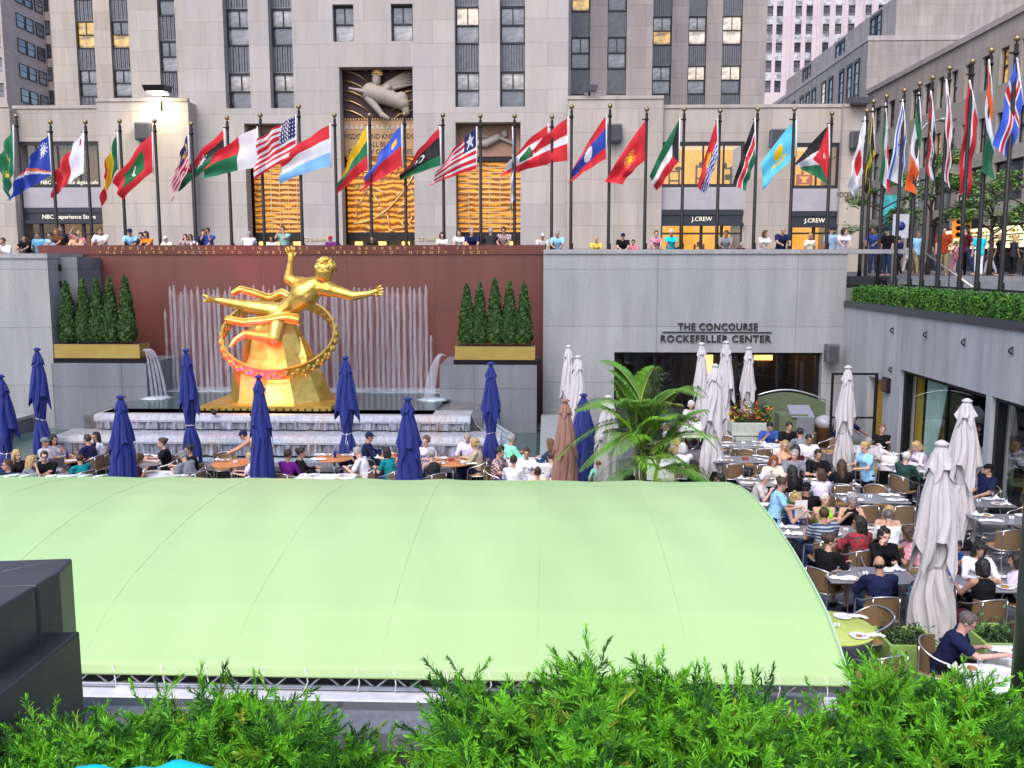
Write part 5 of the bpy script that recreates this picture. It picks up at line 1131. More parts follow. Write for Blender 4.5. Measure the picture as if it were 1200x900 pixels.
def umbrella(label, px, ptop, Y, style, mat, seed, grp, rz=0, wide=1.0, cord=True):
    top = P(px, ptop, Y=Y); H = top.z; key = (style, seed % 3, mat.name)
    if key not in UM: me = umbrella_mesh(seed % 3 + (3 if style == 'flare' else 0), style); me.materials.append(mat); UM[key] = me
    o = thing('parasol', label, 'umbrella', (top.x, Y, 0), rz, grp); s = H / 2.95; o.rotation_euler = (random.uniform(-.012, .012), random.uniform(-.015, .015), rz); wide *= random.uniform(.93, 1.07)
    wide *= .84 if style == 'long' else .92
    inst('closed_canvas', UM[key], o, scale=(wide, wide, s))
    if 'post' not in UM:
        g = MB(); g.cyl((0, 0, .05), (0, 0, 2.9), .028, n=10); UM['post'] = g.mesh('pole', [M_wood]); g = MB(); g.lathe([(.3, 0), (.3, .05), (.27, .08), (.06, .11), (.05, .35), (.035, .36)], 20); UM['base'] = g.mesh('base', [M_dark])
        g = MB(); g.lathe([(.03, 2.88), (.09, 2.9), (.1, 2.93), (.03, 2.97)], 14); UM['cap'] = g.mesh('top_cap', [MATS['white_cord']])
    inst('pole', UM['post'], o, scale=(1, 1, s)); inst('base', UM['base'], o)
    c = inst('top_cap', UM['cap'], o, scale=(1, 1, s)); 
    c.material_slots[0].link = 'OBJECT'; c.material_slots[0].material = mat
    if cord and style != 'flare':
        if ('cord', style) not in UM:
            g = MB(); r = .125 if style == 'tied' else .19; pts = [(r * (1 + .08 * math.sin(4 * a)) * math.cos(a), r * (1 + .08 * math.sin(4 * a)) * math.sin(a), 1.17 + (.12 if style != 'tied' else 0) + .03 * math.sin(a)) for a in np.linspace(0, 2 * math.pi, 28, endpoint=False)]; g.tube(pts, .016, 6, closed=True)
            zz = 1.17 + (.12 if style != 'tied' else 0); g.tube([(.02, -r * 1.02, zz), (.0, -r * 1.5, zz - .2), (.03, -r * 1.6, zz - .36), (.06, -r * 1.5, zz - .3), (.03, -r * 1.2, zz - .18)], .011, 5); UM[('cord', style)] = g.mesh('tie_cord', [pm('pale_tie_cord', (.40, .40, .45), .7)])
        inst('tie_cord', UM[('cord', style)], o, scale=(wide, wide, s))
    return o
gb, gg = 'closed royal blue parasols', 'closed pale grey parasols'
umbrella('closed royal blue parasol at the far left edge, tied with a pale cord', 2, 440, 20.6, 'tied', M_ublue, 0, gb, .4, 1.05)
umbrella('closed royal blue parasol second from the left, standing behind the diners by the ledge', 42, 408, 24.5, 'tied', M_ublue, 1, gb, 2.1, 1.05)
umbrella('closed royal blue parasol third from the left, flaring close behind the canopy', 139, 464, 18.9, 'flare', M_ublue, 0, gb, 1.0)
umbrella('closed royal blue parasol in front of the left half of the water curtain', 220, 409, 23.4, 'tied', M_ublue, 2, gb, 3.3, 1.05)
umbrella('closed royal blue parasol right in front of the gilded statue base', 304, 440, 19.9, 'flare', M_ublue, 1, gb, .2)
umbrella('closed royal blue parasol with a hanging cord, right of the statue', 405, 418, 22.9, 'tied', M_ublue, 0, gb, 0, 1.05)
umbrella('closed royal blue parasol in front of the right end of the cascade', 479, 466, 18.9, 'flare', M_ublue, 2, gb, 2.2)
umbrella('closed royal blue parasol in front of the low pool at the right planter', 575, 425, 23.3, 'tied', M_ublue, 1, gb, 4.0, 1.05)
umbrella('closed royal blue parasol partly hidden between the rose parasol and the palm', 683, 462, 20.8, 'flare', M_ublue, 0, gb, 5, 1.0)
umbrella('closed rose brown parasol left of the palm', 663, 468, 19.3, 'flare', M_urose, 1, 'closed parasols by the palm', 1.0, 1.0)
umbrella('closed pale grey parasol against the granite wall, left of the palm top', 667, 405, 27.8, 'long', M_ugrey, 0, gg, .0, .8)
umbrella('closed pale grey parasol just behind the rose and blue ones beside the palm', 677, 417, 25.5, 'long', M_ugrey, 1, gg, 1.4, .9)
umbrella('closed pale grey parasol mostly hidden behind the palm stems', 713, 464, 20.5, 'flare', M_ugrey, 2, gg, 1.4, 1.1)
umbrella('closed pale grey parasol at the left of the three in front of the concourse opening', 824, 402, 28.6, 'long', M_ugrey, 2, gg, 2.0, .85)
umbrella('closed pale grey parasol at the centre of the three in front of the concourse opening', 852, 400, 27.4, 'long', M_ugrey, 0, gg, 3.0, .95)
umbrella('closed pale grey parasol at the right of the three, behind the croton planter', 877, 407, 28.2, 'long', M_ugrey, 1, gg, 4.0, .8)
umbrella('closed pale grey parasol with tied waist, between the palm and the empty tables', 837, 427, 22.6, 'long', M_ugrey, 1, gg, .7, 1.0)
umbrella('closed pale grey parasol by the door in the far right corner', 993, 429, 23.4, 'long', M_ugrey, 2, gg, 5.2, .8)
umbrella('closed pale grey parasol in front of the dining room window', 1133, 468, 17.9, 'long', M_ugrey, 0, gg, 1.8, 1.0)
umbrella('largest and nearest closed pale grey parasol by the green planters', 1103, 518, 12.6, 'long', M_ugrey, 1, gg, 2.6, 1.0)
# ================= PALM, PLANTERS =================
M_palm = foliage('palm_leaflets', (.12, .30, .03), .45, 2); M_palmd = foliage('palm_leaflets_dark', (.07, .20, .03), .4, 2); M_palmy = foliage('palm_yellowed', (.25, .27, .05), .3, 2)
M_stem = pm('palm_stem', (.22, .24, .05), .5, var=.3)
pb = P(752, 560, Y=18.6); pb.z = 0
o = thing('palm_tree', 'feathery potted palm with several thin stems behind the canopy', 'palm', (pb.x, 18.6, 0)); rnd = random.Random(21)
g = MB(); g.lathe([(.28, .0), (.36, .5), (.38, .55), (.34, .55), (.33, .48)], 20); g.build('pot', pm('terracotta_pot', (.16, .08, .05), .7), o)
stems = [((-.05, 0), (-.14, -.05), 2.1), ((.05, .05), (.08, 0), 2.35), ((0, -.08), (-.02, -.12), 1.7), ((.1, -.05), (.30, -.1), 1.45)]
def frond(parent, base, az, L, lift, sag, mat, wleaf=.02, lleaf=.5):
    rnd2 = random.Random(int(az * 1000) % 9973); d = Vector((math.cos(az), math.sin(az), 0)); pts = []; N = 34
    for i in range(N + 1):
        t = i / N; pts.append(Vector(base) + d * (L * (t * .75 * math.cos(lift) + .30 * t * t)) + Vector((0, 0, L * (math.sin(lift) * t - sag * t * t * t))))
    g = MB(); g.tube(pts, [.022 * (1 - i / N) + .004 for i in range(N + 1)], 6, 1)
    side = d.cross(Vector((0, 0, 1)))
    for i in range(3, N + 1):
        for q in (0, .5):
            t = min((i + q) / N, 1); p = pts[i].lerp(pts[min(i + 1, N)], q); tan = (pts[min(i + 1, N)] - pts[i - 1]).normalized(); ll = lleaf * math.sin(math.pi * min(1, .18 + t * .80)) ** .6 * rnd2.uniform(.85, 1.1)
            for s in (-1, 1):
                dirv = (side * s * .9 + tan * .5 + Vector((0, 0, .22))).normalized(); dr = Vector((0, 0, -1)); w = wleaf * rnd2.uniform(.8, 1.2)
                a = p; b = p + dirv * ll * .45 + dr * .02; c = p + dirv * ll * .8 + dr * ll * .12; e = p + dirv * ll + dr * ll * .38; n_ = dirv.cross(Vector((0, 0, 1))).normalized() * w / 2
                g.add([a - n_ * .4, a + n_ * .4, b + n_, b - n_, c + n_ * .8, c - n_ * .8, e], [(0, 1, 2, 3), (3, 2, 4, 5), (5, 4, 6)], 0)
    g.build('frond', [mat, M_stem], parent)
for k, (b0, b1, h) in enumerate(stems):
    g = MB(); g.tube([(b0[0], b0[1], .4), ((b0[0] + b1[0]) / 2, (b0[1] + b1[1]) / 2, h * .5), (b1[0], b1[1], h)], [.05, .04, .035], 8); g.build('stem', M_stem, o)
fr = [(3.3, 1.6, .9, .4), (2.7, 1.7, 1.2, .25), (2.6, 1.7, 1.45, .15), (.2, 1.7, 1.15, .25), (.6, 1.5, .9, .4), (5.6, 1.7, .9, .45), (4.2, 1.6, .7, .55), (3.7, 1.6, .3, .6), (.0, 1.7, .5, .65), (3.05, 1.8, .15, .6), (5.0, 1.4, .4, .6), (6.0, 1.3, .1, .5), (1.4, 1.4, 1.4, .2), (3.1, 1.5, 1.3, .2), (.3, 1.5, 1.35, .2), (5.9, 1.6, .25, .75), (4.6, 1.5, 1.2, .35), (3.5, 1.4, -.1, .45), (.1, 1.3, -.1, .5), (2.3, 1.6, 1.3, .2), (1.0, 1.6, 1.3, .2), (3.4, 1.6, .6, .4), (6.1, 1.7, .7, .35), (2.9, 1.5, .95, .35), (.4, 1.5, .6, .45), (4.4, 1.3, 1.0, .4), (5.3, 1.4, 1.1, .35)]
for i, (az, L, lift, sag) in enumerate(fr):
    s = stems[i % 4]; frond(o, (s[1][0], s[1][1], s[2] + rnd.uniform(-.15, .1)), az, L * 1.0, lift, sag, [M_palm, M_palmd, M_palm, M_palmd, M_palmy][i % 5 if i % 9 == 4 else i % 4])
o = thing('palm_undergrowth', 'low leafy clump at the foot of the palm', 'plant', (pb.x + .25, 18.45, .5)); 
for i in range(9): frond(o, (rnd.uniform(-.7, .7), rnd.uniform(-.2, .2), .2), rnd.uniform(0, 6.28), .7, .6, .3, M_palmd if i % 2 else M_palm, .03, .3)
g = MB(); g.lathe([(.3, -.5), (.5, .0), (.52, .1), (.3, .15)], 16); g.build('pot', MATS['terracotta_pot'], o)
# croton planter
M_cream = pm('cream_painted_planter', (.42, .44, .40), .5)
a, b = P(856, 492, Y=25.6), P(903, 492, Y=25.6)
o = thing('flower_planter', 'long pale planter box with red and green croton leaves before the concourse', 'planter', ((a.x + b.x) / 2, 25.7, 0)); w = (b.x - a.x) / 2
g = MB(); g.box(-w, w, -.35, .35, 0, a.z - .05, bev=.02); g.box(-w, w, -.38, .38, a.z - .4, a.z - .36); g.build('box', M_cream, o); pts = []
for k in range(420): pts.append(((rnd.uniform(-w, w), rnd.uniform(-.3, .3), a.z + abs(rnd.gauss(0, .22))), (rnd.gauss(0, 1), rnd.gauss(0, 1), 1)))
g = MB(); g.box(-w + .05, w - .05, -.25, .25, a.z - .05, a.z + .1, 1); 
leaves(g, pts, .17, rnd, .6, .38, 0, 4); g.build('croton_leaves', [foliage('croton_green', (.05, .14, .03)), M_conD, foliage('croton_red', (.42, .05, .04)), foliage('croton_yellow', (.40, .30, .04))], o)
for (lb, x0, x1, y_, z1) in (('pale vertical slatted fence panel in front of the croton planter', 858, 902, 25.2, .78),):
    pa, pb_ = P(x0, 520, Y=y_), P(x1, 520, Y=y_); o = thing('slatted_fence', lb, 'fence', ((pa.x + pb_.x) / 2, y_, 0)); w = (pb_.x - pa.x) / 2
    g = MB()
    for k in range(12): x = -w + 2 * w * k / 12; g.box(x, x + .06, -.02, .02, .05, z1)
    g.build('slats', M_cream, o); g = MB(); g.box(-w, w, -.035, -.022, z1 - .1, z1); g.box(-w, w, -.035, -.022, .08, .16); g.build('rails', M_cream, o)
# green curved screen + stainless station + bin by the corner
M_grn = pm('olive_green_panel', (.10, .13, .075), .55)
pa, pc = P(888, 480, Y=29.3), P(964, 480, Y=29.6); o = thing('curved_screen', 'olive green screen wall with an arched top in front of the concourse glass', 'screen', ((pa.x + pc.x) / 2, 29.3, 0)); w = (pc.x - pa.x) / 2
g = MB(); n = 24; top = [(-w + 2 * w * k / n, 1.15 + .32 * math.sin(math.pi * (.15 + .85 * k / n)) ** 1) for k in range(n + 1)]
for k in range(n): (x0, z0), (x1, z1) = top[k], top[k + 1]; g.add([(x0, 0, 0), (x1, 0, 0), (x1, 0, z1), (x0, 0, z0), (x0, .1, 0), (x1, .1, 0), (x1, .1, z1), (x0, .1, z0)], [(0, 1, 2, 3), (7, 6, 5, 4), (3, 2, 6, 7)])
g.build('panel', M_grn, o); g = MB(); g.tube([(x, .05, z + .08) for x, z in top], .03, 6); g.build('top_rail', M_alu, o)
p = P(930, 497, Y=27.5); o = thing('service_station', 'stainless steel service station with sloping lid near the arched screen', 'service cabinet', (p.x, 27.5, 0))
g = MB(); g.box(-.5, .35, -.3, .3, 0, 1.1, bev=.01); g.build('green_body', M_grn, o); g = MB(); g.box(.0, .5, -.34, .26, 0.05, 1.02, bev=.01); g.add([(-.15, -.36, 1.03), (.52, -.36, 1.03), (.52, .3, 1.3), (-.15, .3, 1.3), (-.15, .3, 1.03), (.52, .3, 1.03)], [(0, 1, 2, 3), (0, 3, 4), (1, 5, 2)]); g.build('steel_front', M_alu, o)
def bin_(px, py, lb):
    p = P(px, py, Y=28); o = thing('waste_bin', lb, 'bin', (p.x, 28, 0)); g = MB(); g.lathe([(.24, 0), (.28, .6), (.3, .62), (.26, .6)], 18); g.build('wicker_bin', pm('brown_wicker', (.16, .07, .03), .7, bump=.5, bscale=60), o)
    g = MB(); g.ell((0, 0, .72), (.29, .29, .24), 14, bump=.08, seed=3); g.build('plastic_liner', pm('grey_plastic_bag', (.35, .35, .4), .3), o)
bin_(966, 495, 'brown wicker bin with a grey plastic liner by the corner door')
# glass door screen in the far right corner
a, b = P(972, 500, Y=27.2), P(1026, 500, Y=27.2); o = thing('glass_screen', 'black framed glass screen door beside the corner parasol', 'screen', ((a.x + b.x) / 2, 27.2, 0)); w = (b.x - a.x) / 2
g = MB(); g.box(-w, -w + .06, -.03, .03, 0, 2.35); g.box(w - .08, w, -.03, .03, 0, 2.35); g.box(-w + .06, w - .08, -.03, .03, 2.29, 2.35); g.box(-w + .06, w - .08, -.03, .03, 1.0, 1.05); g.build('frame', M_dark, o)
g = MB(); g.quad((-w, 0, 0), (w, 0, 0), (w, 0, 2.3), (-w, 0, 2.3)); g.build('pane', MATS['window_glass'], o)
# lime planters near the camera
M_lime_p = pm('lime_green_planter', (.28, .44, .12), .5)
def limeplanter(lb, px, py, Y, w, h):
    p = P(px, py, Y=Y); o = thing('lime_planter', lb, 'planter', (p.x, Y, 0)); h = p.z; g = MB(); t_ = .04
    g.box(-w, w, -w, -w + t_, 0, h); g.box(-w, w, w - t_, w, 0, h); g.box(-w, -w + t_, -w + t_, w - t_, 0, h); g.box(w - t_, w, -w + t_, w - t_, 0, h); g.build('box', M_lime_p, o)
    g = MB(); g.box(-w + t_, w - t_, -w + t_, w - t_, 0, h - .12); g.build('soil', MATS['soil'], o); pts = [((rnd.uniform(-w, w) * .9, rnd.uniform(-w, w) * .9, h - .1 + abs(rnd.gauss(0, .12))), (rnd.gauss(0, 1), rnd.gauss(0, 1), 1)) for _ in range(420)]
    g = MB(); leaves(g, pts, .08, rnd, .7, .4, 0, 2); tag(g.build('herbs', [foliage('herb_green', (.05, .13, .05)), M_conD], o), kind='stuff')
limeplanter('lime green square planter with herbs left of the nearest parasol', 1062, 745, 12.1, .34, .7); limeplanter('lime green square planter with herbs behind the table with the white cloth', 1172, 742, 11.9, .36, .75)
# ================= TABLES AND CHAIRS =================
M_wick = NB('tan_wicker'); b_ = M_wick.b; br = M_wick.n.new('ShaderNodeTexChecker'); br.inputs['Scale'].default_value = 90; M_wick.l(M_wick.coord(), br.inputs[0])
M_wick.l(M_wick.mix(br.outputs[1], (.12, .075, .038), (.23, .15, .08)), b_.inputs['Base Color']); b_.inputs['Roughness'].default_value = .6; M_wick.bump(br.outputs[1], .4, .004); M_wick = M_wick.m
M_wicks = pm('honey_seat_slats', (.42, .24, .09), .5, bump=.2)
M_chr = pm('brushed_aluminium', (.62, .62, .66), .28, .9)
def chair_meshes():
    g = MB(); 
    # armrest/back hoop: tube from the front left leg up, round the back, down front right
    hoop = [(-.27, .24, .0), (-.27, .23, .40), (-.275, .22, .60), (-.28, .15, .655), (-.28, .0, .68), (-.26, -.14, .74), (-.18, -.235, .80), (-.0, -.265, .82), (.18, -.235, .80), (.26, -.14, .74), (.28, .0, .68), (.28, .15, .655), (.275, .22, .60), (.27, .23, .40), (.27, .24, .0)]
    def sm(pts, k=3):
        for _ in range(k):
            q = [Vector(pts[0])]
            for a, b in zip(pts[:-1], pts[1:]): a, b = Vector(a), Vector(b); q += [a.lerp(b, .25), a.lerp(b, .75)]
            pts = q + [Vector(pts[-1])]
        return pts
    g.tube(sm(hoop, 2), .0125, 8); A = g.mesh('tube_frame', [M_chr]); g = MB()
    for s in (-1, 1): g.tube(sm([(s * .22, -.30, 0), (s * .2, -.22, .42), (s * .19, -.235, .78)], 1), .0115, 8)
    L = g.mesh('rear_legs', [M_chr])
    g = MB()
    def bk(u, v): a = R(200 + 140 * u); return (.27 * math.cos(a) * (1 + .02 * v), -.02 + .24 * math.sin(a) - .03 * v, .47 + .33 * v)
    g.grid(18, 6, bk); v0 = len(g.v); g.grid(18, 6, lambda u, v: tuple(Vector(bk(1 - u, v)) * 1 + Vector((0, .018, 0)))); Bk = g.mesh('wicker_back', [M_wick])
    g = MB(); n = 24; pts = [(.245 * (abs(math.cos(a)) ** .6) * math.copysign(1, math.cos(a)), .235 * (abs(math.sin(a)) ** .6) * math.copysign(1, math.sin(a))) for a in np.linspace(0, 2 * math.pi, n, endpoint=False)]; g.prism(pts, .425, .45); St = g.mesh('seat', [M_wicks])
    g = MB(); g.tube([(x * 1.03, y * 1.03, .435) for x, y in pts], .012, 6, closed=True); g.cyl((-.265, .2, .2), (.265, .2, .2), .008, n=6); Fr = g.mesh('seat_ring', [M_chr])
    return [('tube_frame', A), ('rear_legs', L), ('wicker_back', Bk), ('seat', St), ('seat_ring', Fr)]
CM = chair_meshes(); NCH = [0]
def chair(x, y, rz, label, z=0):
    o = thing('bistro_chair', label, 'chair', (x, y, z), rz, 'aluminium and wicker bistro chairs')
    for n, m in CM: inst(n, m, o)
    NCH[0] += 1; return o
M_ttop = pm('grey_laminate_tabletop', (.22, .225, .25), .3, var=.1, scale=3, coat=.2); M_orange = pm('orange_wood_tabletop', (.50, .20, .07), .4, var=.25, scale=5); M_yelt = pm('lime_yellow_tabletop', (.52, .62, .15), .4)
M_cloth = pm('white_tablecloth', (.72, .72, .76), .8); M_china = pm('white_china', (.80, .80, .82), .15); M_nap = pm('white_napkin_cloth', (.80, .80, .84), .85)
TM = {}
def table(label, x, y, w, d, kind='grey', items=4, seed=0, rz=0, desc=None):
    key = (kind, w, d)
    if key not in TM:
        g = MB()
        if kind in ('orange', 'yellow', 'roundcloth'): g.lathe([(w / 2 - .02, .71), (w / 2, .72), (w / 2, .738), (w / 2 - .01, .745)], 36)
        else: g.box(-w/2, w/2, -d/2, d/2, .715, .745, bev=.008)
        top = g.mesh('tabletop', [dict(grey=M_ttop, orange=M_orange, yellow=M_yelt, cloth=M_ttop, roundcloth=M_ttop)[kind]]); parts = [('tabletop', top)]
        if kind in ('grey', 'cloth') and w > 1.8: xs = (-w * .3, w * .3)
        else: xs = (0,)
        g = MB()
        for xx in xs:
            g.cyl((xx, 0, .03), (xx, 0, .71), .035, n=10)
            for a in (45, 135, 225, 315): g.tube([(xx, 0, .07), (xx + .32 * math.cos(R(a)), min(d, .8) * .42 * math.sin(R(a)), .02)], [.03, .02], 6)
        parts.append(('pedestal', g.mesh('pedestal', [M_chr]))); g = MB(); 
        if kind == 'grey': g.box(-w/2 - .004, w/2 + .004, -d/2 - .004, d/2 + .004, .722, .738); parts.append(('metal_edge', g.mesh('metal_edge', [M_chr])))
        TM[key] = parts
    o = thing('dining_table', label, 'table', (x, y, 0), rz, {'grey': 'grey rectangular dining tables', 'orange': 'round orange wood tables', 'yellow': None, 'cloth': 'tables with white cloths', 'roundcloth': 'tables with white cloths'}[kind])
    for n, m in TM[key]: inst(n, m, o)
    zt_ = .745
    if kind in ('cloth', 'roundcloth'):
        g = MB(); n = 64
        def fn(u, v):
            a = 2 * math.pi * u; c, s = math.cos(a), math.sin(a); m = max(abs(c) / (w / 2), abs(s) / (d / 2)) if kind == 'cloth' else 1 / (w / 2); r = 1 / m
            if v < .7: return (c * r * 1.01 * v / .7, s * r * 1.01 * v / .7, .749)
            t = (v - .7) / .3; rr = r * (1.02 + .03 * t + .05 * t * math.sin(a * 9)); return (c * rr, s * rr, .749 - .34 * t)
        g.grid(n, 20, fn); cl = g.build('tablecloth', M_cloth, None, (x, y, 0), (0, 0, rz)); tag(cl, 'white cloth hanging over the ' + (desc or label), 'tablecloth', 'white tablecloths'); zt_ = .752
    desc = desc or label; rr = random.Random(seed + int(x * 31 + y * 17))
    if w < 2: seats = [(-.25 * w, d * .28, 'far left'), (.25 * w, d * .28, 'far right'), (-.25 * w, -d * .28, 'near left'), (.25 * w, -d * .28, 'near right')]
    else: seats = [(w * (-.5 + (k + .5) / 4), s * d * .28, f'{nm}, {od}') for s, nm in ((1, 'far side'), (-1, 'near side')) for k, od in enumerate(('first seat', 'second seat', 'third seat', 'last seat'))]
    M = Matrix.Rotation(rz, 3, 'Z')
    for k, (sx, sy, nm) in enumerate(seats[:items if w < 2 else items]):
        v = M @ Vector((sx, sy, 0)); place_setting(x + v.x, y + v.y, zt_, desc, nm, rr, (k + seed) % 4, math.atan2(-v.y, v.x) )
    v = M @ Vector((rr.uniform(-.1, .1), rr.uniform(-.06, .06), 0)); centre_items(x + v.x, y + v.y, zt_, desc, rr, seed % 3)
    return o
PSM = {}
def psm():
    g = MB(); g.lathe([(.01, .004), (.075, .004), (.125, .018), (.128, .02), (.124, .022), (.075, .010), (.01, .009)], 28, cap=False); PSM['plate'] = g.mesh('plate', [M_china])
    g = MB(); g.lathe([(.055, 0), (.06, .01), (.03, .012)], 16); g.lathe([(.001, .012), (.04, .014), (.085, .05), (.09, .052), (.08, .05), (.035, .022)], 24, cap=False); PSM['bowl'] = g.mesh('bowl', [M_china])
    for i in range(3):
        rr = random.Random(i); g = MB(); s = .1; g.grid(10, 10, lambda u, v: ((u - .5) * (.24 if i < 2 else .15) + .02 * math.sin(v * 7), (v - .5) * (.12 if i < 2 else .18) + .02 * math.sin(u * 5), .012 + .02 * abs(math.sin(u * 6 + i) * math.sin(v * 5 + i * 2)) + (.09 * max(0, 1 - 4 * math.hypot(u - .5, v - .5)) if i == 2 else 0)))
        PSM[f'napkin{i}'] = g.mesh('napkin', [M_nap])
    M_gl_ = glassmat('tableware_glass', al=.15); g = MB(); g.lathe([(.03, .002), (.034, .1), (.036, .12)], 14, cap=False); g.lathe([(.001, .003), (.03, .003)], 14, cap=False); PSM['glass'] = g.mesh('water_glass', [M_gl_])
    g = MB(); g.lathe([(.001, .006), (.029, .006), (.033, .075), (.001, .075)], 14); PSM['water'] = g.mesh('drink', [glassmat('water_in_glass', al=.12)])
    g = MB(); g.lathe([(.035, .002), (.004, .006), (.004, .08), (.03, .11), (.036, .15), (.03, .19)], 14, cap=False); PSM['wine'] = g.mesh('wine_glass', [M_gl_])
    g = MB(); g.box(-.006, .006, -.09, .09, 0, .004); g.box(.02, .03, -.09, .09, 0, .004); PSM['cut'] = g.mesh('cutlery', [M_chr])
    g = MB(); g.lathe([(.001, .012), (.06, .014), (.05, .03), (.001, .045)], 14); PSM['food'] = g.mesh('food', [pm('mixed_food', (.35, .16, .05), .6, var=.7, scale=40)])
    g = MB(); g.cyl((0, 0, 0), (0, 0, .07), .02, n=10); g.cyl((.05, 0, 0), (.05, 0, .07), .02, n=10); PSM['shaker'] = g.mesh('shakers', [M_china])
    g = MB(); g.lathe([(.034, 0), (.036, .15), (.012, .2), (.012, .25)], 14); PSM['bottle'] = g.mesh('bottle', [pm('cobalt_glass', (.01, .03, .25), .1)])
    g = MB(); g.box(-.07, .07, -.05, .05, 0, .06, bev=.01); PSM['caddy'] = g.mesh('condiment_caddy', [pm('red_caddy', (.35, .05, .05), .5)])
psm()
PC = [0]
def place_setting(x, y, z, desc, nm, rr, var, ang):
    if PC[0] > 190: return
    PC[0] += 1
    p = thing('plate' if rr.random() < .8 else 'bowl', f'white dish on the {desc}, {nm}', 'plate', (x, y, z), 0, 'white dishes on the tables')
    inst('dish', PSM['plate' if p.name.startswith('plate') else 'bowl'], p)
    if rr.random() < .55: inst('food', PSM['food'], p, rot=(0, 0, rr.random() * 6), scale=rr.uniform(.7, 1))
    s = -1 if math.cos(ang) > 0 else 1
    o = inst('napkin', PSM[f'napkin{rr.randrange(3)}'], None, (x + s * -.19, y + rr.uniform(-.03, .03), z + .001), (0, 0, rr.uniform(-.5, .5))); tag(o, f'white napkin on the {desc}, {nm}', 'napkin', 'white napkins')
    if rr.random() < .7:
        o = thing('water_glass', f'drinking glass on the {desc}, {nm}', 'glass', (x + .12, y + (.12 if y else 0) * rr.choice([-1, 1]) * .5, z), 0, 'glasses on the tables'); inst('tumbler', PSM[rr.choice(['glass', 'glass', 'wine'])], o)
def centre_items(x, y, z, desc, rr, k):
    if k == 0: o = inst('shakers', PSM['shaker'], None, (x, y, z)); tag(o, f'salt and pepper pair on the {desc}', 'shakers', 'salt and pepper pairs')
    elif k == 1: o = inst('condiment_caddy', PSM['caddy'], None, (x, y, z), (0, 0, rr.random())); tag(o, f'small red condiment caddy on the {desc}', 'caddy', 'condiment caddies')
    else: o = inst('bottle', PSM['bottle'], None, (x, y, z)); tag(o, f'blue glass bottle on the {desc}', 'bottle', 'bottles on the tables')
TB = [
 ('grey table behind the tied grey parasol', 5.25, 24.35, 1.4, .75, 'grey', 4, 0), ('grey table left of the redhead', 4.85, 22.5, 1.5, .75, 'grey', 4, 1),
 ('table of the men by the croton planter', 6.3, 24.15, 1.1, .7, 'cloth', 4, 3), ('table between the blonde and the man in white', 6.2, 22.35, .8, .7, 'grey', 4, 4),
 ('long table before the grey-haired man', 5.55, 20.1, 2.6, .75, 'grey', 8, 0), ('table by the bald man at the canopy edge', 4.2, 17.75, .75, 1.2, 'grey', 3, 1),
 ('long table of the woman in lime green', 5.45, 16.3, 2.5, .75, 'grey', 8, 0), ('empty grey table in the terrace middle', 6.7, 18.75, 1.35, .75, 'grey', 4, 0),
 ('table of the balding man in navy', 5.0, 13.95, 1.35, .75, 'grey', 3, 0), ('table of the woman in backless black', 6.45, 13.65, 1.5, .75, 'grey', 4, 1),
 ('cloth table of the woman in dark cardigan', 8.35, 23.6, .85, 1.5, 'cloth', 4, 0), ('table of the man in dark green', 8.55, 21.55, .8, 1.3, 'grey', 4, 1),
 ('grey table behind the window-side parasol', 8.7, 18.5, 1.3, .7, 'grey', 4, 0), ('empty grey table nearest the window glass', 8.75, 17.25, 1.3, .7, 'grey', 4, 3),
 ('round lime yellow table half under the canopy', 3.75, 11.85, 1.2, 1.2, 'yellow', 4, 0), ('round cloth table at the bottom right', 5.25, 10.35, .8, .8, 'roundcloth', 1, 0), ('white cloth table at the lower right edge', 6.05, 10.85, .9, .9, 'cloth', 2, 3),
 ('orange table by the man in grey-blue cap', -11.85, 21.9, 1.0, 1.0, 'orange', 4, 2), ('cloth table with laptop at the left', -11.1, 19.35, 1.0, .75, 'cloth', 3, 0), ('cloth table right of the flaring blue parasol', -8.75, 20.3, 1.2, .75, 'cloth', 4, 0),
 ('orange table by the woman with bun', -10.2, 22.0, .9, .9, 'orange', 2, 1), ('orange table left of the statue parasol', -7.6, 21.6, .95, .95, 'orange', 1, 3), ('round orange table with a tall blue bottle', -5.25, 22.3, .95, .95, 'orange', 3, 2), ('cloth table of the woman in purple', -4.95, 20.1, 1.3, .8, 'cloth', 4, 0),
 ('round orange table of the navy-capped man', -3.7, 22.5, 1.0, 1.0, 'orange', 3, 1), ('orange table right of the flaring parasol', -2.25, 22.0, 1.1, 1.1, 'orange', 4, 1), ('cloth table of the woman in v-neck', -.25, 20.25, 1.2, .8, 'cloth', 4, 0), ('cloth table of the man in mint green', -.3, 22.1, 1.3, .8, 'cloth', 3, 0),
 ('table behind the palm by the striped shirt', 3.2, 25.8, 1.2, .75, 'grey', 4, 0), ('cloth table below the concourse lettering', 4.6, 27.5, 1.2, .75, 'cloth', 4, 0), ('small table among the palm fronds', 2.7, 22.0, 1.0, .75, 'cloth', 3, 0), ('lime table at the foot of the palm', 2.75, 19.9, .9, .9, 'yellow', 3, 0),
 ('dim dining room table by the far curtain', 12.0, 22.5, 1.0, .8, 'grey', 4, 0), ('dim dining room table by the yellow panel', 11.7, 17.4, 1.0, .8, 'grey', 4, 0)]
for t_ in TB: table('' + t_[0], *t_[1:6], items=t_[6], seed=t_[7], desc=t_[0])
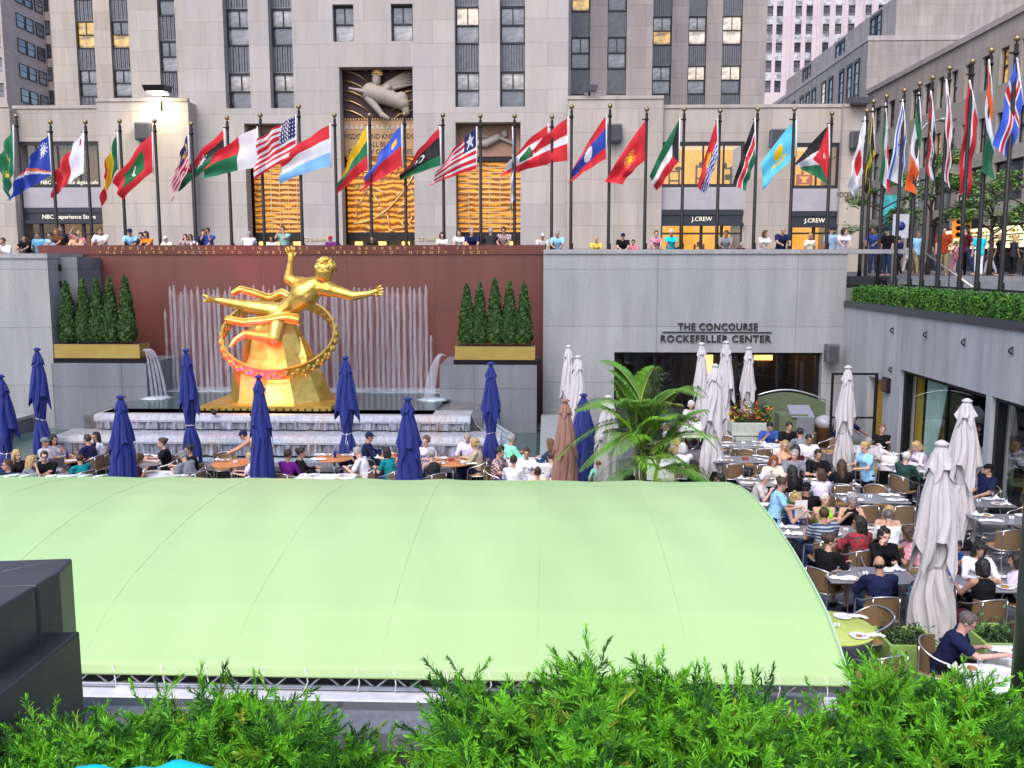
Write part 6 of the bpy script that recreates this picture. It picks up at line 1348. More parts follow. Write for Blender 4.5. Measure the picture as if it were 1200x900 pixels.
for lb, x, y, rz in (('far left side of the yellow round table', 3.5, 12.75, 180), ('right side of the yellow round table', 4.45, 12.25, 115), ('near side of the yellow round table', 4.15, 11.0, 20),
    ('far side of the set table behind the tied grey parasol, left', 4.95, 25.0, 180), ('near side of the set table behind the tied grey parasol, left', 4.95, 23.7, 0), ('near side of the set table behind the tied grey parasol, right', 5.6, 23.7, 0),
    ('near side of the table left of the redhead, left', 4.5, 21.85, 0), ('near side of the table left of the redhead, right', 5.2, 21.8, 0), ('far side of the table left of the redhead', 5.1, 23.15, 180),
    ('far side of the empty table set for four, left', 6.35, 19.4, 180), ('far side of the empty table set for four, right', 7.05, 19.4, 180), ('near side of the empty table set for four, left', 6.35, 18.1, 0), ('near side of the empty table set for four, right', 7.05, 18.1, 0),
    ('left of the table behind the window-side parasol', 7.85, 18.2, -70), ('near end of the empty table nearest the glass, left', 8.3, 16.5, 10), ('right of the empty table nearest the glass', 9.35, 17.1, 80), ('far right of the window-side tables', 9.4, 17.9, 100), ('lower right by the white cloth table', 6.5, 12.1, -20),
    ('by the glass screen in the corner', 7.35, 25.9, 60), ('in front of the glass screen', 7.75, 25.0, 100), ('beside the dark cardigan table', 9.2, 23.4, 90), ('near end of the green jacket table', 8.6, 20.2, 10), ('behind the woman in the vest', 9.35, 20.8, 70),
    ('left front of the orange table by the statue parasol', -8.2, 21.0, -50), ('behind the orange table by the statue parasol', -8.0, 22.3, 200), ('right of the tall blue bottle table', -4.6, 22.7, 120), ('tilted chair before the blue bottle table', -4.6, 21.4, 30), ('behind the woman in black by the pool', -9.3, 22.4, 60), ('by the laptop table', -11.9, 18.9, -80)):
    chair(x, y, R(rz), 'empty wicker chair at the ' + lb if not lb.startswith(('by', 'in', 'beside', 'behind', 'left', 'right', 'far', 'near', 'lower', 'tilted')) else 'empty wicker chair, ' + lb)
M_upg = pm('pale_green_upholstery', (.25, .33, .22), .7)
for lb, x, y, rz in (('by the far curtain', 11.1, 23.0, -90), ('near the middle curtain', 11.1, 21.6, -90), ('behind the near pane, left', 10.9, 17.6, -90), ('behind the near pane, right', 10.9, 16.6, -90)):
    o = thing('upholstered_chair', 'pale green upholstered chair inside the dining room, ' + lb, 'chair', (x, y, 0), R(rz), 'green dining room chairs'); g = MB(); g.box(-.24, .24, -.24, .24, .36, .48, bev=.03); g.build('seat', M_upg, o); g = MB(); g.box(-.24, .24, -.3, -.22, .4, 1.0, bev=.03); g.build('backrest', M_upg, o)
    for sx in (-1, 1):
        for sy in (-1, 1): g = MB(); g.cyl((sx * .2, sy * .2, 0), (sx * .2, sy * .2, .37), .02, n=6); g.build('leg', M_dark, o)
# ================= PEOPLE =================
def ik(S, T, a, b, pole):
    S, T = Vector(S), Vector(T); d = T - S; L = min(d.length, (a + b) * .995); d.normalize(); T = S + d * L
    x = (a * a - b * b + L * L) / (2 * L); h = math.sqrt(max(a * a - x * x, 0)); p = Vector(pole); p = p - d * p.dot(d); p = p.normalized() if p.length > .01 else Vector((0, 0, -1)); return S + d * x + p * h, T
POSES = { # base, lean deg, side, head pitch, head yaw, hand R, hand L  (local: +Y front, +X right)
 'sit': ('sit', 6, 0, 8, 0, (.17, .42, .80), (-.17, .42, .80)), 'eat': ('sit', 20, 0, 28, 0, (.12, .36, .90), (-.17, .46, .80)), 'chin': ('sit', 14, 0, 4, 8, (.07, .26, 1.03), (-.12, .40, .80)),
 'back': ('sit', -8, 0, 0, -15, (.14, .26, .64), (-.12, .28, .64)), 'turnL': ('sit', 6, 0, 4, 50, (.15, .40, .80), (-.18, .40, .80)), 'turnR': ('sit', 6, 0, 4, -50, (.15, .40, .80), (-.18, .40, .80)),
 'reach': ('sit', 24, 0, 25, 0, (.12, .66, .84), (-.15, .45, .80)), 'cross': ('sit', 2, 0, 2, 10, (-.08, .26, .86), (.08, .28, .82)), 'menu': ('sit', 4, 0, 10, 30, (.13, .36, 1.0), (-.16, .38, .95)),
 'elbow': ('sit', 2, 0, 2, 0, (.40, -.02, .80), (-.10, .22, .9)), 'stand': ('stand', 2, 0, 4, 0, (.24, .12, .84), (-.24, .10, .84)), 'lean': ('stand', 26, 0, 8, 0, (.14, .52, 1.06), (-.14, .52, 1.06)), 'leanR': ('stand', 24, 0, 5, -35, (.18, .50, 1.06), (-.10, .52, 1.06)), 'leanL': ('stand', 24, 0, 5, 35, (.18, .50, 1.06), (-.10, .52, 1.06)),
 'photo': ('stand', 6, 0, 0, 0, (.07, .24, 1.52), (-.07, .24, 1.50)), 'serve': ('stand', 10, 0, 18, -10, (.14, .42, 1.16), (-.12, .40, 1.12)), 'bend': ('stand', 62, 0, 10, 0, (.15, .75, .80), (-.15, .7, .82)), 'walk': ('walk', 4, 0, 2, 0, (.24, .22, .92), (-.24, -.10, .86)), 'armup': ('stand', 4, 0, -6, 0, (.16, .2, 1.78), (-.24, .1, .9))}
def skeleton(pose, sex):
    base, lean, side, hp, hy, HR, HL = POSES[pose]; J = {}; f = sex == 'f'; sw = .165 if f else .195
    J['pel'] = Vector((0, 0, .53 if base == 'sit' else .93)); 
    if lean > 15 and base == 'stand': J['pel'].y = -.10 * lean / 25
    Rl = Matrix.Rotation(-R(lean), 3, 'X'); up = Rl @ Vector((0, 0, 1)); fw = Rl @ Vector((0, 1, 0)); 
    J['waist'] = J['pel'] + up * .16; J['chest'] = J['pel'] + up * .36 + fw * .01; J['neck'] = J['pel'] + up * .50
    for s, n in ((1, 'R'), (-1, 'L')): J['sh' + n] = J['pel'] + up * .455 + Vector((s * sw, 0, 0))
    Rh = Matrix.Rotation(R(hy), 3, 'Z') @ Matrix.Rotation(-R(lean * .25 + hp), 3, 'X'); J['Rh'] = Rh
    J['head'] = J['neck'] + (up * .6 + Vector((0, .25, .5))).normalized() * .165
    ps = .95 if f else 1
    for n, H, s in (('R', HR, 1), ('L', HL, -1)):
        e, h = ik(J['sh' + n], H, .285 * ps, .255 * ps, (s * .5, -.35, -.8) if pose != 'elbow' else (s * 1, .1, 1)); J['el' + n] = e; J['wr' + n] = h
    for s, n in ((1, 'R'), (-1, 'L')):
        hx = s * .09
        if base == 'sit': J['hip' + n] = Vector((hx, 0.02, .53)); J['kn' + n] = Vector((s * (.10 if f else .15), .44, .54)); J['an' + n] = Vector((s * .12, .42, .09))
        elif base == 'walk': J['hip' + n] = J['pel'] + Vector((hx, 0, -.02)); J['kn' + n] = Vector((hx, s * .16 + .03, .50)); J['an' + n] = Vector((hx, s * .27 - .04, .10))
        else: J['hip' + n] = J['pel'] + Vector((hx, 0, -.02)); J['kn' + n] = Vector((s * .10, .02, .50)); J['an' + n] = Vector((s * .11, -.02, .09))
        J['toe' + n] = J['an' + n] + Vector((s * .02, .14, -.055))
    return J
M_eye = pm('dark_eye', (.02, .015, .012), .3); M_lip = pm('lips', (.30, .08, .07), .5)
BC = {}; GREY = pm('plain_cloth', (.3, .3, .3), .85)
def body_mesh(pose, sex):
    k = ('body', pose, sex)
    if k in BC: return BC[k]
    J = skeleton(pose, sex); g = MB(); f = sex == 'f'; b = .88 if f else 1
    hd, Rh = J['head'], J['Rh']; L = lambda v: hd + Rh @ Vector(v)
    g.ell(L((0, -.01, .02)), (.074, .092, .10), 16, Rh); g.ell(L((0, .025, -.055)), (.052, .058, .06), 14, Rh); g.cap(L((0, .085, .0)), L((0, .108, -.028)), .011, .016, 8)
    for s in (-1, 1): g.ell(L((s * .075, -.005, -.01)), (.012, .022, .032), 8, Rh)
    g.ell(L((0, .083, -.06)), (.026, .012, .012), 8, Rh); g.ell(L((0, .07, -.1)), (.022, .02, .018), 8, Rh); g.cap(L((-.035, .078, .028)), L((.035, .078, .028)), .012, .012, 8)
    g.cap(J['neck'] - Vector((0, 0, .03)), L((0, -.02, -.06)), .058 * b, .052 * b, 12)
    up = (J['neck'] - J['pel']).normalized()
    def torso(a, c, rx0, ry0, rx1, ry1):
        n = 16; vs = []
        for q in range(7):
            t = q / 6; p = a.lerp(c, t); rx = rx0 + (rx1 - rx0) * t; ry = ry0 + (ry1 - ry0) * t
            fw = Vector((1, 0, 0)).cross(up) * -1
            vs += [p + Vector((1, 0, 0)) * rx * math.cos(2 * math.pi * j / n) + fw * ry * math.sin(2 * math.pi * j / n) for j in range(n)]
        g.add(vs, [(i * n + j, i * n + (j + 1) % n, (i + 1) * n + (j + 1) % n, (i + 1) * n + j) for i in range(6) for j in range(n)] + [list(range(n))[::-1], [6 * n + j for j in range(n)]], 0, True)
    torso(J['pel'] - up * .06, J['waist'], .155 * b + .01, .115, .135 * b, .10); torso(J['waist'], J['chest'] + up * .04, .135 * b, .10, .168 * b, .118); torso(J['chest'] + up * .03, J['neck'] - up * .01, .165 * b, .115, .07, .06)
    g.ell(J['pel'], (.165, .12, .11))
    if f:
        for s in (-1, 1): g.ell(J['chest'] + Vector((s * .07, .095, .0)), (.062, .06, .065), 10)
    for n in 'RL':
        g.cap(J['sh' + n], J['el' + n], .058 * b, .042 * b); g.cap(J['el' + n], J['wr' + n], .043 * b, .028 * b); g.cap(J['neck'] - up * .05, J['sh' + n], .06 * b, .058 * b)
        d = (J['wr' + n] - J['el' + n]).normalized(); g.ell(J['wr' + n] + d * .05, (.036, .036, .036), 8); g.cap(J['wr' + n], J['wr' + n] + d * .07, .028, .03, 8)
        g.cap(J['hip' + n], J['kn' + n], .085 * b + .005, .058 * b); g.cap(J['kn' + n], J['an' + n], .056 * b, .038 * b); g.cap(J['an' + n] - Vector((0, .02, .03)), J['toe' + n], .038, .03)
    me = remesh(g, .0165, 2, 'body', [pm('skin', (.5, .3, .2), .5), M_eye, M_lip], .5)
    gf = MB()
    for s, n in ((1, 'R'), (-1, 'L')):
        d = (J['wr' + n] - J['el' + n]).normalized(); sd = d.cross(Vector((0, 0, 1))); sd = sd.normalized() if sd.length > .1 else Vector((1, 0, 0)); dn = d.cross(sd).normalized() * -1
        if dn.z > 0: dn = -dn
        b0 = J['wr' + n] + d * .065
        for k_, (o_, Lf) in enumerate(((-.026, .058), (-.009, .07), (.009, .066), (.026, .052))): gf.tube([b0 + sd * o_, b0 + sd * o_ * 1.15 + d * Lf * .55 + dn * .006, b0 + sd * o_ * 1.1 + d * Lf * .9 + dn * .03], [.0095, .009, .006], 6)
        ts = -s if abs(sd.x) > .3 else 1
        gf.tube([J['wr' + n] + d * .02 + sd * .02 * ts, J['wr' + n] + d * .05 + sd * .048 * ts, J['wr' + n] + d * .085 + sd * .05 * ts + dn * .012], [.012, .0105, .007], 6)
    bm = bmesh.new(); bm.from_mesh(me); bm.from_mesh(gf.mesh('t')); bm.to_mesh(me); bm.free()
    n = len(me.polygons); me.polygons.foreach_set('use_smooth', [True] * n); Ri = Rh.transposed()
    for p in me.polygons:
        c = Ri @ (Vector(p.center) - hd)
        if c.y > .05 and abs(c.z - .006) < .009 and .018 < abs(c.x) < .045: p.material_index = 1
        elif c.y > .055 and abs(c.z + .062) < .009 and abs(c.x) < .026: p.material_index = 2
    BC[k] = me; return me
def top_mesh(pose, sex, sleeve):
    k = ('top', pose, sex, sleeve)
    if k in BC: return BC[k]
    J = skeleton(pose, sex); g = MB(); f = sex == 'f'; b = .88 if f else 1; up = (J['neck'] - J['pel']).normalized(); e = .016
    fw = Vector((1, 0, 0)).cross(up) * -1; n = 18; vs = []; prof_ = [(-.13, .175, .145), (-.02, .172, .14), (.12, .155 * b + .01, .122), (.25, .17 * b, .132), (.36, .187 * b, .14), (.43, .178 * b, .125), (.475, .13 * b, .10), (.505, .072, .068)]
    for t, rx, ry in prof_: vs += [J['pel'] + up * t + Vector((1, 0, 0)) * (rx + e * .3) * math.cos(2 * math.pi * j / n) + fw * ry * math.sin(2 * math.pi * j / n) for j in range(n)]
    m = len(prof_); g.add(vs, [(i * n + j, i * n + (j + 1) % n, (i + 1) * n + (j + 1) % n, (i + 1) * n + j) for i in range(m - 1) for j in range(n)] + [list(range(n))[::-1], [(m - 1) * n + j for j in range(n)]], 0, True)
    if f:
        for s in (-1, 1): g.ell(J['chest'] + Vector((s * .07, .10, .0)), (.07, .068, .072), 10)
    for q in 'RL':
        if sleeve != 'none':
            g.cap(J['neck'] - up * .05, J['sh' + q], .062 * b + .008, .064 * b + .01); rs = .075 * b
            if sleeve == 'short': g.cap(J['sh' + q], J['sh' + q].lerp(J['el' + q], .62 if pose != 'elbow' else .93), rs, rs * .93)
            else: g.cap(J['sh' + q], J['el' + q], rs, .056 * b); g.cap(J['el' + q], J['el' + q].lerp(J['wr' + q], .92), .057 * b, .042 * b)
    me = remesh(g, .017, 2, 'shirt', [GREY], .5); nz = random.Random(5)
    from mathutils import noise
    for v in me.vertices: v.co += v.normal * (.013 * noise.noise(v.co * 11) + .008 * noise.noise(Vector((v.co.x * 30, v.co.y * 30, v.co.z * 9))))
    BC[k] = me; return me
def bottom_mesh(pose, sex, kind):
    k = ('bot', pose, sex, kind)
    if k in BC: return BC[k]
    J = skeleton(pose, sex); g = MB(); b = .9 if sex == 'f' else 1; g.ell(J['pel'] + Vector((0, 0, -.01)), (.178, .138, .125))
    for q in 'RL':
        end = 1 if kind == 'trousers' else .85; g.cap(J['hip' + q], J['hip' + q].lerp(J['kn' + q], end), .102 * b, .075 * b if kind == 'trousers' else .092)
        if kind == 'trousers': g.cap(J['kn' + q], J['an' + q] + Vector((0, 0, .02)), .074 * b, .055)
    if kind == 'skirt': g.cap(J['hipR'].lerp(J['hipL'], .5), J['knR'].lerp(J['knL'], .5) - (J['knR'] - J['hipR']) * .1, .13, .13)
    me = remesh(g, .018, 2, kind, [GREY], .5); BC[k] = me; return me
def shoe_mesh(pose, sex):
    k = ('shoe', pose, sex)
    if k in BC: return BC[k]
    J = skeleton(pose, sex); g = MB()
    for q in 'RL': g.cap(J['an' + q] + Vector((0, -.03, -.045)), J['toe' + q] + Vector((0, .02, -.0)), .045, .038, 10)
    BC[k] = g.mesh('shoes', [M_dark]); return BC[k]
def hair_mesh(style):
    k = ('hair', style)
    if k in BC: return BC[k]
    g = MB(); rr = random.Random(len(style))
    if style == 'bald': g.ell((0, -.03, -.015), (.083, .076, .05), 12)
    elif style == 'cap': pass
    else: g.ell((0, -.028, .035), (.088, .098, .097), 16); g.cap((0, .02, .098), (0, .045, .088), .045, .03)
    if style in ('long', 'bob', 'ponytail', 'bangs', 'afro'):
        if style in ('long', 'bangs'):
            for s in (-1, 1): g.cap((s * .06, -.02, .02), (s * .075, -.03, -.20 if style == 'long' else -.14), .05, .035)
            g.cap((0, -.06, .0), (0, -.085, -.26 if style == 'long' else -.14), .085, .06)
        if style == 'bob' or style == 'bangs':
            for s in (-1, 1): g.cap((s * .058, -.01, .03), (s * .07, -.01, -.09), .052, .04)
            g.cap((0, -.05, 0), (0, -.06, -.08), .085, .075)
        if style == 'bangs': g.cap((-.045, .06, .055), (.045, .06, .055), .036, .036)
        if style == 'ponytail': g.cap((0, -.1, .03), (0, -.15, -.12), .035, .02)
        if style == 'afro': 
            for _ in range(26): a = rr.uniform(0, 6.28); z = rr.uniform(-.03, .13); g.ell((.085 * math.cos(a), -.03 + .085 * math.sin(a) - (.03 if math.sin(a) > 0 else 0), z), (.035,) * 3, 8)
    if style == 'bun': g.ell((0, -.12, .06), (.042, .042, .042), 10)
    if style == 'curly':
        for _ in range(40): a = rr.uniform(0, 6.28); z = rr.uniform(-.05, .13); r_ = .082 if z < .08 else .05; g.ell((r_ * math.cos(a), -.03 + r_ * math.sin(a) * 1.05 - (.03 if math.sin(a) > 0 and z < .06 else 0), z), (.03,) * 3, 8)
    if style == 'cap':
        g.ell((0, -.035, .0), (.083, .08, .06), 12)
    me = remesh(g, .011, 2, 'hair', [GREY], .5)
    from mathutils import noise
    for v in me.vertices: v.co += v.normal * (.009 * noise.noise(Vector((v.co.x * 70, v.co.y * 70, v.co.z * 16))) + .008 * noise.noise(v.co * 25))
    BC[k] = me; return me
def cap_mesh():
    if 'cap' in BC: return BC['cap']
    g = MB(); vs = [(.094 * math.cos(t) * math.sin(p), -.015 + .108 * math.sin(t) * math.sin(p), .035 + .092 * math.cos(p)) for p in np.linspace(.01, 1.62, 9) for t in np.linspace(0, 2 * math.pi, 20, endpoint=False)]
    g.add(vs, [(i * 20 + j, (i + 1) * 20 + j, (i + 1) * 20 + (j + 1) % 20, i * 20 + (j + 1) % 20) for i in range(8) for j in range(20)], 0, True)
    g.add([(.075 * math.cos(t) * (1), .05 + .03 * math.sin(t) + d * .07 * math.sin(t), .04 + h) for h in (0, .008) for d in (0, 1) for t in np.linspace(.1, math.pi - .1, 9)], [(j, j + 1, 10 + j, 9 + j) for j in range(8)] + [(18 + j, 27 + j, 28 + j, 19 + j) for j in range(8)] + [(9 + j, 10 + j, 28 + j, 27 + j) for j in range(8)], 0, True)
    BC['cap'] = g.mesh('cap', [GREY]); return BC['cap']
def glasses_mesh():
    if 'gls' in BC: return BC['gls']
    g = MB()
    for s in (-1, 1): g.tube([(s * .034 + .022 * math.cos(a), .101, .006 + .016 * math.sin(a)) for a in np.linspace(0, 6.283, 12, endpoint=False)], .0028, 5, closed=True); g.tube([(s * .056, .098, .01), (s * .078, .0, .008)], .0025, 5)
    g.tube([(-.012, .103, .008), (.012, .103, .008)], .0025, 5); BC['gls'] = g.mesh('spectacles', [M_dark]); return BC['gls']
SK = dict(a=(.56, .34, .26), b=(.46, .26, .18), c=(.30, .16, .10), d=(.12, .06, .04), e=(.62, .36, .30))
HC = dict(k=(.012, .01, .01), n=(.055, .028, .015), l=(.13, .07, .035), y=(.42, .28, .12), r=(.22, .07, .03), g=(.30, .29, .29), w=(.58, .56, .55), d=(.10, .09, .085))
CC = dict(white='dcdce4', black='111116', navy='1a2146', blue='34509c', lblue='8fc0e6', sky='79b6e0', teal='0e7f86', mint='86d8bc', purple='6a1c7c', lilac='cfc6e2', grey='7d818b', lgrey='b9b6b8', beige='b3a48d', cream='d9d0c0', red='b02030', pink='e07a92', maroon='4a1a28', green='1f6a46', dgreen='24423c', lime='98d23a', orange='e8821e', brown='5b3a28', khaki='8a7c58', denim='2c3c5e', cyan='16c2dc', charcoal='2a2c33', rust='8a3418', yellow='d8c050', magenta='b02a72', peach='e0a888')
def cloth(c, pat=None):
    nm = f'cloth_{c}' + (f'_{pat}' if pat else '')
    if nm in MATS: return MATS[nm]
    if not pat: return pm(nm, CC[c], .85, var=.12, scale=5, bump=.25, bscale=12, spec=.2)
    k = NB(nm); b = k.b; v = k.coord()
    if pat == 'stripe': w = k.n.new('ShaderNodeTexWave'); w.bands_direction = 'Z'; w.inputs['Scale'].default_value = 5.5; k.l(v, w.inputs[0]); s = k.ramp(w.outputs[0], .45, .55)
    elif pat == 'plaid': w = k.n.new('ShaderNodeTexChecker'); w.inputs['Scale'].default_value = 26; k.l(v, w.inputs[0]); s = w.outputs[1]
    else: s = k.ramp(k.noise(v, 22, 1), .48, .56)
    base = srgb(CC[c]); alt = dict(stripe=(.32, .36, .42), plaid=(.6, .45, .45), floral=(.65, .5, .5), dark=(.05, .05, .06))[pat]
    k.l(k.mix(s, base, alt), b.inputs['Base Color']); b.inputs['Roughness'].default_value = .85; MATS[nm] = k.m; return k.m
def setmat(o, m): o.material_slots[0].link = 'OBJECT'; o.material_slots[0].material = m; return o
def person(px, py, base, pose, yaw, sex, hair, hc, top, slv, bot, bcol, skin, label, X=None, pat=None, capc=None, glasses=False, sc=1.0, grp=None, seatlabel=None, Y=None, loc=None):
    J = skeleton(pose, sex); sit = POSES[pose][0] == 'sit'; s = sc * (.965 if sex == 'f' and not sit else 1)
    M = Matrix.Rotation(R(yaw), 3, 'Z'); hd = M @ (J['head'] * s)
    if loc is not None: x, y = loc
    elif Y is not None: p = P(px, py, Y=Y); x, y = p.x - hd.x, Y - hd.y; 
    else: p = P(px, py, Z=base + hd.z); x, y = p.x - hd.x, p.y - hd.y
    o = thing('person', label, 'person', (x, y, base), R(yaw), grp); o.scale = (s,) * 3
    setmat(inst('body', body_mesh(pose, sex), o), pm('skin_' + skin, SK[skin], .5, var=.06, spec=.3))
    setmat(inst('shirt', top_mesh(pose, sex, slv), o), cloth(top, pat)); setmat(inst(bot, bottom_mesh(pose, sex, bot), o), cloth(bcol))
    if base < 3: inst('shoes', shoe_mesh(pose, sex), o)
    rot = J['Rh'].to_euler()
    hm = setmat(inst('hair', hair_mesh(hair), o, J['head'], rot), pm('hair_' + hc, HC[hc], .6, var=.3, scale=30, bump=.3, bscale=60))
    if capc: setmat(inst('cap', cap_mesh(), o, J['head'], rot), cloth(capc))
    if glasses: inst('spectacles', glasses_mesh(), o, J['head'], rot)
    if sit and base < 3: chair(x, y, R(yaw), 'wicker chair under the ' + (seatlabel or label), base)
    return o
G_ = 'diners on the sunken terrace'
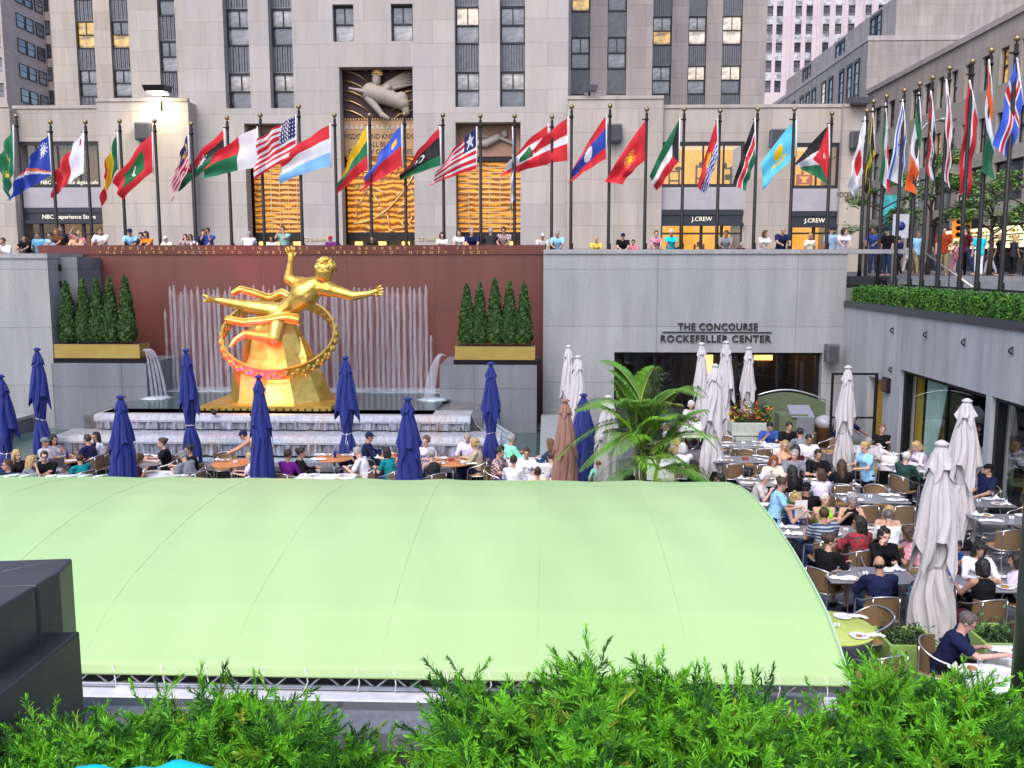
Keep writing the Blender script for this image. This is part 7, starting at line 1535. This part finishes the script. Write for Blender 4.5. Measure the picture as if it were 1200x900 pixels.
# (px, py, pose, yaw, sex, hair, haircol, top, sleeve, bottom, bottomcol, skin, label, extra)
D = [
 (20,533,'turnL',200,'f','long','y','black','short','trousers','denim','a','blonde woman in black at the far left parasol',{}), (8,545,'back',150,'m','short','n','navy','short','trousers','navy','b','man in dark navy behind the far left parasol',{}),
 (53,518,'back',-90,'m','cap','n','white','short','shorts','white','b','man in grey-blue cap, white shirt and white shorts',{'capc':'grey'}), (63,515,'sit',-120,'f','long','k','lgrey','none','trousers','black','b','long dark-haired woman beside the man in cap',{}),
 (38,540,'chin',-70,'f','long','y','grey','short','trousers','denim','a','blonde woman in grey leaning on her hand at the left',{}), (52,535,'cross',-160,'m','short','n','black','short','trousers','black','a','person in black top by the laptop',{'glasses':1}),
 (102,515,'sit',80,'m','short','n','navy','short','trousers','denim','b','man in navy t-shirt at the left orange table',{}), (112,512,'turnL',110,'f','long','k','white','short','skirt','red','b','woman in white with black hair at the left orange table',{}),
 (93,538,'sit',60,'m','short','n','teal','short','shorts','blue','b','child in teal shirt with his back turned',{'sc':.88}), (163,538,'eat',-70,'f','long','n','maroon','short','trousers','black','b','brown-haired woman in maroon behind the flaring left parasol',{}),
 (190,519,'sit',110,'f','bun','n','black','short','trousers','black','a','woman in black with a bun facing the pool',{}), (214,534,'reach',70,'m','cap','g','grey','short','trousers','denim','a','man in grey cap reaching over the cloth table',{'capc':'grey'}),
 (221,527,'sit',120,'f','bun','k','black','short','trousers','black','b','person with black hat bun behind the man in grey cap',{}), (292,536,'sit',100,'f','short','y','lilac','short','trousers','pink','a','fair-haired child in pale pink by the statue parasol',{'sc':.9}),
 (338,533,'sit',-20,'f','short','n','purple','long','trousers','black','b','woman in purple with her back turned',{}), (353,531,'sit',-80,'f','bun','k','black','long','trousers','black','b','woman in black with black bun at the cloth table',{}),
 (419,530,'eat',80,'m','short','g','white','short','trousers','khaki','a','grey-haired man in white short-sleeved shirt with glasses',{'glasses':1}), (433,512,'sit',-80,'m','cap','k','navy','long','trousers','navy','b','young man in navy cap and navy shirt',{'capc':'navy'}),
 (452,530,'chin',60,'f','bob','k','teal','short','trousers','denim','a','woman in teal top with dark bob holding her head',{}), (505,533,'sit',40,'m','short','g','charcoal','none','trousers','black','a','man in black vest with orange sleeves',{}),
 (499,517,'turnR',-150,'f','curly','l','lilac','short','trousers','denim','a','curly brown-haired woman right of the flaring parasol',{}), (548,513,'sit',170,'m','short','g','lilac','long','trousers','khaki','b','grey-haired man in pale lilac shirt facing the camera',{}),
 (556,520,'sit',85,'f','curly','y','beige','long','trousers','navy','b','sandy-haired woman in beige jacket in profile',{}), (600,515,'sit',-60,'m','short','g','mint','long','trousers','khaki','b','grey-haired man in mint green shirt reading',{'glasses':1}),
 (586,530,'sit',-110,'m','short','k','maroon','short','trousers','denim','b','dark-haired man in plaid shirt',{'pat':'plaid'}), (602,540,'sit',-10,'f','bun','n','white','long','trousers','black','b','woman in white with brown bun seen from behind',{}),
 (617,531,'sit',178,'f','bun','n','white','long','trousers','black','b','woman in white v-neck facing the camera',{}), (645,535,'turnR',80,'m','short','n','lgrey','long','trousers','denim','a','man in pale grey left of the rose parasol',{}),
 (644,520,'sit',60,'f','long','l','denim','long','trousers','denim','a','long-haired woman in denim jacket behind the rose parasol',{}), (630,554,'sit',0,'f','bun','n','yellow','short','trousers','denim','b','brown-haired head just above the canopy edge',{'sc':.95}),
 (702,545,'eat',150,'m','short','r','mint','short','shorts','denim','a','red-haired boy in pale green at the foot of the palm',{'sc':.9}),
 (757,484,'sit',170,'f','short','n','cream','short','trousers','black','b','woman in cream behind the palm top',{}), (779,479,'sit',20,'m','short','k','blue','long','trousers','black','b','person in blue striped shirt behind the palm',{'pat':'stripe'}),
 (810,475,'sit',170,'f','curly','w','lgrey','short','trousers','red','a','white-haired woman below the concourse lettering',{}), (768,497,'turnL',40,'f','bob','k','charcoal','short','trousers','black','b','dark-haired woman among the palm fronds',{}),
 (787,504,'sit',60,'f','bob','k','lilac','short','trousers','black','b','dark-haired woman in lilac right of the palm',{}), (792,516,'sit',30,'f','bob','y','khaki','short','trousers','black','a','fair-haired woman right of the palm',{}),
 (800,525,'sit',10,'f','bob','w','white','long','trousers','white','a','white-haired woman in white right of the palm',{}), (812,546,'sit',70,'f','bob','n','black','long','trousers','black','c','brown-haired woman in black beside the palm fronds',{}),
 (843,562,'sit',60,'m','short','k','navy','short','trousers','black','b','dark-haired head at the canopy edge by the grey parasol',{}),
 (902,500,'eat',180,'m','short','k','blue','short','shorts','lblue','b','man in blue t-shirt at the back table by the croton planter',{}), (925,500,'sit',190,'m','short','k','black','short','trousers','black','b','man in black shirt beside the man in blue t-shirt',{}),
 (937,507,'sit',20,'m','short','k','grey','short','trousers','denim','b','dark-haired man in grey-blue shirt seen from behind',{}), (948,515,'sit',185,'m','short','k','white','short','trousers','khaki','c','man in white shirt with sunglasses on his collar',{}),
 (920,522,'turnR',215,'f','long','y','peach','none','trousers','denim','a','blonde long-haired woman in a strappy top, looking right',{}), (932,527,'sit',30,'f','bob','k','maroon','long','trousers','black','b','dark-haired person in maroon behind the grey-haired man',{}),
 (907,540,'eat',180,'f','long','r','cream','short','trousers','khaki','a','redhead woman in cream looking down',{}), (931,533,'turnR',190,'m','short','g','grey','short','trousers','khaki','e','grey-haired man in grey-blue shirt, looking right',{}),
 (959,533,'sit',185,'m','short','k','black','short','trousers','black','b','man in black polo shirt with arms on the table',{}), (928,552,'sit',10,'f','long','k','black','long','trousers','black','b','person in black with long black hair seen from behind',{}),
 (961,556,'turnL',10,'f','bob','n','lilac','short','trousers','black','a','woman in pale lilac leaning left',{}), (986,545,'sit',-5,'f','long','n','black','short','trousers','black','b','long brown-haired woman in black seen from behind',{}),
 (897,560,'eat',-110,'f','curly','w','lgrey','short','trousers','denim','e','white-haired woman in pale patterned blouse reading',{}), (879,586,'sit',-80,'m','bald','g','charcoal','short','trousers','black','e','bald man at the edge of the canopy',{}),
 (945,572,'sit',-10,'m','cap','k','black','short','trousers','black','c','man in black cap and black shirt seen from behind',{'capc':'black'}), (914,577,'sit',20,'f','short','n','green','short','trousers','black','b','person in green half hidden behind the waitress',{}),
 (934,585,'menu',-150,'f','curly','y','blue','none','skirt','lblue','a','curly blonde woman in blue holding a menu',{}), (967,585,'cross',180,'f','short','w','lime','none','skirt','magenta','a','white-haired woman in a lime green top',{}),
 (999,587,'eat',175,'f','curly','g','black','none','skirt','black','a','grey-haired woman in black sleeveless top',{}), (1042,601,'eat',170,'f','long','y','peach','none','skirt','khaki','a','long blonde woman in a peach top bent over her plate',{}),
 (965,603,'sit',10,'m','short','n','denim','short','trousers','denim','b','man in grey and navy striped t-shirt seen from behind',{'pat':'stripe'}), (1006,613,'turnL',10,'f','long','k','red','long','trousers','maroon','c','dark-haired woman in red and black sweater looking left',{'pat':'dark'}),
 (1041,606,'eat',-5,'f','short','d','white','short','trousers','white','a','grey-haired person in white seen from behind',{}), (1064,625,'reach',60,'f','bob','n','pink','short','shorts','khaki','b','woman in pink floral shirt behind the nearest parasol',{'pat':'floral'}),
 (973,634,'turnR',-50,'f','bun','n','black','long','skirt','red','a','woman in glasses, black cardigan and red skirt',{'glasses':1}), (1037,628,'chin',178,'f','curly','k','black','long','trousers','black','e','curly dark-haired woman in black with hand on chin',{}),
 (1030,661,'sit',2,'m','bald','k','navy','long','trousers','denim','b','balding man in navy shirt seen from behind',{}), (1018,519,'eat',170,'m','short','g','lgrey','short','trousers','khaki','a','grey-haired man behind the light blue waitress',{}),
 (1034,503,'cross',170,'f','short','r','black','long','trousers','black','a','woman in dark cardigan sitting by the door pillar',{}), (1074,523,'eat',90,'f','bob','y','lilac','long','trousers','black','e','blonde woman in white with a black scarf',{}),
 (1063,536,'sit',-60,'m','short','w','dgreen','long','trousers','charcoal','e','white-haired man in dark green jacket',{}), (1158,550,'back',100,'m','cap','k','navy','short','trousers','black','b','man in black cap and navy shirt by the window',{'capc':'black'}),
 (1148,643,'sit',178,'f','bangs','k','white','long','trousers','black','b','woman with black fringe in a white top',{}), (1151,664,'sit',10,'f','bob','k','black','none','trousers','black','b','woman in a backless black top seen from behind',{}),
 (1120,640,'eat',-150,'m','short','k','blue','long','trousers','navy','c','man in blue shirt half hidden by the nearest parasol',{}), (1190,657,'sit',60,'f','bob','k','lilac','short','trousers','black','b','child in lilac at the right edge',{'sc':.9}),
 (1134,729,'reach',-120,'m','short','d','navy','short','trousers','black','e','grey-haired man in navy t-shirt eating at the bottom right',{'glasses':1})]
for (px, py, pose, yaw, sex, hair, hc, top, slv, bot, bc, sk, lb, ex) in D: person(px, py, 0, pose, yaw, sex, hair, hc, top, slv, bot, bc, sk, lb, grp=G_, **ex)
person(285, 510, 0, 'bend', 95, 'm', 'cap', 'k', 'peach', 'none', 'shorts', 'khaki', 'b', 'person in dark cap bending by the pool behind the statue parasol', capc='navy', grp=G_)
person(1013, 524, 0, 'serve', 110, 'f', 'bun', 'y', 'lblue', 'short', 'trousers', 'black', 'a', 'blonde waitress in light blue polo standing by the cloth-covered tables', grp='waiting staff')
person(917, 567, 0, 'serve', -95, 'f', 'bun', 'n', 'lblue', 'short', 'trousers', 'black', 'b', 'brown-haired waitress in light blue polo writing an order', grp='waiting staff')
person(1001, 492, 0, 'bend', -60, 'f', 'bun', 'k', 'navy', 'short', 'trousers', 'black', 'b', 'waitress in dark clothes bending behind the corner parasol', grp='waiting staff')
# people on the street level behind the fountain wall; base STREET
U = [(3,283,'chin','m','short','n','white'), (28,279,'leanL','m','short','k','black'), (44,276,'walk','m','short','n','sky'), (58,276,'stand','m','short','n','lblue'), (66,272,'lean','f','long','r','brown'), (47+8,287,'lean','f','short','g','cyan'),
 (88,277,'lean','m','short','n','peach'), (92,274,'armup','f','long','y','pink'), (71,270,'stand','m','bald','g','navy'), (90+0,281,'lean','m','short','g','lgrey'), (117,271,'leanL','m','short','n','white'), (152,272,'lean','m','cap','k','lblue'),
 (165,276,'lean','m','short','k','charcoal'), (171,275,'lean','f','bob','k','orange'), (194,280,'lean','m','cap','w','cream'), (217,278,'photo','f','bob','k','lgrey'), (223,278,'photo','f','bob','k','white'), (243,271,'photo','m','short','k','blue'), (238,273,'lean','m','short','k','navy'),
 (292,275,'lean','m','short','g','white'), (318,280,'lean','f','bob','k','white'), (331,269,'photo','m','short','n','mint'), (387,280,'lean','m','cap','r','purple'), (436,280,'lean','m','short','k','black'), (518,276,'lean','f','bob','k','white'), (538,273,'lean','f','bob','n','white'), (553,272,'lean','m','short','g','navy'),
 (575,272,'lean','m','short','g','charcoal'), (590,270,'lean','m','short','k','charcoal'), (636,277,'lean','m','cap','g','lgrey'), (653,274,'lean','m','short','g','lblue'), (699,281,'lean','m','short','y','yellow'), (730,277,'lean','m','cap','k','black'), (742,284,'lean','m','short','k','pink'),
 (769,274,'lean','f','short','l','magenta'), (787,273,'lean','f','short','w','cyan'), (851,274,'leanR','m','short','n','grey'), (869,287,'lean','f','short','g','maroon'), (897,274,'leanL','f','bob','n','white'), (918,270,'lean','m','short','g','navy'), (950,277,'walk','f','bob','y','cream'), (975,270,'stand','m','cap','k','lblue'), (990,271,'leanL','f','bob','k','lilac')]
UL = ['person in white resting chin at the far left wall', 'dark-haired man in black leaning at the left wall', 'blurred man in sky blue walking at the left', 'man in light blue shirt behind the second flagpole', 'long red-haired woman in brown at the left', 'person in turquoise leaning low at the left wall end', 'man in peach shirt beside the blonde with raised arm', 'blonde woman in pink with raised arm', 'bald man in navy seen from behind at the store doors', 'grey-haired man in pale grey at the red wall', 'man in white printed t-shirt leaning on the red wall', 'man in blue cap and light blue shirt', 'dark-haired man in charcoal beside a woman in orange', 'woman in orange with black hair', 'person in white cap just above the red wall', 'dark-haired woman taking a photo, left of the pair', 'dark-haired woman taking a photo, right of the pair', 'man in blue shirt taking a photo', 'dark-haired man in navy beside the man taking a photo', 'grey-haired man in white left of the side entrance', 'small dark-haired person in white at the side entrance', 'man in mint striped shirt and backpack at the side entrance', 'person in red cap and purple at the pier', 'dark-haired person in black at the centre doors', 'dark-haired woman in white left of the right entrance', 'woman in white with backpack straps at the right entrance', 'grey-haired man in navy jacket at the right entrance', 'grey-haired man in charcoal seen from behind at the right entrance', 'dark-haired man in charcoal plaid at the right entrance', 'person in grey cap at the end of the red wall', 'grey-haired man in light blue shirt at the red wall end', 'fair-haired person in yellow low over the wall', 'man in black cap and black shirt leaning over the wall', 'small person in pink beside the man in black cap', 'woman in magenta patterned top leaning on the wall', 'white-haired woman in bright cyan t-shirt', 'man in grey shirt with shoulder bag before the shop doors', 'low person in maroon right of the shoulder bag man', 'woman in white with a bag between the shops', 'man in navy t-shirt with a white print', 'fair woman in cream inside the right shop doorway', 'man in striped light blue shirt seen before the right shop', 'woman in pale lilac at the right end of the wall']
for (u, lb) in zip(U, UL):
    px, py, pose, sex, hair, hc, top = u; J = skeleton(pose, sex); yaw = 180 if 'seen from behind' not in lb and 'grey-haired man in white' not in lb else 10
    Y = 32.75 + (0.5 if pose in ('walk', 'stand', 'armup') else .0); z = P(px, py, Y=Y).z; hz = J['head'].z * (.965 if sex == 'f' else 1); sc = min(1.08, max(.62, (z - STREET) / hz))
    pw = {'pat': 'plaid'} if 'plaid' in lb else {'pat': 'stripe'} if 'striped' in lb else {'pat': 'floral'} if 'patterned' in lb else {}
    person(px, py, STREET, pose, yaw + random.uniform(-12, 12), sex, hair, hc, top, 'short', 'trousers', random.choice(['denim', 'black', 'khaki']), random.choice('aabbc'), lb, Y=Y, sc=sc, grp='people behind the fountain wall', capc={'cap': {'k': 'navy', 'w': 'cream', 'g': 'lgrey', 'r': 'red'}[hc]}.get(hair) if hair == 'cap' else None, **pw)
V = [(1024,270,'leanR',150,'m','short','k','blue','denim','man in blue t-shirt leaning at the top of the stairs',33.4), (1040,271,'stand',120,'m','cap','k','black','denim','man in black t-shirt and cap at the top of the stairs',32.9), (1053,280,'walk',20,'f','short','k','navy','black','person in navy with a black shoulder bag',34.5), (1076,275,'walk',200,'m','short','l','lblue','khaki','man in pale blue shirt and shorts crossing',35.5),
 (1107,270,'stand',160,'m','short','k','rust','khaki','man in rust shirt and khaki trousers',34.0), (1131,270,'walk',100,'m','short','k','maroon','denim','man in maroon shirt walking in jeans',35), (1148,275,'stand',10,'m','short','n','cyan','white','person in cyan top with black backpack seen from behind',33.8), (1172,277,'stand',90,'f','short','y','black','black','fair-haired woman in black by the last flagpoles',33.6), (1190,280,'stand',-80,'f','bob','y','charcoal','black','fair-haired woman in charcoal at the right edge',33.6), (1066,288,'walk',-60,'f','bob','n','lilac','lgrey','distant woman in lilac behind the thin trees',40), (1120,285,'walk',60,'f','bob','y','pink','pink','distant person in pink behind the maroon shirt man',38), (1160,284,'walk',60,'m','short','k','white','white','distant man in white shorts on the pavement',38), (1090,286,'walk',90,'m','short','n','grey','denim','distant man in grey near the street sign',42)]
for (px, py, pose, yaw, sex, hair, hc, top, bc, lb, Y) in V:
    J = skeleton(pose, sex); z = P(px, py, Y=Y).z; sc = min(1.08, max(.8, (z - STREET) / (J['head'].z * (.965 if sex == 'f' else 1))))
    person(px, py, STREET, pose, yaw, sex, hair, hc, top, 'short', 'trousers', bc, random.choice('abbc'), lb, Y=Y, sc=sc, grp='people at the top of the stairs', capc='navy' if hair == 'cap' else None)
# things people carry / keep by them
def bag(lb, x, y, z, mat, w=.3, h=.4, d=.18, rz=0, cat='bag', nm='backpack'):
    o = thing(nm, lb, cat, (x, y, z), rz); g = MB(); g.ell((0, 0, h / 2), (w / 2, d / 2, h / 2), 14, bump=.06, seed=4); g.ell((0, -d * .45, h * .35), (w * .36, d * .3, h * .26), 12); g.build('body', mat, o); g = MB(); g.tube([(-w * .3, d * .3, h * .3), (-w * .2, d * .6, h * .8), (0, d * .2, h * 1.08), (w * .2, d * .6, h * .8), (w * .3, d * .3, h * .3)], .012, 6); g.build('strap', M_dark, o); return o
bag('blue and black backpack hanging on a chair beside the man in navy', 5.55, 13.35, .42, cloth('cyan', 'dark'), .34, .45, .26); chair(5.75, 13.35, R(20), 'aluminium wicker chair holding the blue and black backpack')
bag('black handbag on the floor right of the green jacket man', 8.7, 20.6, 0, cloth('black'), .4, .3, .25, nm='handbag'); bag('dark red bag by the table left of the nearest parasol', 6.0, 12.95, .25, cloth('maroon'), .35, .35, .25, nm='handbag'); bag('light blue towel bundle on the empty chair by the statue parasol', -8.55, 20.95, .45, cloth('sky'), .45, .35, .3, nm='towel_bundle')
p = P(940, 598, Y=16.55); o = thing('menu_card', 'large white menu held by the curly blonde woman', 'menu', (p.x, 16.62, p.z), R(12)); g = MB(); g.box(-.12, .12, -.004, .004, -.17, .17); g.build('card', MATS['sign_white'], o)
p = P(68, 546, Z=.76); o = thing('laptop', 'open silver laptop on the cloth table at the left edge', 'laptop', (p.x, p.y, .752), R(200)); g = MB(); g.box(-.17, .17, -.12, .12, 0, .018); g.build('keyboard_base', M_chr, o); g = MB(); g.add([(-.17, .12, .018), (.17, .12, .018), (.17, .2, .24), (-.17, .2, .24), (-.17, .128, .018), (.17, .128, .018), (.17, .208, .24), (-.17, .208, .24)], [(0, 1, 2, 3), (7, 6, 5, 4), (3, 2, 6, 7)]); g.build('screen', M_chr, o)
# ================= FOREGROUND =================
# black metal housings at the lower left
M_hous = pm('black_powder_coat', (.055, .055, .062), .42, .35, var=.15, bump=.08, bscale=80)
o = thing('equipment_housing', 'large black metal light housing with curved lid at the lower left', 'housing', (-2.2, 3.3, PROM))
def W(px, py, z): return P(px, py, Z=z) - Vector((-2.2, 3.3, PROM))
zt1 = 4.52
A, B, Cc = P(85, 655, Z=zt1), P(42, 686, Z=zt1), P(-40, 735, Z=zt1); dirb = (P(-60, 660, Z=zt1) - P(85, 655, Z=zt1)); dirb.normalize()
o0 = Vector((-2.2, 3.3, PROM))
def solid(pts, z0, z1, mat, name, lift=None):
    g = MB(); n = len(pts); top = [(p.x - o0.x, p.y - o0.y, z1 - PROM) for p in pts]; bot = [(p.x - o0.x, p.y - o0.y, z0 - PROM) for p in pts]; g.add(bot + top, [list(range(n))[::-1], list(range(n, 2 * n))] + [(i, (i + 1) % n, n + (i + 1) % n, n + i) for i in range(n)]); ob = g.build(name, mat, o); m = ob.modifiers.new('b', 'BEVEL'); m.width = .008; m.segments = 2; return ob
mid = [A.lerp(B, t) for t in (0, .5, 1)]; mid[1] = mid[1] + Vector((.02, -.01, 0))
back1 = A + dirb * 1.6
solid([back1, Cc + dirb * 1.2, Cc, B], 3.95, zt1, M_hous, 'lid_box'); solid([A + dirb * .9, B + Vector((.004, .0, 0)) + dirb * .5, B + Vector((.004, 0, 0)), mid[1], A], 3.95, zt1 + .004, M_hous, 'curved_end')
zl = 4.33; A2, B2, C2 = P(94, 739, Z=zl), P(47, 777, Z=zl), P(-45, 850, Z=zl)
solid([A2 + dirb * 1.6, C2 + dirb * 1.2, C2, B2, A2], PROM, zl, pm('black_powder_coat_lower', (.045, .045, .052), .4, .35, var=.15, bump=.08, bscale=80), 'lower_case')
g = MB(); e1, e2 = P(2, 671, Z=zt1) - o0, P(64, 658, Z=zt1) - o0; g.tube([e1 + Vector((0, 0, PROM * 0 + .002)) , e2 + Vector((0, 0, .002))], .0025, 4); g.build('lid_scratch', pm('pale_scratch', (.25, .25, .28), .6), o)
# dark pole at the right edge
pp = P(1193, 750, Y=2.6); o = thing('lamp_pole', 'out of focus dark green-black pole at the right edge of the photo', 'pole', (pp.x + .045, 2.6, PROM))
g = MB(); g.tube([(0, 0, 0), (0, 0, .92)], .052, 24); g.lathe([(.09, 0), (.09, .05), (.06, .09)], 24); g.build('shaft', pm('pole_paint', (.022, .028, .018), .35, .4), o)
g = MB(); g.lathe([(.052, .92), (.06, .93), (.06, .95), (.02, .97)], 24); g.build('cap_ring', M_dark, o)
# yew hedge
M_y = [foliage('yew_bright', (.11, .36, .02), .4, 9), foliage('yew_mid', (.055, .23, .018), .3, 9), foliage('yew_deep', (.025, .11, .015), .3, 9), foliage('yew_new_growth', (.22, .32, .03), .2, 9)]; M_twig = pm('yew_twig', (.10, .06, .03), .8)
def sprig(seed, L=.12):
    rnd = random.Random(seed); V, Fc = [], []; N = 15; pts = [Vector((.012 * math.sin(seed + t * 3), 0, t * L)) for t in np.linspace(0, 1, N)]
    for i, p in enumerate(pts):
        t = i / (N - 1)
        for k in range(3):
            a = i * 2.4 + k * 2.09 + rnd.uniform(-.3, .3); el = .45 + .65 * t + rnd.uniform(-.15, .15); d = Vector((math.cos(a) * math.cos(el), math.sin(a) * math.cos(el), math.sin(el))); ll = .033 * rnd.uniform(.8, 1.25) * (1 - .25 * t); s = d.cross(Vector((0, 0, 1))).normalized() * .0022
            c = p + d * ll * .55 + Vector((0, 0, .001)); e = p + d * ll + Vector((0, 0, -.003)); o_ = len(V); V += [p - s * .6, p + s * .6, c + s, c - s, e]; Fc += [(o_, o_ + 1, o_ + 2, o_ + 3), (o_ + 3, o_ + 2, o_ + 4)]
    return np.array([tuple(v) for v in V]), Fc, pts
SP = [sprig(s, L) for s, L in ((1, .10), (2, .13), (3, .085), (4, .11), (5, .14))]
def yew(label, fn_h, x0, x1, y0, y1, count, seed, nm='yew_hedge'):
    rnd = random.Random(seed); o = thing(nm, label, 'hedge', ((x0 + x1) / 2, (y0 + y1) / 2, PROM)); O = np.array(o.location); VS = []; FS = []; MI = []; off = 0; cores = MB()
    for k in range(count):
        x, y = rnd.uniform(x0, x1), rnd.uniform(y0, y1); h = fn_h(x, y)
        if h < PROM + .05: continue
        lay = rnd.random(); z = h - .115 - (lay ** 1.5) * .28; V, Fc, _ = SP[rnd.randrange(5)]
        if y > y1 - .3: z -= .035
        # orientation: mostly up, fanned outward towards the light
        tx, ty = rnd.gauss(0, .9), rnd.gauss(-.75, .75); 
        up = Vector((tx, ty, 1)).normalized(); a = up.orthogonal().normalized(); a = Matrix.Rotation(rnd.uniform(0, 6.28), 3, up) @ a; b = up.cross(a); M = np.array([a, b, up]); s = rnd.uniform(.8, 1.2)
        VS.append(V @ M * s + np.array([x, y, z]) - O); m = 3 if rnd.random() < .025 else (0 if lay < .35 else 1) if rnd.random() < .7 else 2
        FS += [tuple(i + off for i in f) for f in Fc]; MI += [m] * len(Fc); off += len(V)
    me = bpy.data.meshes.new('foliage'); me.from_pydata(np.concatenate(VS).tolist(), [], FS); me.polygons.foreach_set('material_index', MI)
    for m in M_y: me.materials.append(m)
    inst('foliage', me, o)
    g = MB()
    for k in range(int(count * .07)):
        x, y = rnd.uniform(x0, x1), rnd.uniform(y0, y1); h = fn_h(x, y)
        if h < PROM + .05: continue
        g.tube([(x - O[0], y - O[1], .02), (x - O[0] + rnd.uniform(-.05, .05), y - O[1] + rnd.uniform(-.05, .05), (h - PROM) * .45), (x - O[0] + rnd.uniform(-.1, .1), y - O[1] + rnd.uniform(-.1, .1), h - PROM - .19)], [.006, .005, .002], 4)
    g.build('branches', M_twig, o)
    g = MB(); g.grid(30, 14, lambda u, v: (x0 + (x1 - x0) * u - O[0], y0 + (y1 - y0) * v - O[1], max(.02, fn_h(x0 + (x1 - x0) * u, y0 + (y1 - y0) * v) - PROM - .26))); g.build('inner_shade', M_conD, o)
    return o
def sil(tab):
    def f(px):
        for (a, ya), (b, yb) in zip(tab[:-1], tab[1:]):
            if a <= px <= b: return ya + (yb - ya) * (px - a) / (b - a)
        return tab[0][1] if px < tab[0][0] else tab[-1][1]
    return f
# crest line of each hedge given as (x m, height m) along the planter at y ~ 2.3
def crest(tab, Yc=2.35, lift=0):
    pts = [(P(px, py, Y=Yc).x, P(px, py, Y=Yc).z + lift) for px, py in tab]
    s = sil(pts)
    def h(x, y): return s(x) + .035 * math.sin(x * 11 + y * 7) + .025 * math.sin(x * 23 - y * 13) - .42 * max(0, (Yc - .08) - y) * .55 - 1.2 * max(0, y - Yc - .02)
    return h
hL = crest([(-60, 842), (0, 838), (60, 826), (110, 815), (160, 795), (215, 780), (260, 782), (300, 800), (345, 796), (385, 806), (430, 830), (470, 870), (490, 905)], lift=.02); xL0, xL1 = P(-60, 800, Y=2.35).x, P(480, 800, Y=2.35).x
hR = crest([(500, 895), (520, 830), (545, 790), (600, 792), (640, 785), (660, 758), (690, 730), (718, 758), (745, 785), (790, 775), (840, 780), (880, 790), (930, 812), (965, 800), (1010, 782), (1060, 775), (1120, 780), (1160, 790), (1240, 800)], lift=.045); xR0, xR1 = P(500, 800, Y=2.35).x, P(1240, 800, Y=2.35).x
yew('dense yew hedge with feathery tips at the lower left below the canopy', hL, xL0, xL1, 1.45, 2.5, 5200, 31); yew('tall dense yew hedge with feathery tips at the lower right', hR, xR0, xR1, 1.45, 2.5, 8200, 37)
o = thing('hedge_planter', 'low dark stone planter wall holding the yew hedges', 'planter', (0, 2.0, PROM)); g = MB(); g.box(-6, 6, .75, .9, 0, .12); g.box(-6, 6, -.75, -.6, 0, .12); g.build('kerb', M_granD, o); g = MB(); g.box(-6, 6, -.6, .75, .0, .06); g.build('soil', MATS['soil'], o)
o = thing('dark_gap_block', 'black rounded block added to darken the gap below the white beam', 'filler block', (-2.2, 6.3, 0))  # added black block standing in for the dark gap under the beam
g = MB(); n = 14; sec = [(-.55, 0), (-.55, 1.1)] + [(-.55 + 1.1 * k / n, 1.1 + .28 * math.sin(math.pi * k / n)) for k in range(1, n)] + [(.55, 1.1), (.55, 0)]
m_ = len(sec); g.add([(-2.2, y, z) for y, z in sec] + [(2.1, y, z) for y, z in sec], [list(range(m_))[::-1], list(range(m_, 2 * m_))] + [(i, (i + 1) % m_, m_ + (i + 1) % m_, m_ + i) for i in range(m_)]); g.build('body', MATS['dark_interior'], o)
g = MB(); g.box(-2.2, 2.1, -.6, -.56, .9, .96); g.build('edge_trim', M_dark, o)
# person at the very bottom left (seen from behind, mostly out of frame)
o = thing('bench', 'low dark bench behind the person in turquoise at the bottom left', 'bench', (-.6, .95, PROM)); g = MB(); g.box(-.8, .8, -.25, .25, .33, .37, bev=.01); g.build('seat', pm('bench_wood', (.12, .07, .04), .6), o)
for sx in (-.65, .65): g = MB(); g.box(sx - .03, sx + .03, -.2, .2, 0, .33); g.build('leg', M_dark, o)
person(-140, 850, PROM + .013, 'elbow', -4, 'f', 'bob', 'k', 'cyan', 'short', 'trousers', 'navy', 'b', 'person in bright turquoise shirt at the bottom left corner', Y=1.0, sc=.95)
bpy.data.scenes.remove(TMP)
